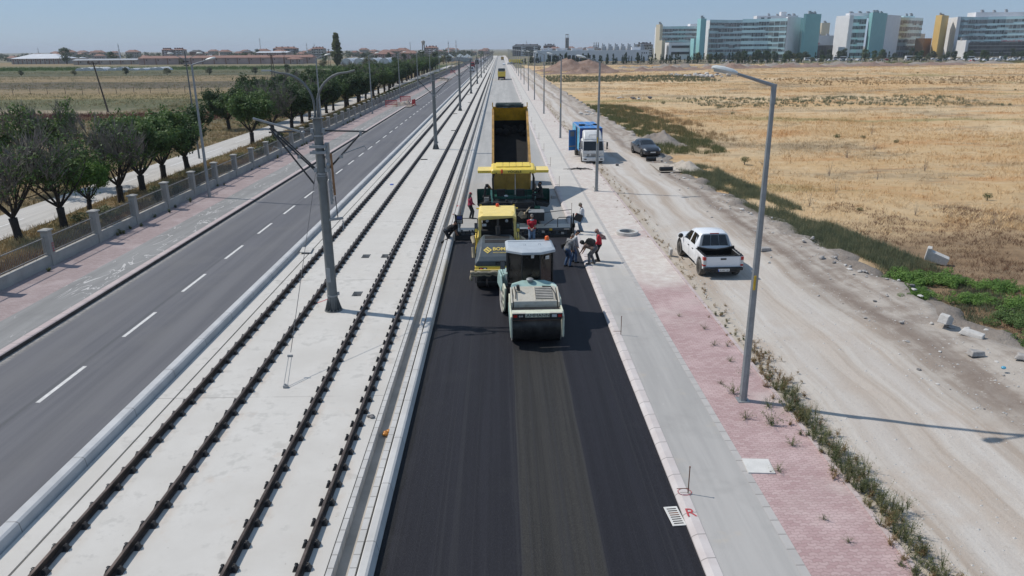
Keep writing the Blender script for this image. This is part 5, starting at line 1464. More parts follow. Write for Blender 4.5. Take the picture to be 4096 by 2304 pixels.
def person(loc,rz,label,hip=.93,lean=0,headp=0,headyaw=0,feet=((-.11,0),(.11,0)),footz=(0,0),hands=((-.2,.1,.8),(.2,.1,.8)),elb=((-.6,-1,0),(.6,-1,0)),knee=(0,1,0),
           top='cloth_red',sleeve='short',bottom='jeans_light',shoe='shoe',hat=None,hatmat='cap_grey',hair='cloth_black',scale=.95,bulk=1.0,hoff=0.,grip=.5):
    """local frame: +y is the way the person faces"""
    P=Vector((0,hoff,hip));u=Vector((0,math.sin(lean),math.cos(lean)));f=Vector((0,math.cos(lean),-math.sin(lean)))
    X=Vector((1,0,0));b=bulk
    waist=P+u*.16;chest=P+u*.36;sh=P+u*.48;nb=P+u*.53
    hd=lean+headp
    hu=Vector((math.sin(headyaw)*math.sin(hd)*1,math.sin(hd)*math.cos(headyaw),math.cos(hd)));hf=Vector((math.sin(headyaw)*math.cos(hd),math.cos(hd)*math.cos(headyaw),-math.sin(hd)))
    nt=nb+(u+hu)*.045;hc=nt+hu*.12
    hr=hf.cross(hu).normalized()
    caps=[];ell=[]
    sk=[]
    # torso
    torso=[(P+X*.07,P-X*.07,.125*b,.125*b),(P,waist,.14*b,.128*b),(waist+X*.045,waist-X*.045,.115*b,.115*b),(waist,chest,.13*b,.14*b),(chest+X*.075,chest-X*.075,.118*b,.118*b),(sh+X*.13,sh-X*.13,.07*b,.07*b),(chest,nb,.12*b,.06)]
    caps+=torso
    caps+=[(nb-u*.03,nt+hu*.03,.062,.055)]
    # head: skull, jaw, nose, ears, brow
    ell=[]
    hs=[(hc+hu*.025-hf*.012,hc+hu*.03+hf*.012,.088,.084),(hc-hu*.02+hf*.03,hc-hu*.075+hf*.045,.062,.042),(hc+hu*.005+hf*.088,hc-hu*.03+hf*.108,.012,.017),(hc+hu*.035+hf*.08,hc+hu*.035+hf*.083,.03,.02),
        (hc-hu*.062+hf*.08+hr*.018,hc-hu*.062+hf*.08-hr*.018,.012,.012)]
    for s in(-1,1):hs.append((hc+hr*s*.086-hf*.005+hu*.02,hc+hr*s*.088-hf*.012-hu*.02,.016,.011))
    caps+=hs
    legs=[];arms=[];ft=[]
    for i,s in enumerate((-1,1)):
        hj=P+X*s*.09-u*.02
        an=Vector((feet[i][0],feet[i][1],.085+footz[i]))
        kn,an=ik(hj,an,.45,.43,knee)
        legs.append((hj,kn,an))
        caps+=[(hj,kn,.092*b,.06),(kn,an,.058,.04),(kn-(kn-an)*.0,kn+(an-kn)*.35,.058,.057)]
        fwd=Vector((s*.15,1,0)).normalized()
        caps+=[(an-Vector((0,0,.04))-fwd*.03,an+fwd*.15-Vector((0,0,.055)),.038,.03)]
        ft.append((an,fwd))
        sj=sh+X*s*.185*b;hp=Vector(hands[i])
        el,hp=ik(sj,hp,.29,.255,elb[i])
        arms.append((sj,el,hp))
        caps+=[(sj,el,.053*b,.041),(el,hp,.041,.028)]
        d=(hp-el).normalized();inn=X*(-s);pn=d.cross(inn)
        pn=pn.normalized() if pn.length>1e-3 else Vector((0,0,1))
        sd=d.cross(pn).normalized()
        palm=hp+d*.075
        caps+=[(hp+sd*.018,palm+sd*.026,.020,.016),(hp-sd*.018,palm-sd*.026,.020,.016),(hp,palm,.02,.016)]
        for k,l in enumerate((.062,.075,.07,.055)):
            o=palm+sd*(.03-.02*k);c=.25+grip*.9
            d1=(d*math.cos(c*.5)+pn*math.sin(c*.5));d2=(d*math.cos(c*1.3)+pn*math.sin(c*1.3))
            k1=o+d1*l*.5;k2=k1+d2*l*.5
            caps+=[(o,k1,.0095,.009),(k1,k2,.009,.0078)]
        tb=hp+sd*.03+d*.02;td=(d*.6+sd*.7+pn*.35).normalized();t1=tb+td*.04;t2=t1+(d*.8+pn*.5).normalized()*.03
        caps+=[(tb,t1,.012,.0105),(t1,t2,.0105,.009)]
    body=remesh('person',caps,.009,'skin',None,3)
    body.location=loc;body.rotation_euler=(0,0,rz);body.scale=(scale,)*3
    tag(body,label,'person')
    e=.014
    # shirt
    sc=[(P+u*.05+X*.07,P+u*.05-X*.07,.13*b+e,.13*b+e)]+[(a,c,r1+e,r2+e) for a,c,r1,r2 in torso[1:6]]+[(chest,nb-u*.02,.12*b+e,.06+e)]
    for sj,el,hp in arms:
        if sleeve=='short':sc.append((sj,sj.lerp(el,.72),.052*b+e,.046+e))
        else:sc+=[(sj,el,.055*b+e,.045+e),(el,el.lerp(hp,.93),.045+e,.034+e)]
    remesh('shirt',sc,.013,top,body,4)
    tr=[(P+X*.07,P-X*.07,.125*b+e+.006,.125*b+e+.006),(P,P+u*.07,.135*b+e,.13*b+e)]
    for hj,kn,an in legs:tr+=[(hj,kn,.092*b+e+.004,.068+e),(kn,an+Vector((0,0,.0)),.066+e,.055+e)]
    remesh('trousers',tr,.013,bottom,body,4)
    for (an,fwd) in ft:
        remesh('shoe',[(an-Vector((0,0,.035))-fwd*.045,an+fwd*.15-Vector((0,0,.05)),.047,.038),(an+Vector((0,0,.01)),an-Vector((0,0,.03)),.045,.05),(an-Vector((0,0,.055))-fwd*.05,an-Vector((0,0,.057))+fwd*.17,.03,.028)],.012,shoe,body,2)
    m=MB().mat('eye')
    for s in(-1,1):m.sphere(hc+hu*.022+hf*.088+hr*s*.032,.011,7,5)
    m.build('eye',body,smooth=True)
    if hair:
        remesh('hair',[(hc+hu*.05-hf*.02,hc+hu*.055+hf*.02,.083,.078),(hc-hf*.045+hu*.02,hc-hf*.05-hu*.03,.066,.05)],.012,hair,body,3)
    if hat=='cap':
        remesh('cap',[(hc+hu*.055-hf*.015,hc+hu*.06+hf*.01,.094,.092),(hc+hu*.045+hf*.09,hc+hu*.035+hf*.155,.022,.015),(hc+hu*.045+hf*.085+hr*.04,hc+hu*.035+hf*.145+hr*.03,.02,.013),(hc+hu*.045+hf*.085-hr*.04,hc+hu*.035+hf*.145-hr*.03,.02,.013)],.011,hatmat,body,3)
    body['_j']=0;del body['_j']
    return body,dict(P=P,u=u,f=f,chest=chest,sh=sh,nb=nb,hc=hc,hu=hu,hf=hf,hr=hr,arms=arms,legs=legs)
# 1 raspberry jacket by the track kerb (faces right and away)
b,j=person((-2.02,46.3,-.29),R(-62),'person in raspberry jacket and red cap with grey neck cloth standing beside the track kerb',lean=.04,headp=.12,feet=((-.10,.02),(.10,.12)),hands=((-.16,.24,.98),(.14,.26,.98)),top='cloth_raspberry',sleeve='long',bottom='cloth_dark',shoe='shoe_grey',hat='cap',hatmat='cap_red',bulk=.98)
remesh('neck_cloth',[(j['hc']-j['hf']*.03,j['nb']-j['f']*.05,.095,.10),(j['nb']+j['f']*.05,j['chest']+j['f']*.12+j['u']*.02,.085,.06)],.014,'cloth_grey',b,4)
# 2 crouching man in black on the kerb
b,j=person((-3.0,40.0,.03),R(-72),'person in black crouching on the track kerb and reaching down to the fresh asphalt',hip=.44,lean=.95,headp=-.25,hoff=-.12,feet=((-.12,.05),(.16,-.42)),footz=(0,-.24),hands=((-.10,.60,.02),(.12,.62,.06)),elb=((-1,0,.2),(1,0,.2)),knee=(.0,1,.6),top='cloth_black',bottom='cloth_black',hat='cap',hatmat='cloth_black',bulk=1.05,grip=.3)
m=MB().mat('cloth_grey');c=j['P']-j['f']*.16;m.box(tuple(c),(.34,.22,.16),rx=-.5);m.build('waist_pouch',b,bevel=.03)
# 3 red polo shirt, faces the camera
b,j=person((1.62,38.9,-.12),R(180),'person in red polo shirt and jeans facing the camera before the screed',headp=.08,hands=((-.05,.27,.98),(.05,.27,.99)),feet=((-.13,0),(.13,.03)),top='cloth_red',bottom='jeans_light',hat='cap',hatmat='cap_grey',bulk=1.14,elb=((-1,-.4,0),(1,-.4,0)),grip=.8)
remesh('neck_cloth',[(j['nb']+j['f']*.03+Vector((-.06,0,0)),j['nb']+j['f']*.03+Vector((.06,0,0)),.06,.06)],.014,'cloth_white',b,3)
m=MB().mat('cloth_white');q=b.matrix_basis@Vector((0,.36,1.0));m.cyl(q-Vector((0,.0,.035)),q+Vector((0,0,.035)),.035,12);o=m.build('paper_cup',None,smooth=True);tag(o,'small white cup held by the person in the red polo shirt','cup')
# 4 white shirt at the screed end
b,j=person((4.60,41.2,.05),R(88),'person in white shirt and beige cap standing at the screed control panel',lean=.06,headp=.45,feet=((-.09,-.02),(.10,.10)),hands=((-.12,.30,1.02),(.10,.30,1.02)),top='cloth_white',sleeve='long',bottom='jeans_light',hat='cap',hatmat='cap_beige',scale=.94)
remesh('neck_cloth',[(j['nb'],j['nb']+j['f']*.07-j['u']*.06,.075,.06)],.014,'cloth_black',b,3)
# 5 plaid shirt, bending
b,j=person((3.20,34.55,-.08),R(-58),'person in grey checked shirt with shoulder bag leaning over the fresh asphalt',lean=.42,headp=.35,feet=((-.12,-.08),(.12,.04)),hands=((-.05,.30,.76),(.06,.31,.76)),top='plaid',sleeve='long',bottom='jeans_blue',hair='hair_grey',bulk=1.05,hoff=-.06,elb=((-1,-.3,0),(1,-.3,0)))
m=MB().mat('cloth_black');pts=[j['sh']+Vector((.13,.02,.075)),j['chest']+j['f']*-.17+Vector((0,0,.02)),j['P']+Vector((-.2,-.1,.12))];m.tube(pts,.014,6);c=j['P']+Vector((-.23,-.06,.13));m.box(tuple(c),(.10,.24,.24),rx=.2);m.build('shoulder_bag',b,bevel=.02)
# 5b hidden neighbour
b,j=person((3.50,35.25,-.075),R(-80),'person in navy cap half hidden behind the person in the checked shirt',lean=.40,headp=.2,feet=((-.10,0),(.14,.14)),hands=((-.05,.29,.78),(.07,.30,.78)),top='cloth_white',sleeve='long',bottom='jeans_blue',hat='cap',hatmat='navy',hoff=-.06)
# 6 bent double with backpack
b,j=person((4.30,34.45,.055),R(62),'person in brown vest and grey trousers bent double over the kerb under a black backpack',hip=.86,lean=1.28,headp=-.15,feet=((-.12,.02),(.14,-.14)),hands=((-.06,.62,.42),(.12,.55,.40)),top='cloth_brown',sleeve='short',bottom='cloth_greytrouser',hoff=-.22,elb=((-1,0,.3),(1,0,.3)),bulk=1.06)
WM=b.matrix_basis.copy()
remesh('hood',[(j['hc'],j['hc']-j['hf']*.03,.105,.10),(j['nb'],j['hc'],.075,.08)],.014,'cloth_black',b,3)
bp=MB().mat('cloth_black')
c=j['chest']-j['f']*.24-j['u']*.04
M=Matrix(((1,0,0,0),(0,j['u'].y,-j['f'].y,0),(0,j['u'].z,-j['f'].z,0),(0,0,0,1)));M.translation=c
bp.T=WM@M;bp.box((0,0,0),(.36,.48,.20),taper=(.85,.85));bp.box((0,-.03,.12),(.27,.32,.07),taper=(.8,.8));bp.tube([(-.12,.22,-.05),(-.13,.25,-.22),(-.12,-.1,-.25)],.02,6);bp.tube([(.12,.22,-.05),(.13,.25,-.22),(.12,-.1,-.25)],.02,6)
o=bp.build('backpack',None,bevel=.04);tag(o,'black backpack on the back of the person bent over the kerb','backpack')
# 7 red jacket with scarf
b,j=person((4.78,34.95,.05),R(78),'person in red jacket and black trousers with patterned headscarf and white visor watching',lean=.10,headp=.5,feet=((-.08,0),(.09,.06)),hands=((-.12,.20,.92),(.12,.20,.92)),top='cloth_red',sleeve='long',bottom='cloth_black',hair=None,scale=.93,bulk=.95)
remesh('headscarf',[(j['hc']+j['hu']*.03-j['hf']*.015,j['hc']-j['hu']*.04-j['hf']*.02,.105,.09),(j['nb']+j['u']*.02,j['chest']+j['u']*.08,.12,.15)],.014,'scarf',b,4)
m=MB().mat('scarf');a=j['nb']-j['f']*.08
m.add([a+Vector((-.1,0,.05)),a+Vector((.12,0,.05)),a+Vector((.12,-.26,-.10)),a+Vector((.02,-.34,-.26)),a+Vector((-.08,-.18,-.24)),a+Vector((-.04,-.08,-.24))],[(0,1,2,5),(5,2,3,4)])
o=m.build('scarf_tail',b);sd=o.modifiers.new('s','SOLIDIFY');sd.thickness=.02
m=MB().mat('cap_beige');q=j['hc']+j['hf']*.10+j['hu']*.05;m.sphere(q,(.09,.075,.03),10,6);m.mat('cloth_white');m.sphere(q+j['hf']*.02,(.095,.07,.02),10,6);m.build('visor',b,smooth=True)
# 8 machine operator on the right hand seat
b,j=person((2.34,44.38,.70),R(75),'person in dark clothes sitting on the right seat of the asphalt paver',hip=.97,lean=-.05,headp=.1,feet=((-.12,.44),(.12,.44)),footz=(.46,.46),hands=((-.2,.36,1.25),(.2,.36,1.25)),knee=(0,.3,1),top='cloth_black',sleeve='long',bottom='cloth_dark',hat=None,scale=.93)
# ================================================================ plants
def m_leaf(name,c1,c2,c3,sc=1.2):
    n=NT(name);p=n.wpos()
    a=n.noise(sc,3,p);g=n.noise(9,2,p)
    f=n.math('ADD',n.math('MULTIPLY',a,.6),n.math('MULTIPLY',g,.4))
    c=n.ramp(n.ss(f,.33,.67),[(0,c1),(.5,c2),(1,c3)])
    n.out(c,.6,spec=.25)
    t=n.node('ShaderNodeBsdfTranslucent');n.inp(t.inputs[0],n.mix(.5,c,(.35,.5,.12),'MULTIPLY') if False else c);ms=n.node('ShaderNodeMixShader');ms.inputs[0].default_value=.26
    n.l.new(n.bsdf.outputs[0],ms.inputs[1]);n.l.new(t.outputs[0],ms.inputs[2]);n.l.new(ms.outputs[0],n.n['Material Output'].inputs[0])
m_leaf('leaf_green',(0.061,0.102,0.035),(0.099,0.160,0.049),(0.152,0.232,0.070))
m_leaf('leaf_dark',(0.036,0.063,0.027),(0.060,0.099,0.039),(0.093,0.143,0.054))
m_leaf('leaf_bright',(.085,.16,.036),(.13,.235,.05),(.19,.30,.075))
m_leaf('leaf_olive',(0.090,0.093,0.053),(0.128,0.135,0.068),(0.180,0.173,0.090))
m_leaf('leaf_conifer',(0.019,0.041,0.023),(0.032,0.061,0.034),(0.049,0.084,0.043))
m_leaf('leaf_far',(0.046,0.065,0.042),(0.065,0.091,0.055),(0.091,0.117,0.065),.3)
m_leaf('leaf_yellow',(.13,.13,.03),(.17,.18,.04),(.22,.22,.06))
m_leaf('weed_green',(.085,.11,.05),(.13,.15,.065),(.22,.205,.095),2)
m_leaf('weed_blue',(.105,.125,.08),(.16,.18,.105),(.26,.24,.14),1)
m_leaf('weed_dry',(.20,.12,.06),(.29,.20,.10),(.36,.27,.14),1)
m_leaf('weed_brown',(.115,.06,.038),(.175,.095,.058),(.29,.20,.12),.8)
m_leaf('weed_red',(.09,.03,.028),(.14,.05,.045),(.17,.10,.06))
simple('bark',(.038,.030,.025),.95,var=.4,sc=6)
simple('twig',(.20,.175,.155),.95,var=.3,sc=3)
m_fieldgrass()
m_grassblade('grass_verge',[(.17,.16,.08),(.34,.24,.12),(.48,.35,.18),(.27,.25,.12),(.42,.31,.17)],.15)
m_leaf('leaf_pop',(.09,.11,.045),(.145,.17,.065),(.23,.25,.10),.4)
m_leaf('weed_kerb',(.10,.12,.055),(.15,.165,.075),(.26,.23,.11),2)
def leaves(centres,rads,n,size,seed,flat=.6,asp=.55):
    g=np.random.default_rng(seed)
    centres=np.array(centres,float);rads=np.array(rads,float)
    w=rads**2;w=w/w.sum()
    k=g.choice(len(centres),n,p=w)
    d=g.normal(size=(n,3));d/=np.linalg.norm(d,axis=1)[:,None]
    r=rads[k]*g.uniform(.25,1,n)**.5
    p=centres[k]+d*r[:,None]*np.array([1,1,.8])
    u=g.normal(size=(n,3));u/=np.linalg.norm(u,axis=1)[:,None]
    nrm=d*.7+g.normal(size=(n,3))*.6+np.array([0,0,flat]);nrm/=np.linalg.norm(nrm,axis=1)[:,None]
    u=u-nrm*(u*nrm).sum(1)[:,None];u/=np.linalg.norm(u,axis=1)[:,None]+1e-9
    v=np.cross(nrm,u)
    s=size*g.uniform(.6,1.3,n)[:,None]
    a=p-u*s;b=p+v*s*asp;c=p+u*s;e=p-v*s*asp
    return np.stack([a,b,c,e],1).reshape(-1,3)
def grow(m,rr,p,d,L,r,depth,tips,bare,upb=.12,spread=.55,kids=(2,3)):
    n=3;pts=[p];rs=[r]
    q=Vector(p);dd=Vector(d)
    for i in range(n):
        dd=(dd+Vector((rr.uniform(-1,1),rr.uniform(-1,1),rr.uniform(-.5,.8)))*.17+Vector((0,0,upb))).normalized()
        q=q+dd*L/n;pts.append(q.copy());rs.append(r*(1-.45*(i+1)/n))
    m.tube(pts,rs,6 if r>.03 else 4,cap=False)
    if depth<=3:
        for k in range(1,n+1):
            if depth==0 or rr.random()<(.8 if depth==1 else .6 if depth==2 else .45):tips.append((pts[k].copy(),dd.copy()))
    if depth==0:return
    for k in range(rr.randint(*kids)):
        t=rr.uniform(.45,1);i=min(int(t*n),n-1);b=pts[i].lerp(pts[i+1],t*n-i)
        a=Vector((rr.uniform(-1,1),rr.uniform(-1,1),rr.uniform(-.3,.5))).normalized()
        nd=(dd+a*spread*1.5).normalized()
        grow(m,rr,b,nd,L*rr.uniform(.55,.8),rs[-1]*.75,depth-1,tips,bare,upb,spread,kids)
    grow(m,rr,q,dd,L*.7,rs[-1]*.9,depth-1,tips,bare,upb,spread,kids)
def tree(name,seed,H,trunk,nleaf,leafmat,size,leafy=1.0,crad=.85,bare=0,limbs=5,spread=.6,depth=3,label=None,twig='bark',tilt=.7,fill=0):
    rr=random.Random(seed);t=empty(name,(0,0,0),0,label,'tree')
    m=MB().mat('bark');tips=[]
    lean=Vector((rr.uniform(-.12,.12),rr.uniform(-.12,.12),1))
    top=lean*trunk
    m.tube([(0,0,-.1),(lean.x*.2,lean.y*.2,.25),tuple(lean*trunk*.55),tuple(top)],[.34,.27,.24,.27],9)
    for k in range(limbs):
        a=2*PI*k/limbs+rr.uniform(-.3,.3)
        d=Vector((math.cos(a)*tilt,math.sin(a)*tilt,1)).normalized()
        grow(m,rr,Vector(top),d,(H-trunk)*rr.uniform(.36,.48),.10,depth,tips,bare,.13,spread)
    m.build('trunk',t,smooth=True,auto=False)
    tt=[q for q in tips];rr.shuffle(tt)
    lf=tt[:int(len(tt)*leafy)]
    if fill:
        extra=[]
        for q,d in lf:
            for _ in range(fill):
                b=rr.choice(lf)[0];extra.append((q.lerp(b,rr.uniform(.1,.4)),d))
        lf=lf+extra
    cs=[tuple(q) for q,_ in lf];rs=[crad*rr.uniform(.55,1.1) for _ in lf]
    if cs:
        v=leaves(cs,rs,nleaf,size,seed);np_mesh('crown',v,4,leafmat,t)
    if bare:
        m=MB().mat('twig')
        for q,d in tt[len(tt)-int(len(tt)*bare):]:
            for _ in range(3):
                dd=(d+Vector((rr.uniform(-1,1),rr.uniform(-1,1),rr.uniform(-.2,1)))*.6).normalized()
                L=rr.uniform(.6,1.3)
                m.tube([q,q+dd*L*.5+Vector((rr.uniform(-.05,.05),0,.03)),q+dd*L],[.018,.011,.005],4,cap=False)
        m.build('bare_twigs',t)
    return t
T=[tree('avenue_tree',11,6.3,1.35,15000,'leaf_green',.135,1,.52,limbs=7,spread=.85,tilt=1.15),
   tree('avenue_tree',12,6.7,1.5,5600,'leaf_green',.125,.42,.46,bare=.22,limbs=7,spread=.8,tilt=1.1),
   tree('avenue_tree',13,5.9,1.25,17000,'leaf_dark',.145,1,.58,limbs=8,spread=.85,tilt=1.15),
   tree('avenue_tree',14,6.5,1.5,2000,'leaf_green',.11,.2,.4,bare=.42,limbs=8,spread=.75,tilt=1.1),
   tree('avenue_tree',15,6.1,1.3,13000,'leaf_bright',.13,.9,.5,limbs=7,spread=.85,tilt=1.15)]
for q in T:q['category']='tree'
AV='trees along the service road left of the fence'
tu=set()
# x, y, proto, rot, scale, words
av=[(-27.8,41.6,3,.3,.86,'half dead tree with bare grey branches, nearest to the camera at the left edge'),
 (-26.9,44.6,1,1.2,.84,'second avenue tree from the camera, green below and bare twigs above'),
 (-35.5,58.0,1,2.2,1.02,'wide tree with bare top branches left of the service road'),
 (-28.0,49.6,4,.5,.60,'small bright green tree between two taller trees by the fence'),
 (-27.0,52.0,3,2.6,.85,'thin grey tree with sparse leaves before the first dense green trees'),
 (-27.6,56.6,0,.2,.93,'dense green avenue tree left of the first left lamp'),
 (-28.3,62.0,0,3.1,.92,'dense green avenue tree right behind the first left lamp'),
 (-28.6,67.6,2,1.0,.93,'dark round avenue tree right of the first left lamp'),
 (-37.5,104,2,.3,.92,'dark tree standing alone left of the service road'),
 (-28.8,86.8,0,4.0,.95,'green tree after the gap where the service road shows'),
 (-28.7,95,3,1.0,.95,'bare grey tree behind the nearest mast'),
 (-28.6,103,2,5.0,.98,'dark tree behind the left arm of the nearest mast'),
 (-36.5,128,3,5.0,1.0,'bare grey tree behind the dark trees left of the service road')]
for k,(x,y,p,r,s,l) in enumerate(av):place(T[p],tu,(x,y,-.2),r,s,l,AV)
y=111;k=0
rr=random.Random(21)
while y<430:
    p=rr.choice([2,2,0,2,1,4 if k%5==0 else 2])
    place(T[p],tu,(-29+rr.uniform(-.8,.6)-(.02*(y-110) if y>200 else 0),y,-.2),rr.uniform(0,6),rr.uniform(.86,1.12),'one of the dark green trees in the dense far part of the avenue row',AV)
    if k%2==0 and y<330:
        place(T[rr.choice([2,2,0,3])],tu,(-37.5+rr.uniform(-1,1),y+3,-.2),rr.uniform(0,6),rr.uniform(.85,1.1),'one of the dark green trees in the dense far part of the avenue row',AV)
    y+=rr.uniform(5.2,7.6);k+=1
# poplar
def poplar():
    t=empty('poplar_tree',(-101,480,-.4),0,'tall narrow poplar tree rising above the farm fields','tree')
    m=MB().mat('bark');m.tube([(0,0,0),(0,0,17)],[.45,.06],7);m.build('trunk',t)
    rr=random.Random(4);cs=[];rs=[]
    for k in range(260):
        z=rr.uniform(2.0,20);w=3.5*math.sin(min(1,(z-1)/7)*PI/2)*(1-max(0,(z-8)/15))
        a=rr.uniform(0,2*PI);q=rr.random()**.5*w;cs.append((q*math.cos(a)+.08*(20-z)*0,q*math.sin(a),z));rs.append(rr.uniform(.5,1.1))
    np_mesh('crown',leaves(cs,rs,15000,.36,5),4,'leaf_pop',t)
poplar()
# far trees, small conifers, hedge shrubs
def blob(name,seed,H,W,n,size,mat,shape='round',cat='tree'):
    t=empty(name,(0,0,0),0,None,cat);rr=random.Random(seed)
    m=MB().mat('bark');m.tube([(0,0,-.3),(0,0,H*.5)],[.05*W,.02*W],6);m.build('trunk',t)
    cs=[];rs=[]
    for k in range(34):
        if shape=='cone':
            z=rr.random()**1.3;w=W*.5*(1-z)*rr.random()**.4;a=rr.uniform(0,6.3);cs.append((w*math.cos(a),w*math.sin(a),H*(.08+.9*z)));rs.append(W*.16)
        else:
            a=rr.uniform(0,6.3);z=rr.uniform(-1,1);w=math.sqrt(1-z*z)*W*.40*rr.uniform(.4,1);cs.append((w*math.cos(a),w*math.sin(a),H*.60+z*H*.32));rs.append(W*rr.uniform(.12,.24))
    np_mesh('crown',leaves(cs,rs,n,size,seed),4,mat,t);return t
FT=[blob('far_tree',31,6,6,900,.32,'leaf_far'),blob('far_tree',32,7,6,900,.34,'leaf_dark'),blob('far_tree',33,8,4.5,800,.3,'leaf_far'),blob('far_tree',34,5,6,800,.3,'leaf_olive')]
CF=[blob('conifer',41,3.2,1.6,420,.17,'leaf_conifer','cone'),blob('conifer',42,4.2,1.7,420,.18,'leaf_conifer','cone'),blob('conifer',43,5.5,2.6,500,.22,'leaf_conifer','cone')]
SH=[blob('shrub',51,1.6,2.2,420,.16,'weed_green',cat='shrub'),blob('shrub',52,1.3,1.8,380,.15,'leaf_dark',cat='shrub'),blob('shrub',53,1.4,2.4,380,.12,'weed_green',cat='shrub')]
YT=blob('young_tree',61,4.5,4,700,.22,'leaf_yellow')
fu=set()
rr=random.Random(77)
# field trees on the far left
for x,y,s in[(-330,350,.5),(-265,345,.62),(-218,352,.45),(-194,352,.5),(-172,355,.6),(-152,352,.62),(-132,350,.55),(-112,352,.55),(-98,354,.62),(-62,352,.42),(-60,438,.9),(-47,455,.5)]:
    place(FT[rr.choice([0,1,3])],fu,(x,y,-.4),rr.uniform(0,6),s,'small round tree in the line across the left fields','small trees in the farm fields')
for x,y,s,p in[(-385,690,2.0,1),(-330,660,1.5,1),(-290,700,1.2,0),(-250,800,1.6,2),(-150,660,1.1,1),(-115,650,1.3,0),(-65,640,1.4,1),(-40,600,1.0,0),(-255,620,1.0,3),(-230,700,1.2,1),(-195,690,1.0,0)]:
    place(FT[p],fu,(x,y,-.5),rr.uniform(0,6),s,'dark round tree among the farm buildings on the far left','trees among the farm buildings')
FARC=[]
for k in range(480):
    y=rr.uniform(760,1500);x=-y*rr.uniform(.02,.76);FARC.append((x,y,rr.uniform(5.5,10.5)))
for k in range(26):
    y=rr.uniform(430,900);x=-40-rr.random()*70
    place(FT[rr.randint(0,3)],fu,(x,y,-.5),rr.uniform(0,6),rr.uniform(.8,1.25),'tree in the green belt before the greenhouses','trees before the greenhouses')
for k in range(110):
    y=rr.uniform(950,1900);x=rr.uniform(-.09,.14)*y
    if abs(x+4)>26:FARC.append((x,y,rr.uniform(6,11)))
cs=[];rs=[]
for x,y,h in FARC:
    for _ in range(6):cs.append((x+rr.gauss(0,h*.22),y+rr.gauss(0,h*.2),h*rr.uniform(.35,.8)-.5));rs.append(h*rr.uniform(.16,.28))
o=np_mesh('far_trees',leaves(cs,rs,36000,.8,91),4,'leaf_far');tag(o,'mass of distant trees between the houses along the hazy horizon','trees',kind='stuff')
# conifer belt on the right before the white hall and the hospital
for k in range(150):
    y=rr.uniform(495,560);x=16+k*1.2+rr.uniform(-1.5,1.5)
    if 22<x<31 and y<565:y=575
    place(CF[rr.randint(0,2)],fu,(x,y,-.5),rr.uniform(0,6),rr.uniform(.9,1.45),'young conifer in the planting before the white hall','young conifers planted beyond the far fence')
for k in range(110):
    x=160+k*2.6+rr.uniform(-1,1);y=rr.uniform(478,548)
    place(CF[rr.randint(0,2)] if k%3 else FT[rr.randint(0,3)],fu,(x,y,-.5),rr.uniform(0,6),rr.uniform(.5,.85),'small tree in the planting before the car park','small trees before the hospital car park')
for k in range(120):
    x=178+k*2.75+rr.uniform(-1.5,1.5);y=604+rr.uniform(-18,14)
    place(CF[2] if rr.random()<.5 else FT[rr.randint(0,3)],fu,(x,y,-.5),rr.uniform(0,6),rr.uniform(.7,1.2),'dark tree in the row at the foot of the hospital','dark trees at the foot of the hospital')
for x,y,s in((150,580,1.5),(158,584,1.2)):place(YT,fu,(x,y,-.5),rr.uniform(0,6),s,'yellow green tree at the corner of the white hall','yellow green trees by the white hall')
place(YT,fu,(98,545,-.5),1,.8,'yellow shrub standing out of the conifers before the white hall','yellow green trees by the white hall')
for k in range(9):place(FT[rr.choice([1,0])],fu,(164+k*9,592+rr.uniform(-8,8),-.5),rr.uniform(0,6),rr.uniform(.9,1.2),'round green tree between the white hall and the hospital','trees between hall and hospital')
# shrubs: dark thistle-like plants dotted over the dry field and the verge
for k in range(34):
    y=40+360*rr.random()**1.3;x=22+rr.random()*(20+y*.75)
    place(SH[2],fu,(x,y,-.15),rr.uniform(0,6),rr.uniform(.2,.45),'low olive weed clump in the dry field','weed clumps in the dry field')
for k in range(56):
    y=45+rr.random()**1.4*230;x=-23.2-rr.random()*3.4
    place(SH[rr.randint(0,2)],fu,(x,y,-.2),rr.uniform(0,6),rr.uniform(.35,.8),'low shrub on the verge behind the left fence','shrubs behind the left fence')
for k in range(40):
    y=150+k*6.5;x=-24.6+rr.uniform(-.8,.8)
    place(SH[rr.randint(0,1)],fu,(x,y,-.2),rr.uniform(0,6),rr.uniform(.8,1.1),'green shrub in the hedge along the far part of the left fence','hedge shrubs along the far left fence')
# bright green ground bushes near the rubble on the right
GB=[]
for sd,mat in((71,'leaf_bright'),(72,'leaf_green')):
    t=empty('green_bush',(0,0,0),0,None,'bush');r2=random.Random(sd)
    cs=[(r2.gauss(0,.55),r2.gauss(0,.42),.10+.16*r2.random()) for _ in range(60)];rs=[r2.uniform(.13,.26) for _ in cs]
    np_mesh('leaf_mass',leaves(cs,rs,11000,.032,sd,.9),4,mat,t)
    m=MB().mat('twig')
    for _ in range(14):
        q=r2.choice(cs);m.tube([(q[0]*.3,q[1]*.3,0),(q[0],q[1],q[2]+.2)],[.008,.004],4,cap=False)
    m.build('stems',t);GB.append(t)
for i,(x,y,s,p,l) in enumerate([(18.4,31.2,1.5,0,'bright green bush left of the broken white kerb block'),(19.9,31.0,1.35,0,'large bright green bush right under the white kerb block'),(21.4,30.0,1.3,0,'bright green bush at the right side below the brown weeds'),(17.6,29.4,1.0,0,'round green bush nearest to the gravel at the right'),(19.4,28.3,1.15,0,'green bush in the middle of the right hand patch'),(19.8,26.0,1.25,1,'darker green bush low in the right hand patch'),(18.9,23.6,1.15,1,'dark green bush by the grey stones at the right edge'),(20.9,27.6,1.4,0,'bright green bush cut by the right edge of the photo'),(22.6,28.6,1.3,0,'green bush behind the one at the right edge'),(17.7,20.9,1.0,1,'green bush lowest at the right edge')]):
    place(GB[p],fu,(x,y,.0),i*1.3,s*.72,l,'green bushes beside the rubble')
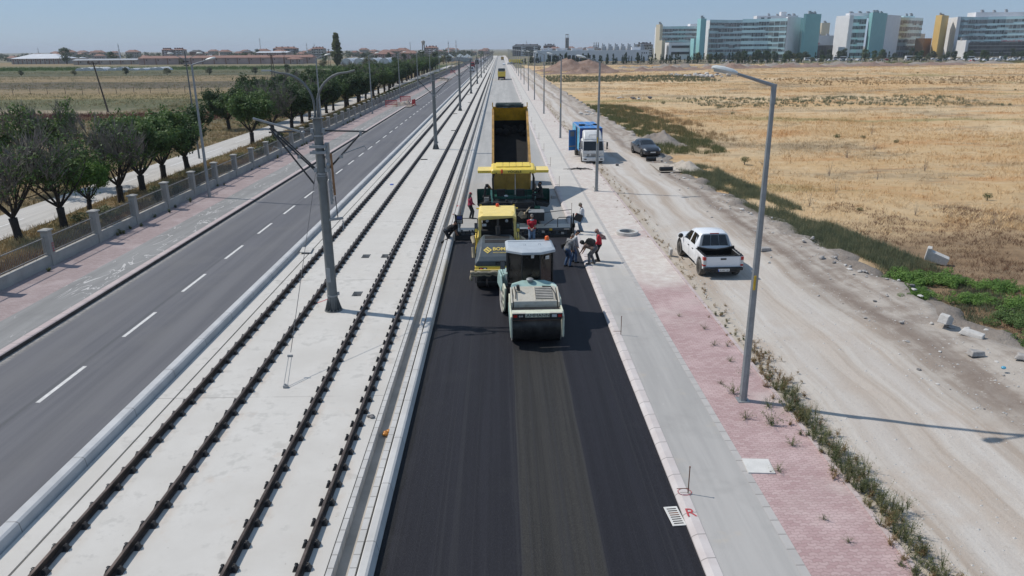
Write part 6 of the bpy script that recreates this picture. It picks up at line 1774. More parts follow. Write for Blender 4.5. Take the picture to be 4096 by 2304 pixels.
# ---------------------------------------------------------------- grass, weeds (uncountable)
def blades(P,h,w,n,seed,lean=.5,spread=.12):
    """P (k,3) roots; n blades per root: thin triangles"""
    g=np.random.default_rng(seed);k=len(P)
    root=np.repeat(P,n,0);m=len(root)
    hh=np.repeat(h,n)*g.uniform(.55,1.15,m);ww=np.repeat(w,n)
    a=g.uniform(0,2*np.pi,m);sp=np.repeat(spread if np.ndim(spread) else np.full(k,spread),n)*g.uniform(0,1,m)**.5
    b=g.uniform(0,2*np.pi,m)
    root=root+np.stack([np.cos(b)*sp,np.sin(b)*sp,np.zeros(m)],1)
    ln=g.uniform(.1,1,m)*lean*hh
    tip=root+np.stack([np.cos(a)*ln,np.sin(a)*ln,hh],1)
    c=g.uniform(0,np.pi,m);d=np.stack([np.cos(c)*ww,np.sin(c)*ww,np.zeros(m)],1)
    return np.stack([root-d,root+d,tip],1).reshape(-1,3)
def zf(x,y):return np.array([zfield(a,b) for a,b in zip(x,y)])
g=np.random.default_rng(3)
# dry field grass: dense near, coarser with distance
N=64000
y=26+ (430)*g.random(N)**2.1
xm=19.0+(y>45)*0;wid=8+y*.78
x=xm+wid*g.random(N)
edge_=np.interp(y,[20,32,43,61,80,110,150,300],[21.5,21.0,19.2,17.2,18.5,18.5,17.5,17.5])+.8*np.sin(y*.7)
k=(x>edge_)&(y>43.5+2.5*np.sin(x*.8)-(x-20)*.12+3*(g.random(len(x))-.5));x,y=x[k],y[k]
keep=g.random(len(x))<np.clip(.55+.5*np.sin(x*.21+1)*np.cos(y*.16)+.3*np.sin(x*.07+y*.05),.25,1);x,y=x[keep],y[keep]
z=zf(x,y);d=np.sqrt(x*x+y*y)
v=blades(np.stack([x,y,z],1),np.clip(.30+d*.0003,.28,.42)*g.uniform(.5,1.3,len(x)),.008+d*.00016,9,4,1.5,np.clip(.2+d*.003,.2,1.1))
o=np_mesh('dry_grass',v,3,'grass_dry');tag(o,'tall dry straw coloured grass covering the field at the right','grass',kind='stuff')
# brown dead weeds nearer the bushes
M_=5200;x=18.5+15*g.random(M_)**.8;y=20+30*g.random(M_)
kk=(y<47+3*np.sin(x*.9)-(x-18)*.15)&(np.sin(x*1.1)*np.cos(y*.7)+.5*np.sin(x*.4+y*.9)>-.55+.8*(g.random(M_)-.5));x,y=x[kk],y[kk];z=zf(x,y)
v=blades(np.stack([x,y,z],1),.22*g.uniform(.5,1.3,len(x)),np.full(len(x),.010),8,6,1.3,.2)
o=np_mesh('dead_weeds',v,3,'weed_brown');tag(o,'low red brown dead weeds between the green bushes and the straw grass','weeds',kind='stuff')
# blue green weeds along the ditch
def ditch(n,xf,y0,y1,wd,h,seed,mat,nm,lab,w=.011):
    g=np.random.default_rng(seed);y=y0+(y1-y0)*g.random(n);x=xf(y)+wd*g.random(n)
    dd=np.sin(x*1.7)*np.cos(y*.9)+.6*np.sin(y*.37+x);k=dd>-.75+.6*g.random(n);x,y=x[k],y[k]
    z=zf(x,y)
    v=blades(np.stack([x,y,z],1),h*g.uniform(.5,1.2,len(x)),np.full(len(x),w),9,seed,.55,.22)
    o=np_mesh(nm,v,3,mat);tag(o,lab,'weeds',kind='stuff')
rock_a=lambda y:np.interp(y,[20,22.7,31.8,43.1,60.8,75,90,120,170,260],[17.7,17.65,16.98,16.0,14.8,15.2,16.2,15.6,15.5,15.2])
ditch(6500,lambda y:rock_a(y)+.35,33,66,3.6,.42,11,'weed_blue','ditch_weeds','blue green weeds along the ditch behind the rubble')
ditch(2600,lambda y:rock_a(y)+.3,26,40,3.6,.24,15,'weed_blue','ditch_weeds','low grey green weeds behind the loose stones near the white block')
ditch(7000,lambda y:rock_a(y)+.3,74,140,7.5+0*1,.55,12,'weed_green','roadside_weeds','green weeds between the dirt road and the dry field beyond the dark sedan',.016)
ditch(2200,lambda y:rock_a(y)+2,84,135,9.0,.6,16,'weed_dry','roadside_weeds','brown stalks mixed in the green weeds beyond the dark sedan',.012)
ditch(2600,lambda y:16+(y-255)*0.0,236,284,54,.8,13,'weed_blue','far_weeds','dark green weed belt in front of the earth heap',.06)
ditch(1700,lambda y:36+0*y,132,158,56,.5,14,'weed_blue','far_weeds','green weed band crossing the dry field',.04)
ditch(1800,lambda y:85+0*y,205,256,130,.5,17,'weed_dry','far_weeds','grey brown weed band crossing the far dry field',.06)
# verge grass behind the left fence and left of the service road
N=15000;y=28+240*g.random(N)**1.6;x=-28.6+6.1*g.random(N);d=np.sqrt(x*x+y*y)
v=blades(np.stack([x,y,np.full(N,-.16)],1),.32*g.uniform(.4,1.3,N),.009+d*.00022,8,8,.9,np.clip(.2+d*.002,.2,.7))
o=np_mesh('verge_grass',v,3,'grass_verge');tag(o,'dry mixed grass and weeds between the service road and the left fence','grass',kind='stuff')
N=11000;y=45+170*g.random(N)**1.3;x=-33.6-34*g.random(N)**1.3;d=np.sqrt(x*x+y*y)
v=blades(np.stack([x,y,np.full(N,-.3)],1),.35*g.uniform(.4,1.3,N),.012+d*.0002,7,9,.9,np.clip(.25+d*.002,.2,.7))
o=np_mesh('field_grass',v,3,'grass_verge');tag(o,'dry grass left of the service road','grass',kind='stuff')
# crop rows and weeds in the farm fields
N=9000;y=445+70*g.random(N);x=-60-560*g.random(N)
k=(x<-280)|(g.random(N)<.45);x,y=x[k],y[k]
v=blades(np.stack([x,y,np.full(len(x),-.35)],1),1.4*g.uniform(.5,1.2,len(x)),np.full(len(x),.14),6,10,.7,1.0)
o=np_mesh('crop',v,3,'leaf_green');tag(o,'dark green crop band across the left farm fields','crop',kind='stuff')
# weeds along the kerb edge of the paved walk
def stems(P,h,seed,n=16,mat='weed_green',leaf=.016,nm='weeds',lab='',reach=.5,nl=15):
    g=np.random.default_rng(seed);out=[];lv=[]
    for p,hh in zip(P,h):
        for _ in range(n):
            a=g.uniform(0,6.28);r=g.uniform(.05,reach)*hh*1.2
            tip=p+np.array([math.cos(a)*r,math.sin(a)*r,hh*g.uniform(.3,1.1)]);mid=p+(tip-p)*.5+np.array([0,0,hh*.1])
            w=np.array([math.sin(a),-math.cos(a),0])*.004
            out+=[p-w,p+w,mid+w,mid-w,mid-w,mid+w,tip+w*.3,tip-w*.3]
            for _ in range(nl):
                t=g.uniform(.15,1);q=p+(tip-p)*t+g.normal(size=3)*.02
                u=g.normal(size=3);u/=np.linalg.norm(u);v_=np.cross(u,[.3,.2,1]);v_/=np.linalg.norm(v_)+1e-6
                s=leaf*g.uniform(.6,1.4);lv+=[q-u*s,q+v_*s*.5,q+u*s,q-v_*s*.5]
    return np.array(out+lv)
g=np.random.default_rng(19)
K=250;y=np.where(g.random(K)<.93,9.0+11.8*g.random(K),20+8*g.random(K));x=8.55+g.normal(size=K)*.2
hh=np.where(y<20.5,.52,.2)*g.uniform(.3,1.15,K)
o=np_mesh('kerb_weeds',stems(np.stack([x,y,np.full(K,.02)],1),hh,20,nl=10,n=14),4,'weed_kerb');tag(o,'straggly green weeds growing along the edge kerb of the paved walk','weeds',kind='stuff')
K=100;y=9+15*g.random(K)**1.1;x=8.6+g.normal(size=K)*.24
o=np_mesh('kerb_weeds',stems(np.stack([x,y,np.full(K,.02)],1),.30*g.uniform(.5,1.2,K),22,n=12),4,'weed_dry');tag(o,'dry orange brown weeds mixed along the edge kerb','weeds',kind='stuff')
K=420;y=21+130*g.random(K)**1.5;x=8.6+g.normal(size=K)*.3
o=np_mesh('kerb_weeds',stems(np.stack([x,y,np.full(K,.02)],1),.14*g.uniform(.3,1.3,K),23,n=6,leaf=.022,nl=6,reach=1.2),4,'weed_dry');tag(o,'thin dry weeds along the kerb beyond the pickup truck','weeds',kind='stuff')
K=70;y=29+90*g.random(K);x=-21.95+.4*g.random(K)**2
k=np.sin(y*.8)+np.sin(y*.31)>-.2;x,y=x[k],y[k]
o=np_mesh('wall_weeds',stems(np.stack([x,y,np.full(len(x),.1)],1),.3*g.uniform(.4,1.3,len(x)),24,n=12,leaf=.035),4,'weed_green');tag(o,'green weeds at the foot of the left fence wall','weeds',kind='stuff')
# single weeds in the pavers
WP=[]
for sd in(81,82,83):
    p=np.array([[0,0,0.]])
    t=np_mesh('weed',stems(p,[.34],sd,n=20,reach=1.1,nl=16),4,'weed_green');t['category']='weed';WP.append(t)
for i,(x,y,s,l) in enumerate([(7.55,25.6,.8,'weed on the pavers just behind the right kerb stake line'),(7.45,24.0,.8,'spreading weed on the pink pavers left of the street lamp'),(7.9,23.9,.6,'small weed next to the edge kerb beside the spreading weed'),(7.6,22.6,.7,'flat weed in the middle of the pavers before the lamp'),(7.8,21.6,1.0,'bushy weed on the pavers left of the lamp foot'),(6.8,20.9,.6,'tiny weed near the lamp foot on the pavers'),(7.0,20.2,1.5,'tall upright weed touching the nearest right street lamp'),(6.85,18.6,1.0,'grey weed below the nearest right street lamp'),(7.45,18.2,1.5,'large spreading weed right below the lamp foot'),(7.6,17.1,.9,'weed on the pavers above the white cover'),(6.8,15.9,.8,'weed at the right corner of the white manhole cover'),(7.1,13.9,.6,'flat star shaped weed on the pavers below the white cover'),(7.3,13.1,.6,'small dark weed alone in the lower pavers'),(7.75,19.3,1.1,'weed between the lamp foot and the edge kerb'),(7.0,54.0,1.2,'weed at the foot of the second right street lamp'),(6.9,27.0,.5,'small weed on the dusty pavers behind the roller shadow')]):
    q=place(WP[i%3],fu,(x,y,.05),i*1.1,s*.8,l,'weeds growing between the pink pavers')
# thistle-like tall dead stalks in the dry field
m_=np_mesh('dead_stalk',np.concatenate([stems(np.array([[0,0,0.]]),[1.0],91,n=18,reach=.45,nl=6,leaf=.03)]),4,'twig');m_['category']='plant'
for i,(x,y,s) in enumerate([(20.5,48,1.1),(24,52,1.0),(27,60,1.2),(23.5,66,1.0),(30,58,.9),(33,70,1.2),(26,45,.8),(38,75,1.2),(29,42,.8),(45,90,1.3),(36,62,1.1),(27.5,36,.8),(25.6,33.5,.7)]):
    place(m_,fu,(x,y,-.1),i*.7,s,'tall bare grey weed stalk standing in the straw grass','bare weed stalks in the dry field')

N=9000;x=150+330*g.random(N);y=442+34*g.random(N);kk=g.random(N)<np.clip((x-170)/120,.12,1);x,y=x[kk],y[kk]
v=blades(np.stack([x,y,np.full(len(x),-.3)],1),1.0*g.uniform(.4,1.3,len(x)),np.full(len(x),.09),6,31,.9,.9)
o=np_mesh('far_scrub',v,3,'weed_green');tag(o,'low green scrub between the dry field and the hospital car park','scrub',kind='stuff')
N=2600;x=-45-120*g.random(N)**1.2;y=118+14*g.random(N)
v=blades(np.stack([x,y,np.full(N,-.3)],1),.75*g.uniform(.5,1.2,N),np.full(N,.03),7,33,.5,.5)
o=np_mesh('red_weeds',v,3,'weed_red');tag(o,'dark red brown weed strip along the pale track in the left fields','weeds',kind='stuff')

for sd,mt,N,h,w,nm,lb in((41,'grass_verge',9000,.45,.05,'field_grass','pale dry grass tufts over the left farm fields'),(42,'weed_green',7000,.5,.05,'field_weeds','dark green weeds dotted over the left farm fields')):
    g=np.random.default_rng(sd);y=140+290*g.random(N);x=-46-(40+y*.62)*g.random(N)
    kk=np.sin(y*.085+x*.004)+.5*np.sin(y*.21+x*.01)>(.0 if sd==41 else -.4)-.6*g.random(N);x,y=x[kk],y[kk]
    v=blades(np.stack([x,y,np.full(len(x),-.33)],1),h*g.uniform(.4,1.3,len(x)),np.full(len(x),w),6,sd,1.2,1.0)
    o=np_mesh(nm,v,3,mt);tag(o,lb,'grass' if sd==41 else 'weeds',kind='stuff')

N=5200;g=np.random.default_rng(47);y=28+120*g.random(N)**1.3;x=-22.5-2.6*g.random(N)
kk=np.sin(y*.55+x)+.6*np.sin(y*.19)>-.2-.6*g.random(N);x,y=x[kk],y[kk]
v=blades(np.stack([x,y,np.full(len(x),-.16)],1),.4*g.uniform(.4,1.3,len(x)),np.full(len(x),.013),8,48,.9,.25)
o=np_mesh('verge_weeds',v,3,'weed_brown');tag(o,'brown dead weeds right behind the left fence railings','weeds',kind='stuff')
# ================================================================ far buildings
simple('hosp_white',(.70,.70,.71),.7,var=.05,sc=.2)
simple('hosp_teal',(.27,.52,.53),.6,var=.05,sc=.2)
simple('hosp_teal_dark',(.20,.42,.43),.6,var=.05,sc=.2)
simple('hosp_beige',(.50,.45,.34),.7,var=.05,sc=.2)
simple('hosp_yellow',(.62,.42,.14),.7,var=.05,sc=.2)
simple('hosp_brown',(.22,.115,.05),.7,var=.1,sc=.3)
simple('mint_panel',(.60,.80,.81),.22,metal=.45,var=.06,sc=.12,spec=.6)
simple('grey_shaded_panel',(.42,.54,.57),.2,metal=.45,var=.15,sc=.09,spec=.6)  # greyer, darker panel; shade of fronts turned from the sun is in its colour
simple('roof_plant',(.30,.32,.34),.6,var=.2,sc=.5)
simple('sign_red',(.45,.01,.03),.5)
simple('brick_grey',(.125,.12,.125),.8,var=.2,sc=.3)
simple('brick_red',(.20,.105,.08),.8,var=.25,sc=.3)
simple('roof_dark',(.05,.052,.06),.7,var=.2,sc=.5)
simple('roof_tile',(.235,.125,.095),.8,var=.25,sc=.4)
simple('house_wall',(.38,.34,.30),.85,var=.2,sc=.2)
simple('house_wall_pink',(.38,.30,.28),.85,var=.2,sc=.2)
simple('metal_roof',(.55,.57,.60),.5,var=.1,sc=.2)
simple('hall_wall',(.62,.64,.66),.7,var=.05,sc=.1)
simple('window_dark',(.03,.035,.042),.2,var=.4,sc=.5)
simple('concrete_raw',(.20,.185,.17),.9,var=.2,sc=.3)
simple('poly_white',(.55,.57,.58),.4,var=.15,sc=1)
simple('poly_clear',(.33,.37,.38),.3,var=.2,sc=1)
simple('car_white_far',(.62,.63,.64),.3,var=.05)
simple('car_grey_far',(.12,.13,.14),.3,var=.2)
simple('car_red_far',(.40,.02,.02),.3)
simple('car_silver_far',(.35,.36,.37),.3,metal=.3)
def m_glassband(name,g1,g2,fr,period=1.5):
    n=NT(name);p=n.pos();x,y,z=n.xyz()
    s=n.math('ADD',x,n.math('MULTIPLY',y,.6))
    cell=n.math('FLOOR',n.math('DIVIDE',s,period))
    w=n.node('ShaderNodeTexWhiteNoise',noise_dimensions='2D');cv=n.node('ShaderNodeCombineXYZ');n.inp(cv.inputs[0],cell);n.inp(cv.inputs[1],n.math('FLOOR',n.math('DIVIDE',z,4.3)));n.l.new(cv.outputs[0],w.inputs['Vector'])
    c=n.mix(n.ss(w.outputs['Value'],.2,.9),g1,g2)
    j=n.math('PINGPONG',s,period/2);c=n.mix(n.math('SUBTRACT',1,n.ss(j,.06,.12)),c,fr)
    n.out(c,.15,spec=.6)
m_glassband('band_glass',(.06,.075,.08),(.22,.25,.26),(.3,.38,.39))
m_glassband('band_glass_dark',(.07,.08,.085),(.24,.225,.225),(.24,.30,.31))
m_glassband('podium_glass',(.03,.035,.04),(.06,.065,.07),(.11,.115,.12),2.5)
def block(parent,name,poly,z0,z1,mat,**k):
    m=MB().mat(mat);m.prism(poly,'z',z0,z1);return m.build(name,parent,**k)
def facade(parent,pts,z0,z1,floors,panel,glass,seed,off=.25,lo=.30,hi=.78,top=1.5,drop=.3,towards=(0,-1)):
    """curtain wall along a polyline, with one window band per floor"""
    P=[Vector((q[0],q[1],0)) for q in pts]
    m=MB().mat(panel)
    n=len(P)
    m.add([(q.x,q.y,z0) for q in P]+[(q.x,q.y,z1) for q in P],[(i,i+1,n+i+1,n+i) for i in range(n-1)])
    f=m.build('facade',parent)
    seg=[]
    for i in range(n-1):
        L=(P[i+1]-P[i]).length;k=max(1,int(L/3))
        for j in range(k):seg.append((P[i].lerp(P[i+1],j/k),P[i].lerp(P[i+1],(j+1)/k)))
    rr=random.Random(seed);H=(z1-top-z0)/floors
    for fl in range(floors):
        m=MB().mat(glass);b0=z0+fl*H;lw=0;run=0;dr=0;rise=0
        for a,b in seg:
            if run<=0:
                run=rr.randint(2,6);dr=(rr.random()<drop)*.22*H;rise=(rr.random()<drop*.5)*.12*H
            run-=1
            nn=Vector((b.y-a.y,a.x-b.x,0)).normalized()
            if nn.dot(Vector((towards[0],towards[1],0)))<0:nn=-nn
            o=nn*off
            m.add([(a+o)+Vector((0,0,b0+H*lo-dr)),(b+o)+Vector((0,0,b0+H*lo-dr)),(b+o)+Vector((0,0,b0+H*hi-rise)),(a+o)+Vector((0,0,b0+H*hi-rise))],[(0,1,2,3)])
        m.build('window_band',f)
    return f
def plant_boxes(parent,spots,z,seed,name='rooftop_plant'):
    rr=random.Random(seed)
    for x,y in spots:
        m=MB().mat('roof_plant');w=rr.uniform(1.2,2.2);h=rr.uniform(1.2,2.6)
        m.box((x,y,z+h/2),(w,w,h));m.cyl((x+w,y,z),(x+w,y,z+h*.7),.5,8);m.box((x,y,z+h+.15),(w*1.2,w*1.2,.25));m.build(name,parent)
# --- beige wing (leftmost)
H1=empty('hospital_building',(0,0,0),0,'hospital wing with a beige tower and grey glass front at the left end','hospital')
block(H1,'stair_tower',[(146.6,728),(148.2,718),(152,724),(151,732)],-.6,30.2,'hosp_beige')
block(H1,'small_tower',[(143.7,698),(144.5,688),(148.4,693),(147,700)],-.6,15.9,'hosp_beige')
block(H1,'core',[(150.5,733),(190,733),(190,752),(150.5,752)],-.6,28.3,'hosp_white')
facade(H1,[(150.8,731),(188,731)],8,28.7,5,'grey_shaded_panel','band_glass_dark',1)
w=block(H1,'low_wing',[(151.2,706),(151,689),(171,689.4),(171,712),(152,712)],-.6,14,'hosp_white')
for z in(4.0,9.4):
    m=MB().mat('window_dark');m.b2((153.5,688.7,z),(169.5,689.6,z+2));m.build('window_band',w)
block(H1,'roof_house',[(181,738),(190,738),(190,748),(181,748)],28,31,'hosp_white')
plant_boxes(H1,[(149,724)],30.2,3);plant_boxes(H1,[(146,694)],15.9,4)
# --- main curved block
H2=empty('hospital_building',(0,0,0),0,'large hospital block with curved mint glass front between two teal towers','hospital')
block(H2,'teal_tower',[(177.9,700),(178,688),(184.4,694),(182,703)],-.6,34,'hosp_teal')
block(H2,'small_teal_tower',[(169.9,688),(170.5,678),(173,682),(172,690)],-.6,17.2,'hosp_teal')
block(H2,'end_wall',[(188,708),(189,699),(190,702),(192,712)],-.6,32.8,'hosp_white')
curve=[(189.4,702),(200,709),(212,714.5),(224,717.5),(236,717),(247,712),(259,700)]
block(H2,'core',curve+[(262,702),(270,722),(189.6,732)],-.6,32.2,'hosp_white')
facade(H2,[(q[0],q[1]-.6) for q in curve[:4]],-.6,33.4,7,'grey_shaded_panel','band_glass_dark',2,drop=.45)  # unlit half of the curve, its shade painted by the darker panel
facade(H2,[(q[0],q[1]-.6) for q in curve[3:]],-.6,34.2,7,'mint_panel','band_glass',5,drop=.45)
block(H2,'side_wall',[(259.1,699.2),(261,699),(277,714),(276,730),(262,712)],-.6,35.2,'hosp_white')
block(H2,'glass_recess',[(276.5,717),(281.5,720),(281.5,726),(276.5,726)],-.6,35,'grey_shaded_panel')
block(H2,'big_teal_tower',[(273.6,700),(275.3,699),(293.2,709),(291.5,719)],-.6,37.7,'hosp_teal_dark')
p=block(H2,'penthouse',[(243,735),(282,735),(282,745),(243,745)],32,37.6,'hosp_white')
m=MB().mat('window_dark');m.b2((247,734.8,34),(250,735,36));m.b2((253,734.8,34),(256,735,36));m.build('vent_grille',p)
block(H2,'lift_house',[(266,736),(271,736),(271,741),(266,741)],37.6,41,'hosp_white')
plant_boxes(H2,[(180.5,695)],34,5);plant_boxes(H2,[(281,706),(284,708),(287,709.5)],37.7,6);plant_boxes(H2,[(263,738),(274,738),(279,739),(255,739)],37.6,7)
# --- back block between
H3=empty('hospital_building',(0,0,0),0,'beige and grey hospital wing seen behind the gap right of the big teal tower','hospital')
block(H3,'stair_tower',[(318,765),(326,765),(326,775),(318,775)],-.6,31.8,'hosp_beige')
block(H3,'core',[(296,770),(318,770),(318,790),(296,790)],-.6,28,'hosp_white');facade(H3,[(296,769),(318,769)],10,28,4,'grey_shaded_panel','band_glass_dark',8)
e=block(H3,'entrance_wing',[(303,742),(330,742),(330,760),(303,760)],-.6,19.6,'hosp_white')
m=MB().mat('podium_glass');m.b2((296,722,-.6),(314,741,10.7));m.build('glass_lobby',H3)
text('HASTANE',e,2.2,face_mat((303.5,741.9,12.2),(1,0,0),(0,0,1)),'sign_red',.1)
plant_boxes(H3,[(322,769)],31.8,9);plant_boxes(H3,[(310,750),(318,750)],19.6,10)
# --- block B
H4=empty('hospital_building',(0,0,0),0,'hospital block with striped balconies and one dark teal tower in the middle','hospital')
block(H4,'slanted_wall',[(312,720),(315.5,700),(319,700),(318,722)],-.6,36.2,'hosp_white')
block(H4,'core',[(316,703),(331,703.5),(340,722),(316,730)],-.6,34.5,'hosp_white')
facade(H4,[(315.3,700.5),(320,702.3),(326,702.6),(331.3,700.6)],-.6,35.6,6,'mint_panel','band_glass',11,drop=.35)
block(H4,'teal_tower',[(335.2,705),(331.1,690),(356.7,715),(352,722)],-.6,38.2,'hosp_teal_dark')
block(H4,'side_wall',[(355,716),(357.5,715.5),(382.6,740),(378,748),(354,724)],-.6,37,'hosp_white')
block(H4,'glass_core',[(383,744),(420,770),(420,785),(383,770)],-.6,35.3,'grey_shaded_panel')
facade(H4,[(382.6,743),(420,769)],-.6,35.8,6,'grey_shaded_panel','band_glass_dark',12,drop=.4)
block(H4,'penthouse',[(322,716),(346,716),(346,724),(322,724)],34.5,38.6,'hosp_white')
block(H4,'roof_house',[(398,765),(412,770),(408,778),(396,774)],35.2,37.6,'mint_panel')
plant_boxes(H4,[(340,707),(344,710),(350,714)],38.2,13);plant_boxes(H4,[(402,768),(408,771)],37.5,14);plant_boxes(H4,[(324,718),(332,718),(340,719)],38.6,15)
# --- block C
H5=empty('hospital_building',(0,0,0),0,'hospital block with a yellow tower and long grey glass front at the right edge','hospital')
block(H5,'yellow_tower',[(415.9,740),(416.2,730),(434.3,750),(430,757)],-.6,37,'hosp_yellow')
block(H5,'end_wall',[(442.2,765),(436,738),(441,741),(447,766)],-.6,35.4,'hosp_white')
c5=[(440,745),(452,754),(466,760),(480,762),(495,758),(512,746)]
block(H5,'core',c5+[(520,770),(440,770)],-.6,35,'hosp_white')
facade(H5,[(q[0],q[1]-.6) for q in c5[:4]],-.6,36,7,'grey_shaded_panel','band_glass_dark',16,drop=.45)  # same split: shade of this half comes from the panel colour
facade(H5,[(q[0],q[1]-.6) for q in c5[3:]],-.6,36.2,7,'mint_panel','band_glass',17,drop=.45)
block(H5,'white_cube',[(431.4,726),(433,713),(443.5,724),(440,730)],-.6,14.2,'hosp_white')
pd=block(H5,'dark_podium',[(440,720),(492,700),(500,720),(446,740)],-.6,12,'podium_glass')
for z in(3,6,9):
    m=MB().mat('lamp_grey');m.add([(440.2,719.6,z),(492,699.6,z),(492,699.6,z+.4),(440.2,719.6,z+.4)],[(0,1,2,3)]);m.build('podium_ledge',pd)
text('ONKOLOJİ HASTANESİ',pd,2.3,face_mat((475,705.8,13.4),(18.1,-7,0),(0,0,1)),'sign_red',.12,'lettering',.01)
block(H5,'penthouse',[(470,766),(530,766),(530,780),(470,780)],35,40.5,'hosp_white')
plant_boxes(H5,[(421,742),(426,747)],37,18);plant_boxes(H5,[(478,770),(490,770),(502,770)],40.5,19);plant_boxes(H5,[(433,720)],14.2,20)
H6=empty('low_building',(0,0,0),0,'low brown building in the gap left of the yellow tower','building')
block(H6,'wing',[(401,742),(407,738),(420,748),(412,756)],-.6,16.4,'hosp_brown');block(H6,'back_wing',[(403,770),(425,770),(425,780),(403,780)],-.6,21,'hosp_white')
# --- white industrial hall
HA=empty('industrial_hall',(0,0,0),0,'long white flat roofed hall with dock doors behind the earth heap','hall')
w=block(HA,'hall_body',[(30.5,640),(124,640),(124,672),(30.5,672)],-.6,8.1,'hall_wall')
block(HA,'end_block',[(28,636),(31,636),(31,640),(28,640)],-.6,7.9,'hosp_white')
for k in range(11):
    m=MB().mat('window_dark');x=40.2+k*3.3;m.b2((x,639.85,-.4),(x+2.3,640,4.3));m.build('dock_door',w)
for k in range(3):
    m=MB().mat('window_dark');x=117.8+k*1.8;m.b2((x,639.85,5.2),(x+.9,640,6.2));m.build('window',w)
for x0,x1 in((34.3,43.8),(47.3,56.4),(60,69.2),(73,79)):
    m=MB().mat('hosp_white');m.b2((x0,645,8.1),(x1,649,9.0));m.b2((x0-.2,644.8,9.4),(x1+.2,649.2,10.0));m.build('roof_vent',HA)
for k in range(7):
    x=86+k*5.4;m=MB().mat('roof_plant')
    m.b2((x,650,8.1),(x+3,654,11.2));m.box((x+1.5,652,12.0),(2.4,2.4,1.2));m.cyl((x+.7,652,12.6),(x+.7,652,13.6),.4,8);m.cyl((x+3.4,652,8.1),(x+3.4,652,11),.6,8);m.build('cooling_unit',HA)
for k in range(3):
    m=MB().mat('lamp_grey');x=79.5+k*1.8;m.lathe([(.6,9.5),(.6,12.4),(.3,12.6),(.35,13.6),(.5,14.0),(.3,14.4)],c=(x,652,0),n=10);m.build('silo',HA,smooth=True)
block(HA,'roof_house',[(110.5,646),(118,646),(118,654),(110.5,654)],8,10.3,'hosp_white')
GT=empty('gate_house',(0,0,0),0,'small white gate house at the corner before the white hall','building')
w=block(GT,'wall',[(25.5,580),(30,580),(30,585),(25.5,585)],-.6,4.6,'hosp_white');m=MB().mat('window_dark');m.b2((26.6,579.9,1),(27.4,580,2.2));m.build('window',w);m=MB().mat('window_dark');m.b2((28.2,579.9,1),(29.2,580,2.2));m.build('window',w)
# --- apartment blocks
def apartments(name,label,x0,x1,y,h,wall,roof,floors,trim=True,hip=True,depth=14,frame='hosp_white',seed=1):
    t=empty(name,(0,0,0),0,label,'apartment block')
    w=block(t,'wall',[(x0,y),(x1,y),(x1,y+depth),(x0,y+depth)],-.6,h,wall)
    rr=random.Random(seed);H=(h+.6)/floors
    for f in range(floors):
        m=MB().mat('window_dark');x=x0+.8
        while x<x1-1.5:
            m.b2((x,y-.12,-.6+f*H+H*.3),(x+1.5,y,-.6+f*H+H*.78));x+=rr.choice([2.6,3.2])
        m.build('window_row',w)
        if trim:
            for s in(.3,.72):
                a=x0+(x1-x0)*s;m=MB().mat(frame);m.b2((a,y-1.2,-.6+f*H+.05),(a+(x1-x0)*.16,y-.15,-.6+f*H+.9));m.build('balcony',w)
    if hip:
        m=MB().mat(roof);e=.8;c=min(depth,x1-x0)*.45
        m.add([(x0-e,y-e,h),(x1+e,y-e,h),(x1+e,y+depth+e,h),(x0-e,y+depth+e,h),(x0+c,y+depth/2,h+c*.42),(x1-c,y+depth/2,h+c*.42)],[(0,1,5,4),(1,2,5),(2,3,4,5),(3,0,4),(3,2,1,0)])
        r=m.build('roof',t)
        for k in range(4):
            m=MB().mat(roof);q=x0+(x1-x0)*(k+.5)/4;m.box((q,y+depth*.3,h+c*.3),(1.6,1.6,1.8));m.build('roof_dormer',r)
    return t
a=apartments('apartment_block','grey apartment block with dark roof and white frames at the end of the road',18.2,58.6,1100,13.0,'brick_grey','roof_dark',5)
m=MB().mat('hosp_white')
for x in(31,49):m.b2((x,1098.6,0),(x+.8,1099.6,13))
m.b2((18,1098.6,12.6),(58.6,1099.8,13.2));m.build('white_frame',a)
apartments('apartment_block','brick red and white apartment block with dark roof left of the raw concrete tower',68.6,86.6,1200,13.3,'brick_red','roof_dark',5,depth=16,seed=2)
apartments('apartment_block','white apartment block with balconies standing left of the beige hospital tower',161,178.6,900,12.8,'house_wall','roof_dark',5,depth=16,seed=3)
apartments('apartment_block','tall brownish apartment block with red roof beside the water tower',-97,-80.2,1000,11.5,'house_wall_pink','roof_tile',5,depth=14,seed=4)
apartments('apartment_block','pale pink apartment block with balconies on the far left skyline',-391,-381,900,11.3,'house_wall_pink','roof_tile',5,depth=12,seed=5)
apartments('apartment_block','pale yellow apartment block right beside the pink one on the far left skyline',-380,-369,905,11.2,'house_wall','roof_tile',5,depth=12,seed=6)
apartments('apartment_block','grey green apartment block behind trees on the left skyline',-292,-262,1000,12,'brick_grey','roof_tile',5,depth=12,seed=7)
apartments('apartment_block','white house block with red roof right of the grey green block',-238,-222,980,11.5,'house_wall','roof_tile',4,depth=12,seed=8)
t=empty('concrete_tower',(0,0,0),0,'raw concrete lift tower standing unfinished above the white hall','tower')
block(t,'shaft',[(110.6,1300),(116.2,1300),(116.2,1306),(110.6,1306)],-.6,26.4,'concrete_raw')
for k in range(9):
    m=MB().mat('window_dark');m.b2((111.4,1299.8,2+k*2.6),(112.4,1300,3.4+k*2.6));m.b2((114,1299.8,2+k*2.6),(115,1300,3.4+k*2.6));m.build('opening',t)
m=MB().mat('concrete_raw')
for x in(110.8,113.3,115.9):m.b2((x-.25,1300,26.4),(x+.25,1301,30.8))
m.b2((110.5,1299.8,30.8),(115.4,1305,31.9));m.build('top_frame',t)
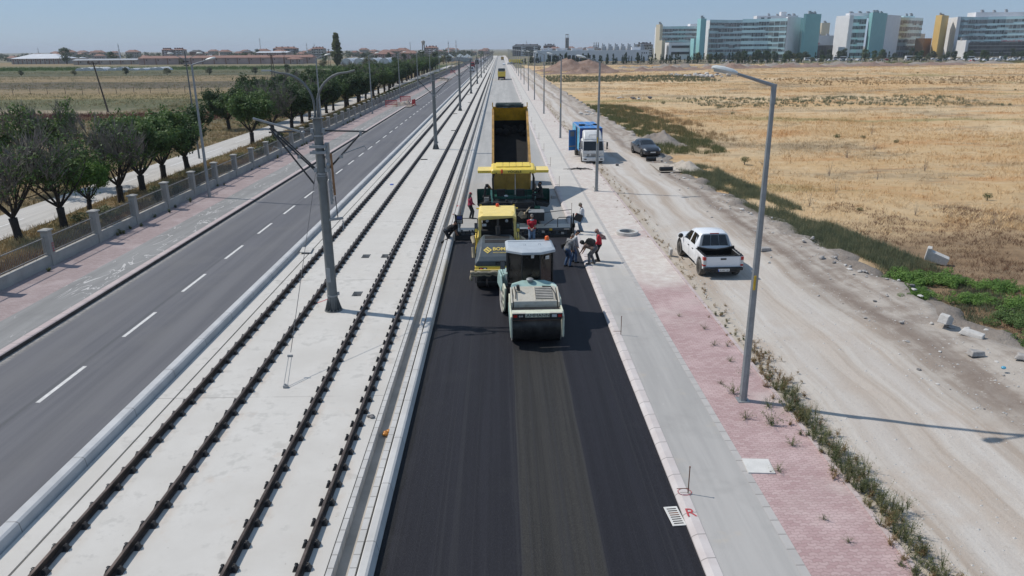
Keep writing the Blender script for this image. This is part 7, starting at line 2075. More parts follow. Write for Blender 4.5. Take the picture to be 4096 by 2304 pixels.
# water tower, minarets
t=empty('water_tower',(-88.6,900,-.6),0,'concrete water tower on a slim shaft above the left skyline','water tower')
m=MB().mat('concrete_raw');
for s in(-1,1):m.tube([(s*1.5,0,0),(s*.9,0,15.5)],[.75,.6],8)
m.build('legs',t)
m=MB().mat('house_wall');m.lathe([(1.3,15.2),(2.0,17),(2.2,19.2),(1.9,19.6),(.7,19.7),(.6,20.3)],n=16);m.build('tank',t,smooth=True)
def minaret(x,y,h,label,first=[None]):
    if first[0] is None:
        t=empty('minaret',(0,0,0),0,None,'minaret')
        m=MB().mat('hosp_white');m.lathe([(1.1,0),(1.0,4),(.75,4.5),(.7,11.4),(1.15,11.9),(1.2,12.7),(.6,12.8),(.55,16.2)],n=12);m.build('shaft',t,smooth=True)
        m=MB().mat('roof_plant');m.lathe([(.62,16.2),(.3,18.6),(.02,20.6)],n=12);m.build('cone_roof',t,smooth=True);first[0]=t
    q=place(first[0],fu,(x,y,-.6),0,h/20.,label,'minarets on the skyline');return q
minaret(-63,950,20,'tall slim minaret just left of the road vanishing point')
minaret(-489,1000,20.6,'minaret above the far left farm buildings')
minaret(-710,1200,17,'small faint minaret at the far left edge of the skyline')
minaret(-298,1200,21,'left one of two twin minarets behind the trees')
minaret(-286.5,1200,20.5,'right one of two twin minarets behind the trees')
minaret(-79,1400,26,'thin minaret behind the red roofed block by the water tower')
minaret(52,1500,25,'thin minaret behind the grey apartment block')
minaret(-142,1500,20,'faint minaret left of the water tower')
# radio masts
for x,y,h,l in((-400,1300,30,'lattice radio mast on the left skyline'),(-150,1300,22,'short radio mast left of the water tower')):
    t=empty('radio_mast',(x,y,-.6),0,l,'mast');m=MB().mat('mast_far')
    for a,b in((-.8,-.8),(.8,-.8),(0,.8)):m.tube([(a,b,0),(a*.2,b*.2,h)],.12,4)
    for k in range(10):m.tube([(-.8+.06*k,-.8,k*h/10),(.8-.06*k,-.8,(k+1)*h/10)],.07,4)
    m.build('lattice',t)
    m=MB().mat('hosp_white');m.cyl((0,-.5,h*.9),(0,-.8,h*.9),.9,10);m.build('dish',t)
# farm depots on the left
def shed(name,label,x0,x1,y0,y1,eave,ridge,wall,roof,bays=0,cat='shed',hip=0):
    t=empty(name,(0,0,0),0,label,cat)
    w=block(t,'wall',[(x0,y0),(x1,y0),(x1,y1),(x0,y1)],-.6,eave,wall)
    ym=(y0+y1)/2;m=MB().mat(roof);e=.6
    m.add([(x0-e,y0-e,eave),(x1+e,y0-e,eave),(x1+e,y1+e,eave),(x0-e,y1+e,eave),(x0-e+hip,ym,ridge),(x1+e-hip,ym,ridge)],[(0,1,5,4),(1,2,5),(2,3,4,5),(3,0,4),(3,2,1,0)]);m.build('roof',t)
    for k in range(bays):
        x=x0+(x1-x0)*(k+.5)/bays
        m=MB().mat('brick_red');m.b2((x-.35,y0-.15,-.5),(x+.35,y0,eave));m.build('pilaster',w)
        m=MB().mat('window_dark');m.b2((x+1.5,y0-.1,eave-1.8),(x+2.3,y0,eave-.9));m.build('window',w)
    return t
shed('farm_depot','large white hip roofed depot at the far left edge',-440,-396,700,730,4.4,8.4,'house_wall','metal_roof',11,hip=12)
shed('farm_building','long low pink building with red roof across the left fields',-289,-150,620,634,4.6,6.4,'house_wall_pink','roof_tile',15,hip=2)
shed('farm_building','long low grey shed right of the white depot',-352,-300,640,652,3.2,4.4,'house_wall','roof_plant',6)
shed('farm_depot','white metal roofed building behind the red roofed farm building',-201,-176,640,660,8.2,9.2,'house_wall','metal_roof',4)
shed('farm_house','small house with red hipped roof among trees left of the poplar',-165,-155,600,610,3.4,5.4,'house_wall_pink','roof_tile',2,cat='house',hip=4)
shed('school_building','large red roofed building behind the avenue trees',-122,-104,750,772,5.8,9,'house_wall_pink','roof_tile',5,cat='building',hip=7)
shed('school_building','long red roofed building left of the water tower',-104,-86,800,815,6.0,8.8,'house_wall_pink','roof_tile',5,cat='building',hip=4)
# greenhouses and tunnels
gp=None
def tunnel(nm,w,l,h,mat):
    t=empty(nm,(0,0,0),0,None,'greenhouse');m=MB().mat(mat)
    n=10;secs=[[(w/2*math.cos(PI*k/n),y,h*math.sin(PI*k/n)) for k in range(n+1)] for y in(0,l)]
    m.loft(secs,cap=True,closed=False);m.build('cover',t,smooth=True)
    m=MB().mat('lamp_grey')
    for y in np.linspace(0,l,5):m.tube([(w/2*1.01*math.cos(PI*k/n),y,h*1.01*math.sin(PI*k/n)) for k in range(n+1)],.06,4)
    m.build('hoops',t);return t
g1=tunnel('greenhouse',8.6,40,4.6,'poly_white')
for k in range(4):place(g1,fu,(-112+k*9.2,562,-.5),0,1,'%s arched white greenhouse behind the avenue trees'%['leftmost','second','third','rightmost'][k],'arched greenhouses behind the avenue')
g2=tunnel('polytunnel',5,9,1.7,'poly_white')
for k in range(11):place(g2,fu,(-240+k*4.7+rr.uniform(-.8,.8)+(3 if k>5 else 0),440+rr.uniform(-4,4),-.4),rr.uniform(-.3,.3),rr.uniform(.75,1.15),'small white plastic tunnel in the green crop band','white plastic tunnels in the left field')
g3=tunnel('greenhouse',13,30,4.2,'poly_clear');g3.location=(-36,700,-.5);g3['label']='low wide arched greenhouse beside the end of the left fence'
def pyramid():
    t=empty('glasshouse',(0,0,0),0,None,'greenhouse')
    m=MB().mat('poly_clear');m.add([(-4,-4,3.8),(4,-4,3.8),(4,4,3.8),(-4,4,3.8),(0,0,6.6)],[(0,1,4),(1,2,4),(2,3,4),(3,0,4)]);m.build('roof',t)
    for x in(-4,4):
        for y in(-4,4):
            m=MB().mat('lamp_grey');m.tube([(x,y,0),(x,y,3.8)],.12,5);m.build('post',t)
    m=MB().mat('poly_clear');m.b2((-3.6,-3.6,0),(3.6,3.6,3.2));m.build('wall',t)
    return t
pg=pyramid()
for k,(x,y) in enumerate([(-53,650),(-43,660),(-35,680),(-27,640)]):place(pg,fu,(x,y,-.5),0,1,'%s of the pyramid roofed glasshouses near the road end'%['leftmost','second','third','rightmost'][k],'pyramid roofed glasshouses')
# town houses
def house(nm,w,d,h,rh,wall,roof,seed):
    t=empty(nm,(0,0,0),0,None,'house');wl=block(t,'wall',[(-w/2,0),(w/2,0),(w/2,d),(-w/2,d)],-.2,h,wall)
    m=MB().mat(roof);e=.5;m.add([(-w/2-e,-e,h),(w/2+e,-e,h),(w/2+e,d+e,h),(-w/2-e,d+e,h),(-w/4,d/2,h+rh),(w/4,d/2,h+rh)],[(0,1,5,4),(1,2,5),(2,3,4,5),(3,0,4),(3,2,1,0)]);r=m.build('roof',t)
    for f in range(int(h//2.9)):
        m=MB().mat('window_dark')
        for k in range(int(w//2.6)):m.b2((-w/2+.7+k*2.6,-.08,.8+f*2.9),(-w/2+2.0+k*2.6,0,2.1+f*2.9))
        m.build('window_row',wl)
    m=MB().mat('concrete_raw');m.box((w*.2,d*.3,h+rh*.9),(.6,.6,1.2));m.build('chimney',r)
    return t
HS=[house('town_house',11,9,3.6,2.2,'house_wall','roof_tile',1),house('town_house',12,10,6.6,2.4,'house_wall_pink','roof_tile',2),house('town_house',16,12,9.3,2.6,'house_wall','roof_tile',3),house('town_house',14,11,8.6,2.2,'brick_red','roof_dark',4),house('town_house',10,8,3.4,1.6,'house_wall','metal_roof',5)]
for k in range(125):
    if k<70:
        y=rr.uniform(860,1500);x=-rr.uniform(.06,.62)*y*1.0-20
    else:
        y=rr.uniform(1150,1900);x=rr.uniform(-.075,.14)*y
        if abs(x+4)<24:continue
    p=rr.choice([0,1,1,2,2,3,4,0])
    place(HS[p],fu,(x,y,-.6),rr.uniform(-.5,.5),rr.uniform(.85,1.15),['low house with red roof','two storey pink house with red roof','three storey pale house with red roof','brick house with dark roof','low house with bright metal roof'][p]+' in the distant town','houses of the distant town')
# far fences
t=empty('boundary_fence',(0,0,0),0,'low boundary fence with concrete posts beyond the earth heap at the right','fence')
m=MB().mat('wall_concrete');m.b2((17,474,-.6),(300,474.3,.25));m.build('wall',t)
m0=None
for k in range(62):
    if m0 is None:
        m=MB().mat('pillar_concrete');m.box((0,0,.9),(.5,.5,2.2));m0=m.build('post',t);o=m0
    else:
        o=m0.copy();COL.objects.link(o);setpar(o,t)
    o.location=(17.5+k*4.6,473.9,0)
t=empty('field_fence',(0,0,0),0,'thin wooden post fence crossing the left farm fields','fence')
m0=None
for k in range(44):
    if m0 is None:
        m=MB().mat('wood_pole');m.tube([(0,0,-.4),(0,0,1.3)],.06,5);m0=m.build('post',t);o=m0
    else:
        o=m0.copy();COL.objects.link(o);setpar(o,t)
    o.location=(-42-k*4.4,198+rr.uniform(-.3,.3),0)
m=MB().mat('wire')
for z in(.5,1.1):m.tube([(-42,198,z),(-232,198,z)],.012,4)
m.build('wires',t)
# cars in the hospital car park, seen small
def farcar(nm,mat,van=False):
    t=empty(nm,(0,0,0),0,None,'car');h=2.3 if van else 1.45;L=5.6 if van else 4.4
    m=MB().mat(mat)
    if van:m.loft([[(x,-.95,.3),(x,.95,.3),(x,.9,z),(x,-.9,z)] for x,z in((-2.8,1.1),(-2.7,2.2),(1.6,2.3),(2.3,1.3),(2.8,1.1))])
    else:m.loft([[(x,-.87,.25),(x,.87,.25),(x,w,z),(x,-w,z)] for x,z,w in((-2.2,.8,.8),(-1.7,.95,.8),(-1.1,1.42,.62),(.3,1.45,.62),(1.0,.98,.78),(2.1,.8,.75),(2.2,.5,.7))])
    b=m.build('body',t,bevel=.04)
    m=MB().mat('glass_dark')
    for s in(-1,1):
        if van:m.add([(-2.4,s*.935,1.3),(1.7,s*.935,1.3),(1.5,s*.915,1.95),(-2.4,s*.915,1.95)],[(0,1,2,3)])
        else:m.add([(-1.3,s*.80,.98),(.75,s*.80,.98),(.25,s*.66,1.36),(-1.05,s*.66,1.36)],[(0,1,2,3)])
    m.build('side_windows',t)
    for x in(-L*.3,L*.3):
        for s in(-1,1):
            m=MB().mat('tyre');m.lathe([(.32,-.1),(.32,.1)],c=(x,s*.8,.32),axis='y',n=12);m.build('wheel',t)
    return t
FC=[farcar('parked_car','car_white_far'),farcar('parked_car','car_silver_far'),farcar('parked_car','car_grey_far'),farcar('parked_car','car_red_far'),farcar('parked_van','car_white_far',True)]
FCL=['white car parked in the hospital car park','silver car parked in the hospital car park','dark grey car parked in the hospital car park','red car parked in the hospital car park','white van parked in the hospital car park']
for k in range(105):
    p=rr.choices([0,1,2,3,4],[12,4,4,.6,1.6])[0]
    x=rr.uniform(165,300) if k<40 else rr.uniform(290,470)
    y=rr.choice([562,574,586]) if k<40 else rr.choice([520,534,548,562,576])+ (x-290)*.1
    place(FC[p],fu,(x,y+rr.uniform(-1,1),-.55),rr.choice([0,0,PI,1.5])+rr.uniform(-.1,.1),1,FCL[p],'cars parked before the hospital')
place(FC[3],fu,(305,492,-.55),.2,1,'single red car parked nearest to the dry field','cars parked before the hospital')
# coaches
def coach():
    t=empty('coach',(0,0,0),0,None,'bus');m=MB().mat('car_white_far');m.b2((-6,-1.25,.4),(6,1.25,3.3));m.build('body',t,bevel=.2)
    m=MB().mat('glass_dark');m.b2((-5.6,-1.27,1.7),(5.7,1.27,2.8));m.build('window_strip',t)
    for x in(-4,3.5):
        for s in(-1,1):
            m=MB().mat('tyre');m.lathe([(.5,-.15),(.5,.15)],c=(x,s*1.15,.5),axis='y',n=12);m.build('wheel',t)
    return t
bp_=coach();place(bp_,fu,(303,560,-.55),.05,1,'white coach parked before the dark teal tower','coaches before the hospital');place(bp_,fu,(347,566,-.55),.1,.8,'smaller white bus right of the white coach','coaches before the hospital');place(bp_,fu,(262,590,-.55),0,.85,'white bus roof showing behind the trees of the curved block','coaches before the hospital')
# lorries and cars on the roads far ahead
def lorry(name,label,x,y,cab,body,rz=0,s=1,h=3.2):
    t=empty(name,(x,y,-.05),rz,label,'truck');t.scale=(s,s,s)
    m=MB().mat(cab);m.loft([[(-1.2,q,.6),(1.2,q,.6),(1.15,q,z),(-1.15,q,z)] for q,z in((0,1.6),(.25,2.9),(2.1,2.95))]);m.build('cab',t,bevel=.05)
    m=MB().mat('glass_dark');m.add([(-1.05,-.02,1.75),(1.05,-.02,1.75),(1.0,.24,2.75),(-1.0,.24,2.75)],[(0,1,2,3)]);m.build('windscreen',t)
    m=MB().mat(body);m.b2((-1.25,2.3,.95),(1.25,9,h));m.build('load_body',t,bevel=.04)
    m=MB().mat('hull_black');m.b2((-1.0,.2,.45),(1.0,8.8,.95));m.build('chassis',t)
    for q in(1.1,6.3,7.6):
        for k in(-1,1):
            m=MB().mat('tyre');m.lathe([(.5,-.15),(.5,.15)],c=(k*1.05,q,.5),axis='x',n=14);m.build('wheel',t)
    return t
lorry('lorry','white lorry coming toward the camera on the left road',-13.0,350,'car_white_far','car_white_far',0,.8,2.6)
lorry('lorry','red lorry stopped at the left side of the left road far ahead',-15.4,430,'car_red_far','hull_black',0,1,2.2)
lorry('lorry','dark lorry with white load behind the red lorry',-15.6,520,'hull_black','car_white_far',0,1,3.4)
lorry('lorry','yellow lorry far away on the grey road base',2.3,700,'machine_yellow','tail_yellow',PI,1,3)
lorry('digger_truck','yellow machine standing among the trees right of the right lamps',15,520,'machine_yellow','machine_yellow',1.2,1,3)
place(FC[0],fu,(2.6,500,-.3),1.57,1,'white car standing on the far grey road base','cars far ahead on the road')
place(FC[1],fu,(6.0,505,0),1.4,1,'silver car parked on the pavement far ahead','cars far ahead on the road')
place(FC[2],fu,(7.6,515,0),1.7,1,'dark car parked beside the right lamps far ahead','cars far ahead on the road')
for k in range(7):place(FC[k%3],fu,(-13.2-(k%2)*3,600+k*28,-.04),1.57,1,'tiny car on the left road near its vanishing point','cars on the far left road')
# ================================================================ earth heaps, rubble, small site things
def m_earth(name,c1,c2,c3):
    n=NT(name);a=n.noise(.25,6,rough=.65);f=n.noise(1.6,7,rough=.75)
    c=n.mix(n.ss(a,.35,.65),c1,c2);c=n.mix(n.math('MULTIPLY',n.ss(f,.5,.72),.6),c,c3);n.out(c,.95,spec=.1,bump=f,bs=1,bd=.25)
m_earth('earth_brown',(.235,.16,.125),(.30,.22,.18),(.16,.115,.09))
m_earth('earth_pale',(.50,.44,.37),(.55,.50,.43),(.42,.36,.30))
m_earth('earth_grey',(.26,.225,.195),(.32,.285,.25),(.20,.17,.15))
simple('stone',(.36,.34,.32),.9,var=.2,sc=6,bump=.5)
simple('stone_pale',(.50,.485,.46),.9,var=.15,sc=6,bump=.4)
simple('stone_dark',(.16,.155,.155),.9,var=.25,sc=6,bump=.5)
def heap(name,label,cx,cy,rx,ry,h,mat,seed,nx=44,ny=26,rough=.16,lumps=3,z0=-.1):
    rr=random.Random(seed);pk=[(rr.uniform(-.5,.5),rr.uniform(-.3,.3),rr.uniform(.5,1),rr.uniform(.35,.6)) for _ in range(lumps)]
    m=MB();vs=[]
    for j in range(ny+1):
        for i in range(nx+1):
            u=-1+2*i/nx;v=-1+2*j/ny
            f=max([a*max(0,1-(((u-px)/(s*1.25))**2+((v-py)/(s*1.25))**2)**.5) for px,py,a,s in pk]+[0])
            e=max(0,1-max(abs(u),abs(v))**4)
            z=h*f*e*(1+rough*(math.sin(u*13+v*7)+math.sin(v*17-u*9)+rr.uniform(-.8,.8)))
            vs.append((cx+u*rx,cy+v*ry,z0+z+(rr.uniform(-.05,.05)*h*.3 if e>0 and f>0 else 0)))
    m.add(vs,[(j*(nx+1)+i,j*(nx+1)+i+1,(j+1)*(nx+1)+i+1,(j+1)*(nx+1)+i) for j in range(ny) for i in range(nx)])
    o=m.build(name,None,mat,smooth=True,auto=False);tag(o,label,'heap');return o
heap('earth_heap','large brown earth heap at the end of the dirt road',37,362,23,15,5.6,'earth_brown',3,90,40,.06,7)
def bank(name,label,pts,w,h,mat,seed):
    rr=random.Random(seed);P=[];n=int((Vector(pts[-1])-Vector(pts[0])).length/1.6);m=MB();vs=[];ny=14
    ph=[rr.uniform(0,6) for _ in range(6)]
    for i in range(n+1):
        t=i/n;k=min(int(t*(len(pts)-1)),len(pts)-2);f=t*(len(pts)-1)-k;c=Vector(pts[k]).lerp(Vector(pts[k+1]),f)
        hh=h*(.55+.22*math.sin(i*.23+ph[0])+.18*math.sin(i*.61+ph[1])+.12*math.sin(i*1.3+ph[2]))*min(1,i/5,(n-i)/5)
        for j in range(ny+1):
            v=-1+2*j/ny;vs.append((c.x+rr.uniform(-.3,.3),c.y+v*w,-.3+max(0,hh*(1-abs(v)**1.5)*(1+.3*math.sin(i*.9+j*1.7)+rr.uniform(-.35,.35)))))
    m.add(vs,[(i*(ny+1)+j,i*(ny+1)+j+1,(i+1)*(ny+1)+j+1,(i+1)*(ny+1)+j) for i in range(n) for j in range(ny)])
    o=m.build(name,None,mat,smooth=True,auto=False);tag(o,label,'earth bank')
bank('earth_bank','low lumpy brown earth bank in front of the large heap',[(15,312),(40,325),(70,345),(100,365)],9,1.9,'earth_brown',5)
bank('earth_bank','long low earth bank between the dry field and the hospital planting',[(96,372),(140,386),(190,398),(250,408)],9,2.1,'earth_brown',6)
bank('earth_bank','darker rubble bank behind the long low earth bank',[(60,395),(120,408),(180,420),(300,436)],7,2.0,'earth_grey',7)
heap('gravel_heap','pale sand heap at the edge of the dirt road before the dark sedan',15.3,64.2,1.9,2.4,.8,'earth_pale',15,30,26,.05,3,.12)
heap('gravel_heap','grey gravel heap right behind the dark sedan',17.6,84,2.6,4.5,1.35,'earth_grey',16,30,26,.08,4,.0)
# rocks
def rock_mesh(seed,flat,mat):
    rr=random.Random(seed);bm=bmesh.new();bmesh.ops.create_icosphere(bm,subdivisions=2,radius=.5)
    pl=[(Vector((rr.gauss(0,1),rr.gauss(0,1),rr.gauss(0,1))).normalized(),rr.uniform(.25,.42)) for _ in range(9)]
    for v in bm.verts:
        for n,d in pl:
            k=v.co.dot(n)-d
            if k>0:v.co-=n*k
        v.co.z*=flat
    me=bpy.data.meshes.new('stone');bm.to_mesh(me);bm.free();me.materials.append(MATS[mat])
    o=bpy.data.objects.new('stone',me);COL.objects.link(o);o['category']='stone';return o
RK=[rock_mesh(1,.6,'stone'),rock_mesh(2,.8,'stone_pale'),rock_mesh(3,.35,'stone_pale'),rock_mesh(4,.5,'stone'),rock_mesh(5,.7,'stone_dark')]
rr=random.Random(55)
ru=set()
def zr(x,y):return zdirt(x,y) if x<edge(y)-.2 else zfield(x,y)
for k in range(175):
    y=19.5+62*rr.random()**1.1;x=edge(y)-.15+rr.gauss(0,.3)-(.7*rr.random() if rr.random()<.3 else 0)
    s=rr.uniform(.08,.32)*(1.5 if rr.random()<.12 else 1)
    place(RK[rr.choice([0,0,1,2,2,3,4])],ru,(x,y,zr(x,y)+s*.12),rr.uniform(0,6),s,'loose grey stone in the rubble line between dirt road and field','stones of the rubble line')
for k in range(62):
    y=14+54*rr.random();x=rr.uniform(13.0,min(16.6,edge(y)-.3));s=rr.uniform(.05,.2)
    place(RK[rr.randint(0,4)],ru,(x,y,zr(x,y)+s*.1),rr.uniform(0,6),s,'single small stone lying on the rough strip of the dirt road','stones scattered on the rough strip')
for k in range(32):
    x=rr.uniform(62,84);y=rr.uniform(262,292);s=rr.uniform(.8,2.4)
    place(RK[rr.choice([2,4,3,1])],ru,(x,y,.2),rr.uniform(0,6),s,'broken grey slab in the rubble pile beyond the green weed belt','slabs of the far rubble pile')
for k in range(10):
    x=rr.uniform(24,31);y=rr.uniform(148,158);s=rr.uniform(.4,1.1)
    place(RK[rr.choice([2,4,3])],ru,(x,y,.2),rr.uniform(0,6),s,'dark broken slab in the small rubble pile by the weeds','slabs of the middle rubble pile')
for k in range(9):
    x=rr.uniform(12.6,14.8);y=rr.uniform(118,126);s=rr.uniform(.4,.9)
    place(RK[2],ru,(x,y,.1),rr.uniform(0,6),s,'white lump of rubbish at the edge of the dirt road','white lumps beside the dirt road')
# fine stones scattered on the dirt
g=np.random.default_rng(8)
N=5200;y=10+80*g.random(N)**1.3;u=g.random(N)
x=np.where(u<.3,8.7+np.abs(g.normal(size=N))*.6,np.where(u<.88,13.0+4.2*g.random(N),9+4*g.random(N)))
z=np.array([zr(a,b) for a,b in zip(x,y)])
s=.012+.035*g.random(N)**3
oct_=np.array([[1,0,0],[0,1,0],[0,0,.7],[-1,0,0],[0,-1,0]])
tri=[(0,1,2),(1,3,2),(3,4,2),(4,0,2)]
P=np.stack([x,y,z],1)
a=g.uniform(0,6.28,N);ca,sa=np.cos(a),np.sin(a)
vv=[]
for t3 in tri:
    for q in t3:
        o=oct_[q];vv.append(P+np.stack([(o[0]*ca-o[1]*sa)*s*1.3,(o[0]*sa+o[1]*ca)*s,np.full(N,o[2])*s],1))
vv=np.stack(vv,1).reshape(-1,3)
o=np_mesh('gravel',vv,3,'stone_pale');tag(o,'small loose stones scattered over the dirt road edges','gravel',kind='stuff')
def ridge():
    ys=np.arange(18.5,80,.3);vs=[];r2=random.Random(12);ny=9
    for y in ys:
        h=.30*(.5+.3*math.sin(y*.8)+.25*math.sin(y*2.1+1)+.15*math.sin(y*4.7));e=edge(y)
        for j in range(ny+1):
            v=-1+2*j/ny;vs.append((e-.05+v*.75+r2.uniform(-.06,.06),y,-.06+max(0,h)*(1-v*v)+r2.uniform(0,.09)*(1-abs(v))))
    m=MB();m.add(vs,[(i*(ny+1)+j,i*(ny+1)+j+1,(i+1)*(ny+1)+j+1,(i+1)*(ny+1)+j) for i in range(len(ys)-1) for j in range(ny)])
    o=m.build('rubble_bank',None,'earth_grey',smooth=True,auto=False);tag(o,'low ridge of earth and rubble between the dirt road and the weeds','earth bank')
ridge()
# broken concrete kerb pieces
m=MB().mat('stone_pale');m.prism([(-.7,0),(.75,0),(.78,.55),(-.45,.72),(-.5,.95),(-.78,.9)],'y',-.25,.3)
o=m.build('concrete_block',None,bevel=.03);o.location=(21.1,34.2,.05);o.rotation_euler=(.12,.22,-.5);o.scale=(.68,.68,.68);tag(o,'white broken kerb block tilted in the brown weeds','concrete block')
m=MB().mat('stone_pale');m.prism([(-.35,0),(.35,0),(.3,.28),(-.2,.38),(-.34,.3)],'y',-.16,.16)
o=m.build('concrete_block',None,bevel=.02);o.location=(16.45,25.4,.22);o.rotation_euler=(.1,.3,.7);tag(o,'small white concrete block at the end of the stone row','concrete block')
rq2=random.Random(31)
for i,(x,y,rz,l,lab) in enumerate([(16.9,24.4,-.9,.75,'grey kerb stone lying beside the small white block'),(17.2,21.9,-.6,.8,'grey kerb stone by the lowest bushes'),(17.6,20.6,-1.2,.9,'flat grey slab nearest to the right edge'),(15.9,22.6,.2,.55,'flat grey stone slab alone on the gravel strip'),(16.4,20.1,.4,.6,'pale slab low at the right edge'),(13.6,36.6,.3,.6,'flat slab on the dirt beside the pickup truck'),(10.4,66,0,.25,'small dark lump on the dirt behind the truck shadow')]):
    m=MB().mat(['stone_pale','stone','stone_pale','stone','stone_pale','stone','stone_dark'][i]);m.box((0,0,.09),(l,.32,.18),taper=(.85,.8));m.v=[(q[0]+rq2.uniform(-.06,.06),q[1]+rq2.uniform(-.05,.05),q[2]+rq2.uniform(-.03,.03)) for q in m.v];o=m.build('kerb_stone',None,bevel=.03);o.location=(x,y,zr(x,y)+.02);o.rotation_euler=(.06,.05,rz);tag(o,lab,'kerb stone')
for i,(x,y,l,rz) in enumerate([(14.0,62.3,1.1,.1),(13.9,68.3,.9,-.05)]):
    m=MB().mat('cable');m.lathe([(.16,-l/2),(.19,-l/2),(.19,l/2),(.16,l/2),(.16,-l/2)],c=(0,0,.19),axis='x',n=16);o=m.build('pipe_piece',None,smooth=True);o.location=(x,y,.07);o.rotation_euler=(0,0,rz);tag(o,'black corrugated pipe piece '+('below the pale sand heap' if i==0 else 'left of the pale sand heap'),'pipe')
m=MB().mat('rust') if False else MB().mat('stone_pale');m.box((0,0,.12),(.14,.30,.4));o=m.build('kerb_stone',None,bevel=.02);o.location=(8.55,36.0,.1);o.rotation_euler=(.2,0,.1);tag(o,'upright kerb stone at the edge kerb left of the pickup','kerb stone')
# concrete manhole ring
m=MB().mat('stone_pale');m.lathe([(.44,0),(.62,0),(.62,.17),(.60,.19),(.46,.19),(.44,.17),(.44,0)],n=40);o=m.build('manhole_ring',None,smooth=True);o.location=(7.1,40.45,.05);tag(o,'round concrete manhole ring lying on the dusty pavement','manhole ring')
# white manhole cover
simple('cover_white',(.60,.59,.56),.8,var=.1,sc=3,dirt=((.42,.40,.36),.4))
m=MB().mat('cover_white');m.b2((-.33,-.33,0),(.33,.33,.035));m.mat('stone_dark');m.b2((.20,-.30,.0352),(.25,-.24,.037));o=m.build('manhole_cover',None,bevel=.008);o.location=(6.38,16.1,.046);o.rotation_euler=(0,0,-.07);tag(o,'white square manhole cover in the pink pavers','manhole cover')
# drain grate
t=empty('drain_grate',(3.86,14.25,-.06),R(5),'white slotted drain grate in the fresh asphalt by the right kerb','drain grate')
m=MB().mat('cover_white');m.b2((-.16,-.36,0),(.16,.36,.02));m.build('frame',t,bevel=.01)
for k in range(8):
    m=MB().mat('rust' if k in(4,5) else 'dark_gap');m.b2((-.11,-.30+k*.078,.0),(.11,-.265+k*.078,.0225));m.build('slot',t)
# survey stakes along the right kerb
sp=empty('survey_stake',(0,0,0),0,None,'stake')
m=MB().mat('rust');m.tube([(0,0,-.05),(0,0,.70)],.013,6);m.cyl((0,0,.70),(0,0,.715),.022,8);m.build('rod',sp);m=MB().mat('rust');m.tube([(.02,0,.13),(-.28,-.02,.14)],.009,5);m.build('cross_rod',sp)
for k in range(26):
    y=14.98+10.15*k
    place(sp,ru,(4.33 if k<2 else 4.40,y,.06),0,1 if k<2 else 1.1,'%s thin iron survey stake from the camera along the right kerb'%(ORD[k] if k<20 else 'far'),'survey stakes along the right kerb')
# red spray marks
def mark(name,lab,pts,w,z):
    m=MB();v=[Vector((q[0],q[1],z)) for q in pts];L=[];
    for i,p in enumerate(v):
        t_=(v[min(i+1,len(v)-1)]-v[max(i-1,0)]).normalized();n_=Vector((-t_.y,t_.x,0))*w;L+=[p-n_,p+n_]
    m.add(L,[(2*i,2*i+1,2*i+3,2*i+2) for i in range(len(v)-1)]);o=m.build(name,None,'red_spray');tag(o,lab,'paint mark')
mark('spray_mark','red painted circle around the nearest survey stake',[(4.26+.16*math.cos(a),15.03+.14*math.sin(a)) for a in np.linspace(0,6.3,20)],.008,.066)
t=text('R',None,.42,face_mat((4.2,14.2,.066),(1,0,0),(.1,1,.02)),'red_spray',.001,'spray_letter');tag(t,'red letter R sprayed on the kerb beside the drain grate','paint mark')
mark('spray_mark','curved red arrow sprayed on the slab left of the nearest mast',[(-7.35,30.0),(-7.55,29.6),(-7.85,29.2),(-8.0,28.7),(-7.85,28.45)],.03,.004)
m=MB();m.quad((-3.0,48.6,.058),(-2.80,48.6,.05),(-2.80,49.0,.05),(-3.0,49.0,.058));m.quad((-2.795,48.2,.03),(-2.68,47.2,-.31),(-2.68,47.45,-.31),(-2.795,48.5,.03));o=m.build('spray_mark',None,'red_spray');tag(o,'red paint stripe over the track kerb beside the person in raspberry','paint mark')
# litter on the slab and in the channel
simple('orange_bag',(.55,.22,.03),.4,var=.5,sc=12)
m=MB().mat('orange_bag');rq=random.Random(4)
for k in range(6):m.sphere((rq.uniform(-.06,.06),rq.uniform(-.1,.1),.05+.03*rq.random()),(.09,.08,.05),7,5)
o=m.build('plastic_bag',None,smooth=True,auto=False);o.location=(-3.32,18.55,-.26);tag(o,'crumpled orange bag lying in the drain channel','bag')
m=MB().mat('cloth_grey')
for k in range(5):m.sphere((rq.uniform(-.08,.08),rq.uniform(-.06,.06),.03),(.08,.06,.04),7,5)
o=m.build('rag',None,smooth=True,auto=False);o.location=(-3.86,19.1,0);tag(o,'small grey rag on the slab right of the last rail','rag')
m=MB().mat('plate_blue');m.box((0,0,.02),(.25,.4,.04));o=m.build('plastic_scrap',None,bevel=.01);o.location=(-8.6,57.5,0);tag(o,'small blue plastic scrap between the left rails','scrap')
m=MB().mat('blue_print');m.sphere((0,0,.05),(.08,.07,.05),9,6);o=m.build('plastic_bag',None,smooth=True);o.location=(15.9,21.2,.28);tag(o,'small blue bag on the gravel at the right edge','bag')
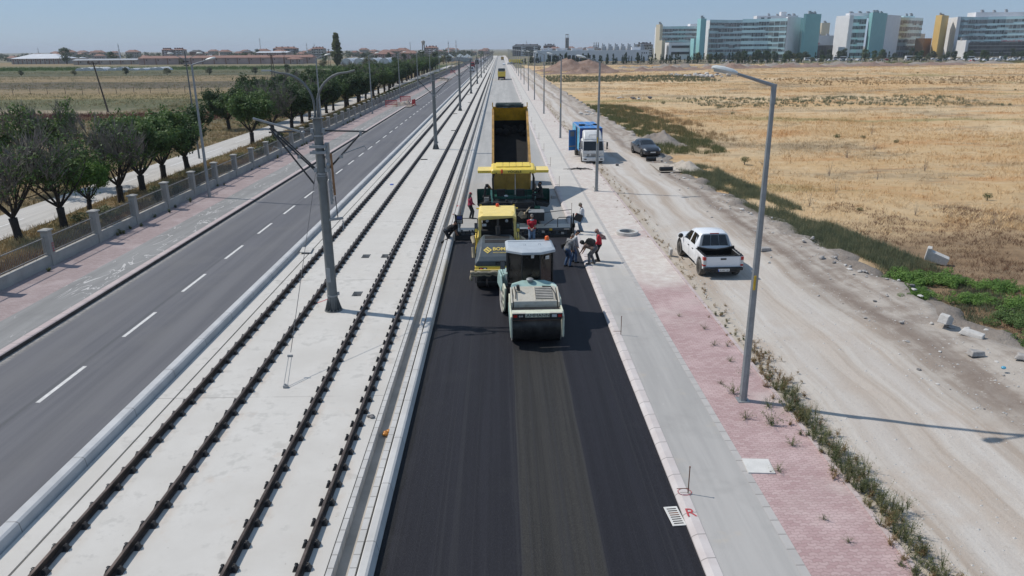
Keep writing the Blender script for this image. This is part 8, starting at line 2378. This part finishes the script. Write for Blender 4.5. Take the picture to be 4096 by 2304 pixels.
# pit rims with rubble inside
for i,(x0,x1,y0,y1) in enumerate(pits):
    m=MB().mat('stone_dark')
    for k in range(14):m.sphere((rq.uniform(x0+.05,x1-.05),rq.uniform(y0+.05,y1-.05),-.28+.08*rq.random()),.06,6,4)
    o=m.build('pit_rubble',None);tag(o,'rubble in the open cable pit '+['near the third rail','left of the two pits behind the mast','right of the two pits behind the mast'][i],'rubble')
m=MB().mat('slab_concrete');m.b2((-.28,-.5,0),(.28,.5,.05));o=m.build('cover_slab',None);o.location=(-10.3,37.6,.06);o.rotation_euler=(0,.08,.1);tag(o,'lifted concrete cover slab on the strip beside the left kerb','cover slab')
for k in range(7):
    m=MB().mat('dark_gap');m.b2((-.3,-.06,0),(.3,.06,.05));m.mat('stone');m.b2((-.34,.06,0),(.34,.12,.07));o=m.build('pit_lid',None);o.location=(-6.1 if k%2 else -7.4,71+k*26,.0);tag(o,'dark slot in the slab between the tracks near the %s mast'%ORD[min(2+k//2,12)],'slot','slots in the track slab')
# scrap of cables and branches by the truck
t=empty('scrap_pile',(6.7,63.9,.05),0,'dark scrap of hoses and branches on the pavement before the box truck','scrap')
rq=random.Random(9)
m=MB().mat('cable')
for k in range(12):
    a=rq.uniform(-.5,.5);L=rq.uniform(.4,1.2);x=rq.uniform(-.2,.9);y=rq.uniform(-.4,.4)
    m.tube([(x-L*.5,y-a*.3,.03),(x,y,.08+.1*rq.random()),(x+L*.5,y+a*.3,.03)],.022,5)
m.build('hoses',t)
m=MB().mat('twig');m.tube([(-1.3,.1,.03),(-.6,-.1,.1),(.1,.0,.05)],.02,5);m.tube([(-1.0,-.2,.03),(-.3,.1,.12)],.015,5);m.build('branch',t)
m=MB().mat('stone_dark');m.box((-1.3,-19.0,0),(.01,.01,.01)) if False else None
# small block in the kerb opening
m=MB().mat('stone');m.box((0,0,.12),(.42,.5,.2),taper=(.8,.8));o=m.build('rubble_block',None,bevel=.03);o.location=(3.75,52.2,-.16);tag(o,'grey rubble lump on the road base by the kerb gap','rubble')
# red barriers around the dug up footpath
def barrier():
    t=empty('barrier',(0,0,0),0,None,'barrier');m=MB().mat('red_plastic')
    for z in(.25,.95):m.b2((-.95,-.03,z),(.95,.03,z+.08))
    for x in(-.93,.93):m.b2((x-.04,-.04,0),(x+.04,.04,1.03))
    m.build('frame',t)
    for k in range(9):
        m=MB().mat('red_plastic');x=-.76+k*.19;m.b2((x-.035,-.02,.33),(x+.035,.02,.95));m.build('slat',t)
    for x in(-.75,.75):
        m=MB().mat('red_plastic');m.b2((x-.05,-.3,0),(x+.05,.3,.06));m.build('foot',t)
    return t
bq=barrier()
place(bq,ru,(-20.0,139.0,.1),.1,1.1,'red plastic barrier left of the dug hole','barriers around the hole');place(bq,ru,(-18.9,151,.1),-.1,1.1,'red plastic barrier behind the dug hole','barriers around the hole');place(bq,ru,(-16.3,142.5,.0),1.4,1.1,'red plastic barrier standing at the road edge','barriers around the hole')
place(bq,ru,(-20.3,330,.1),.3,1.1,'far red barrier at the left kerb','barriers around the hole')
heap('spoil_heap','grey spoil heap between the red barriers',-18.4,142.5,2.0,4.2,.9,'earth_grey',23,24,24,.1,4,.08)
heap('spoil_heap','second grey spoil heap far along the left footpath',-19,255,2.2,12,1.2,'earth_grey',24,24,24,.1,5,.08)
# plate on the lamp of the fence
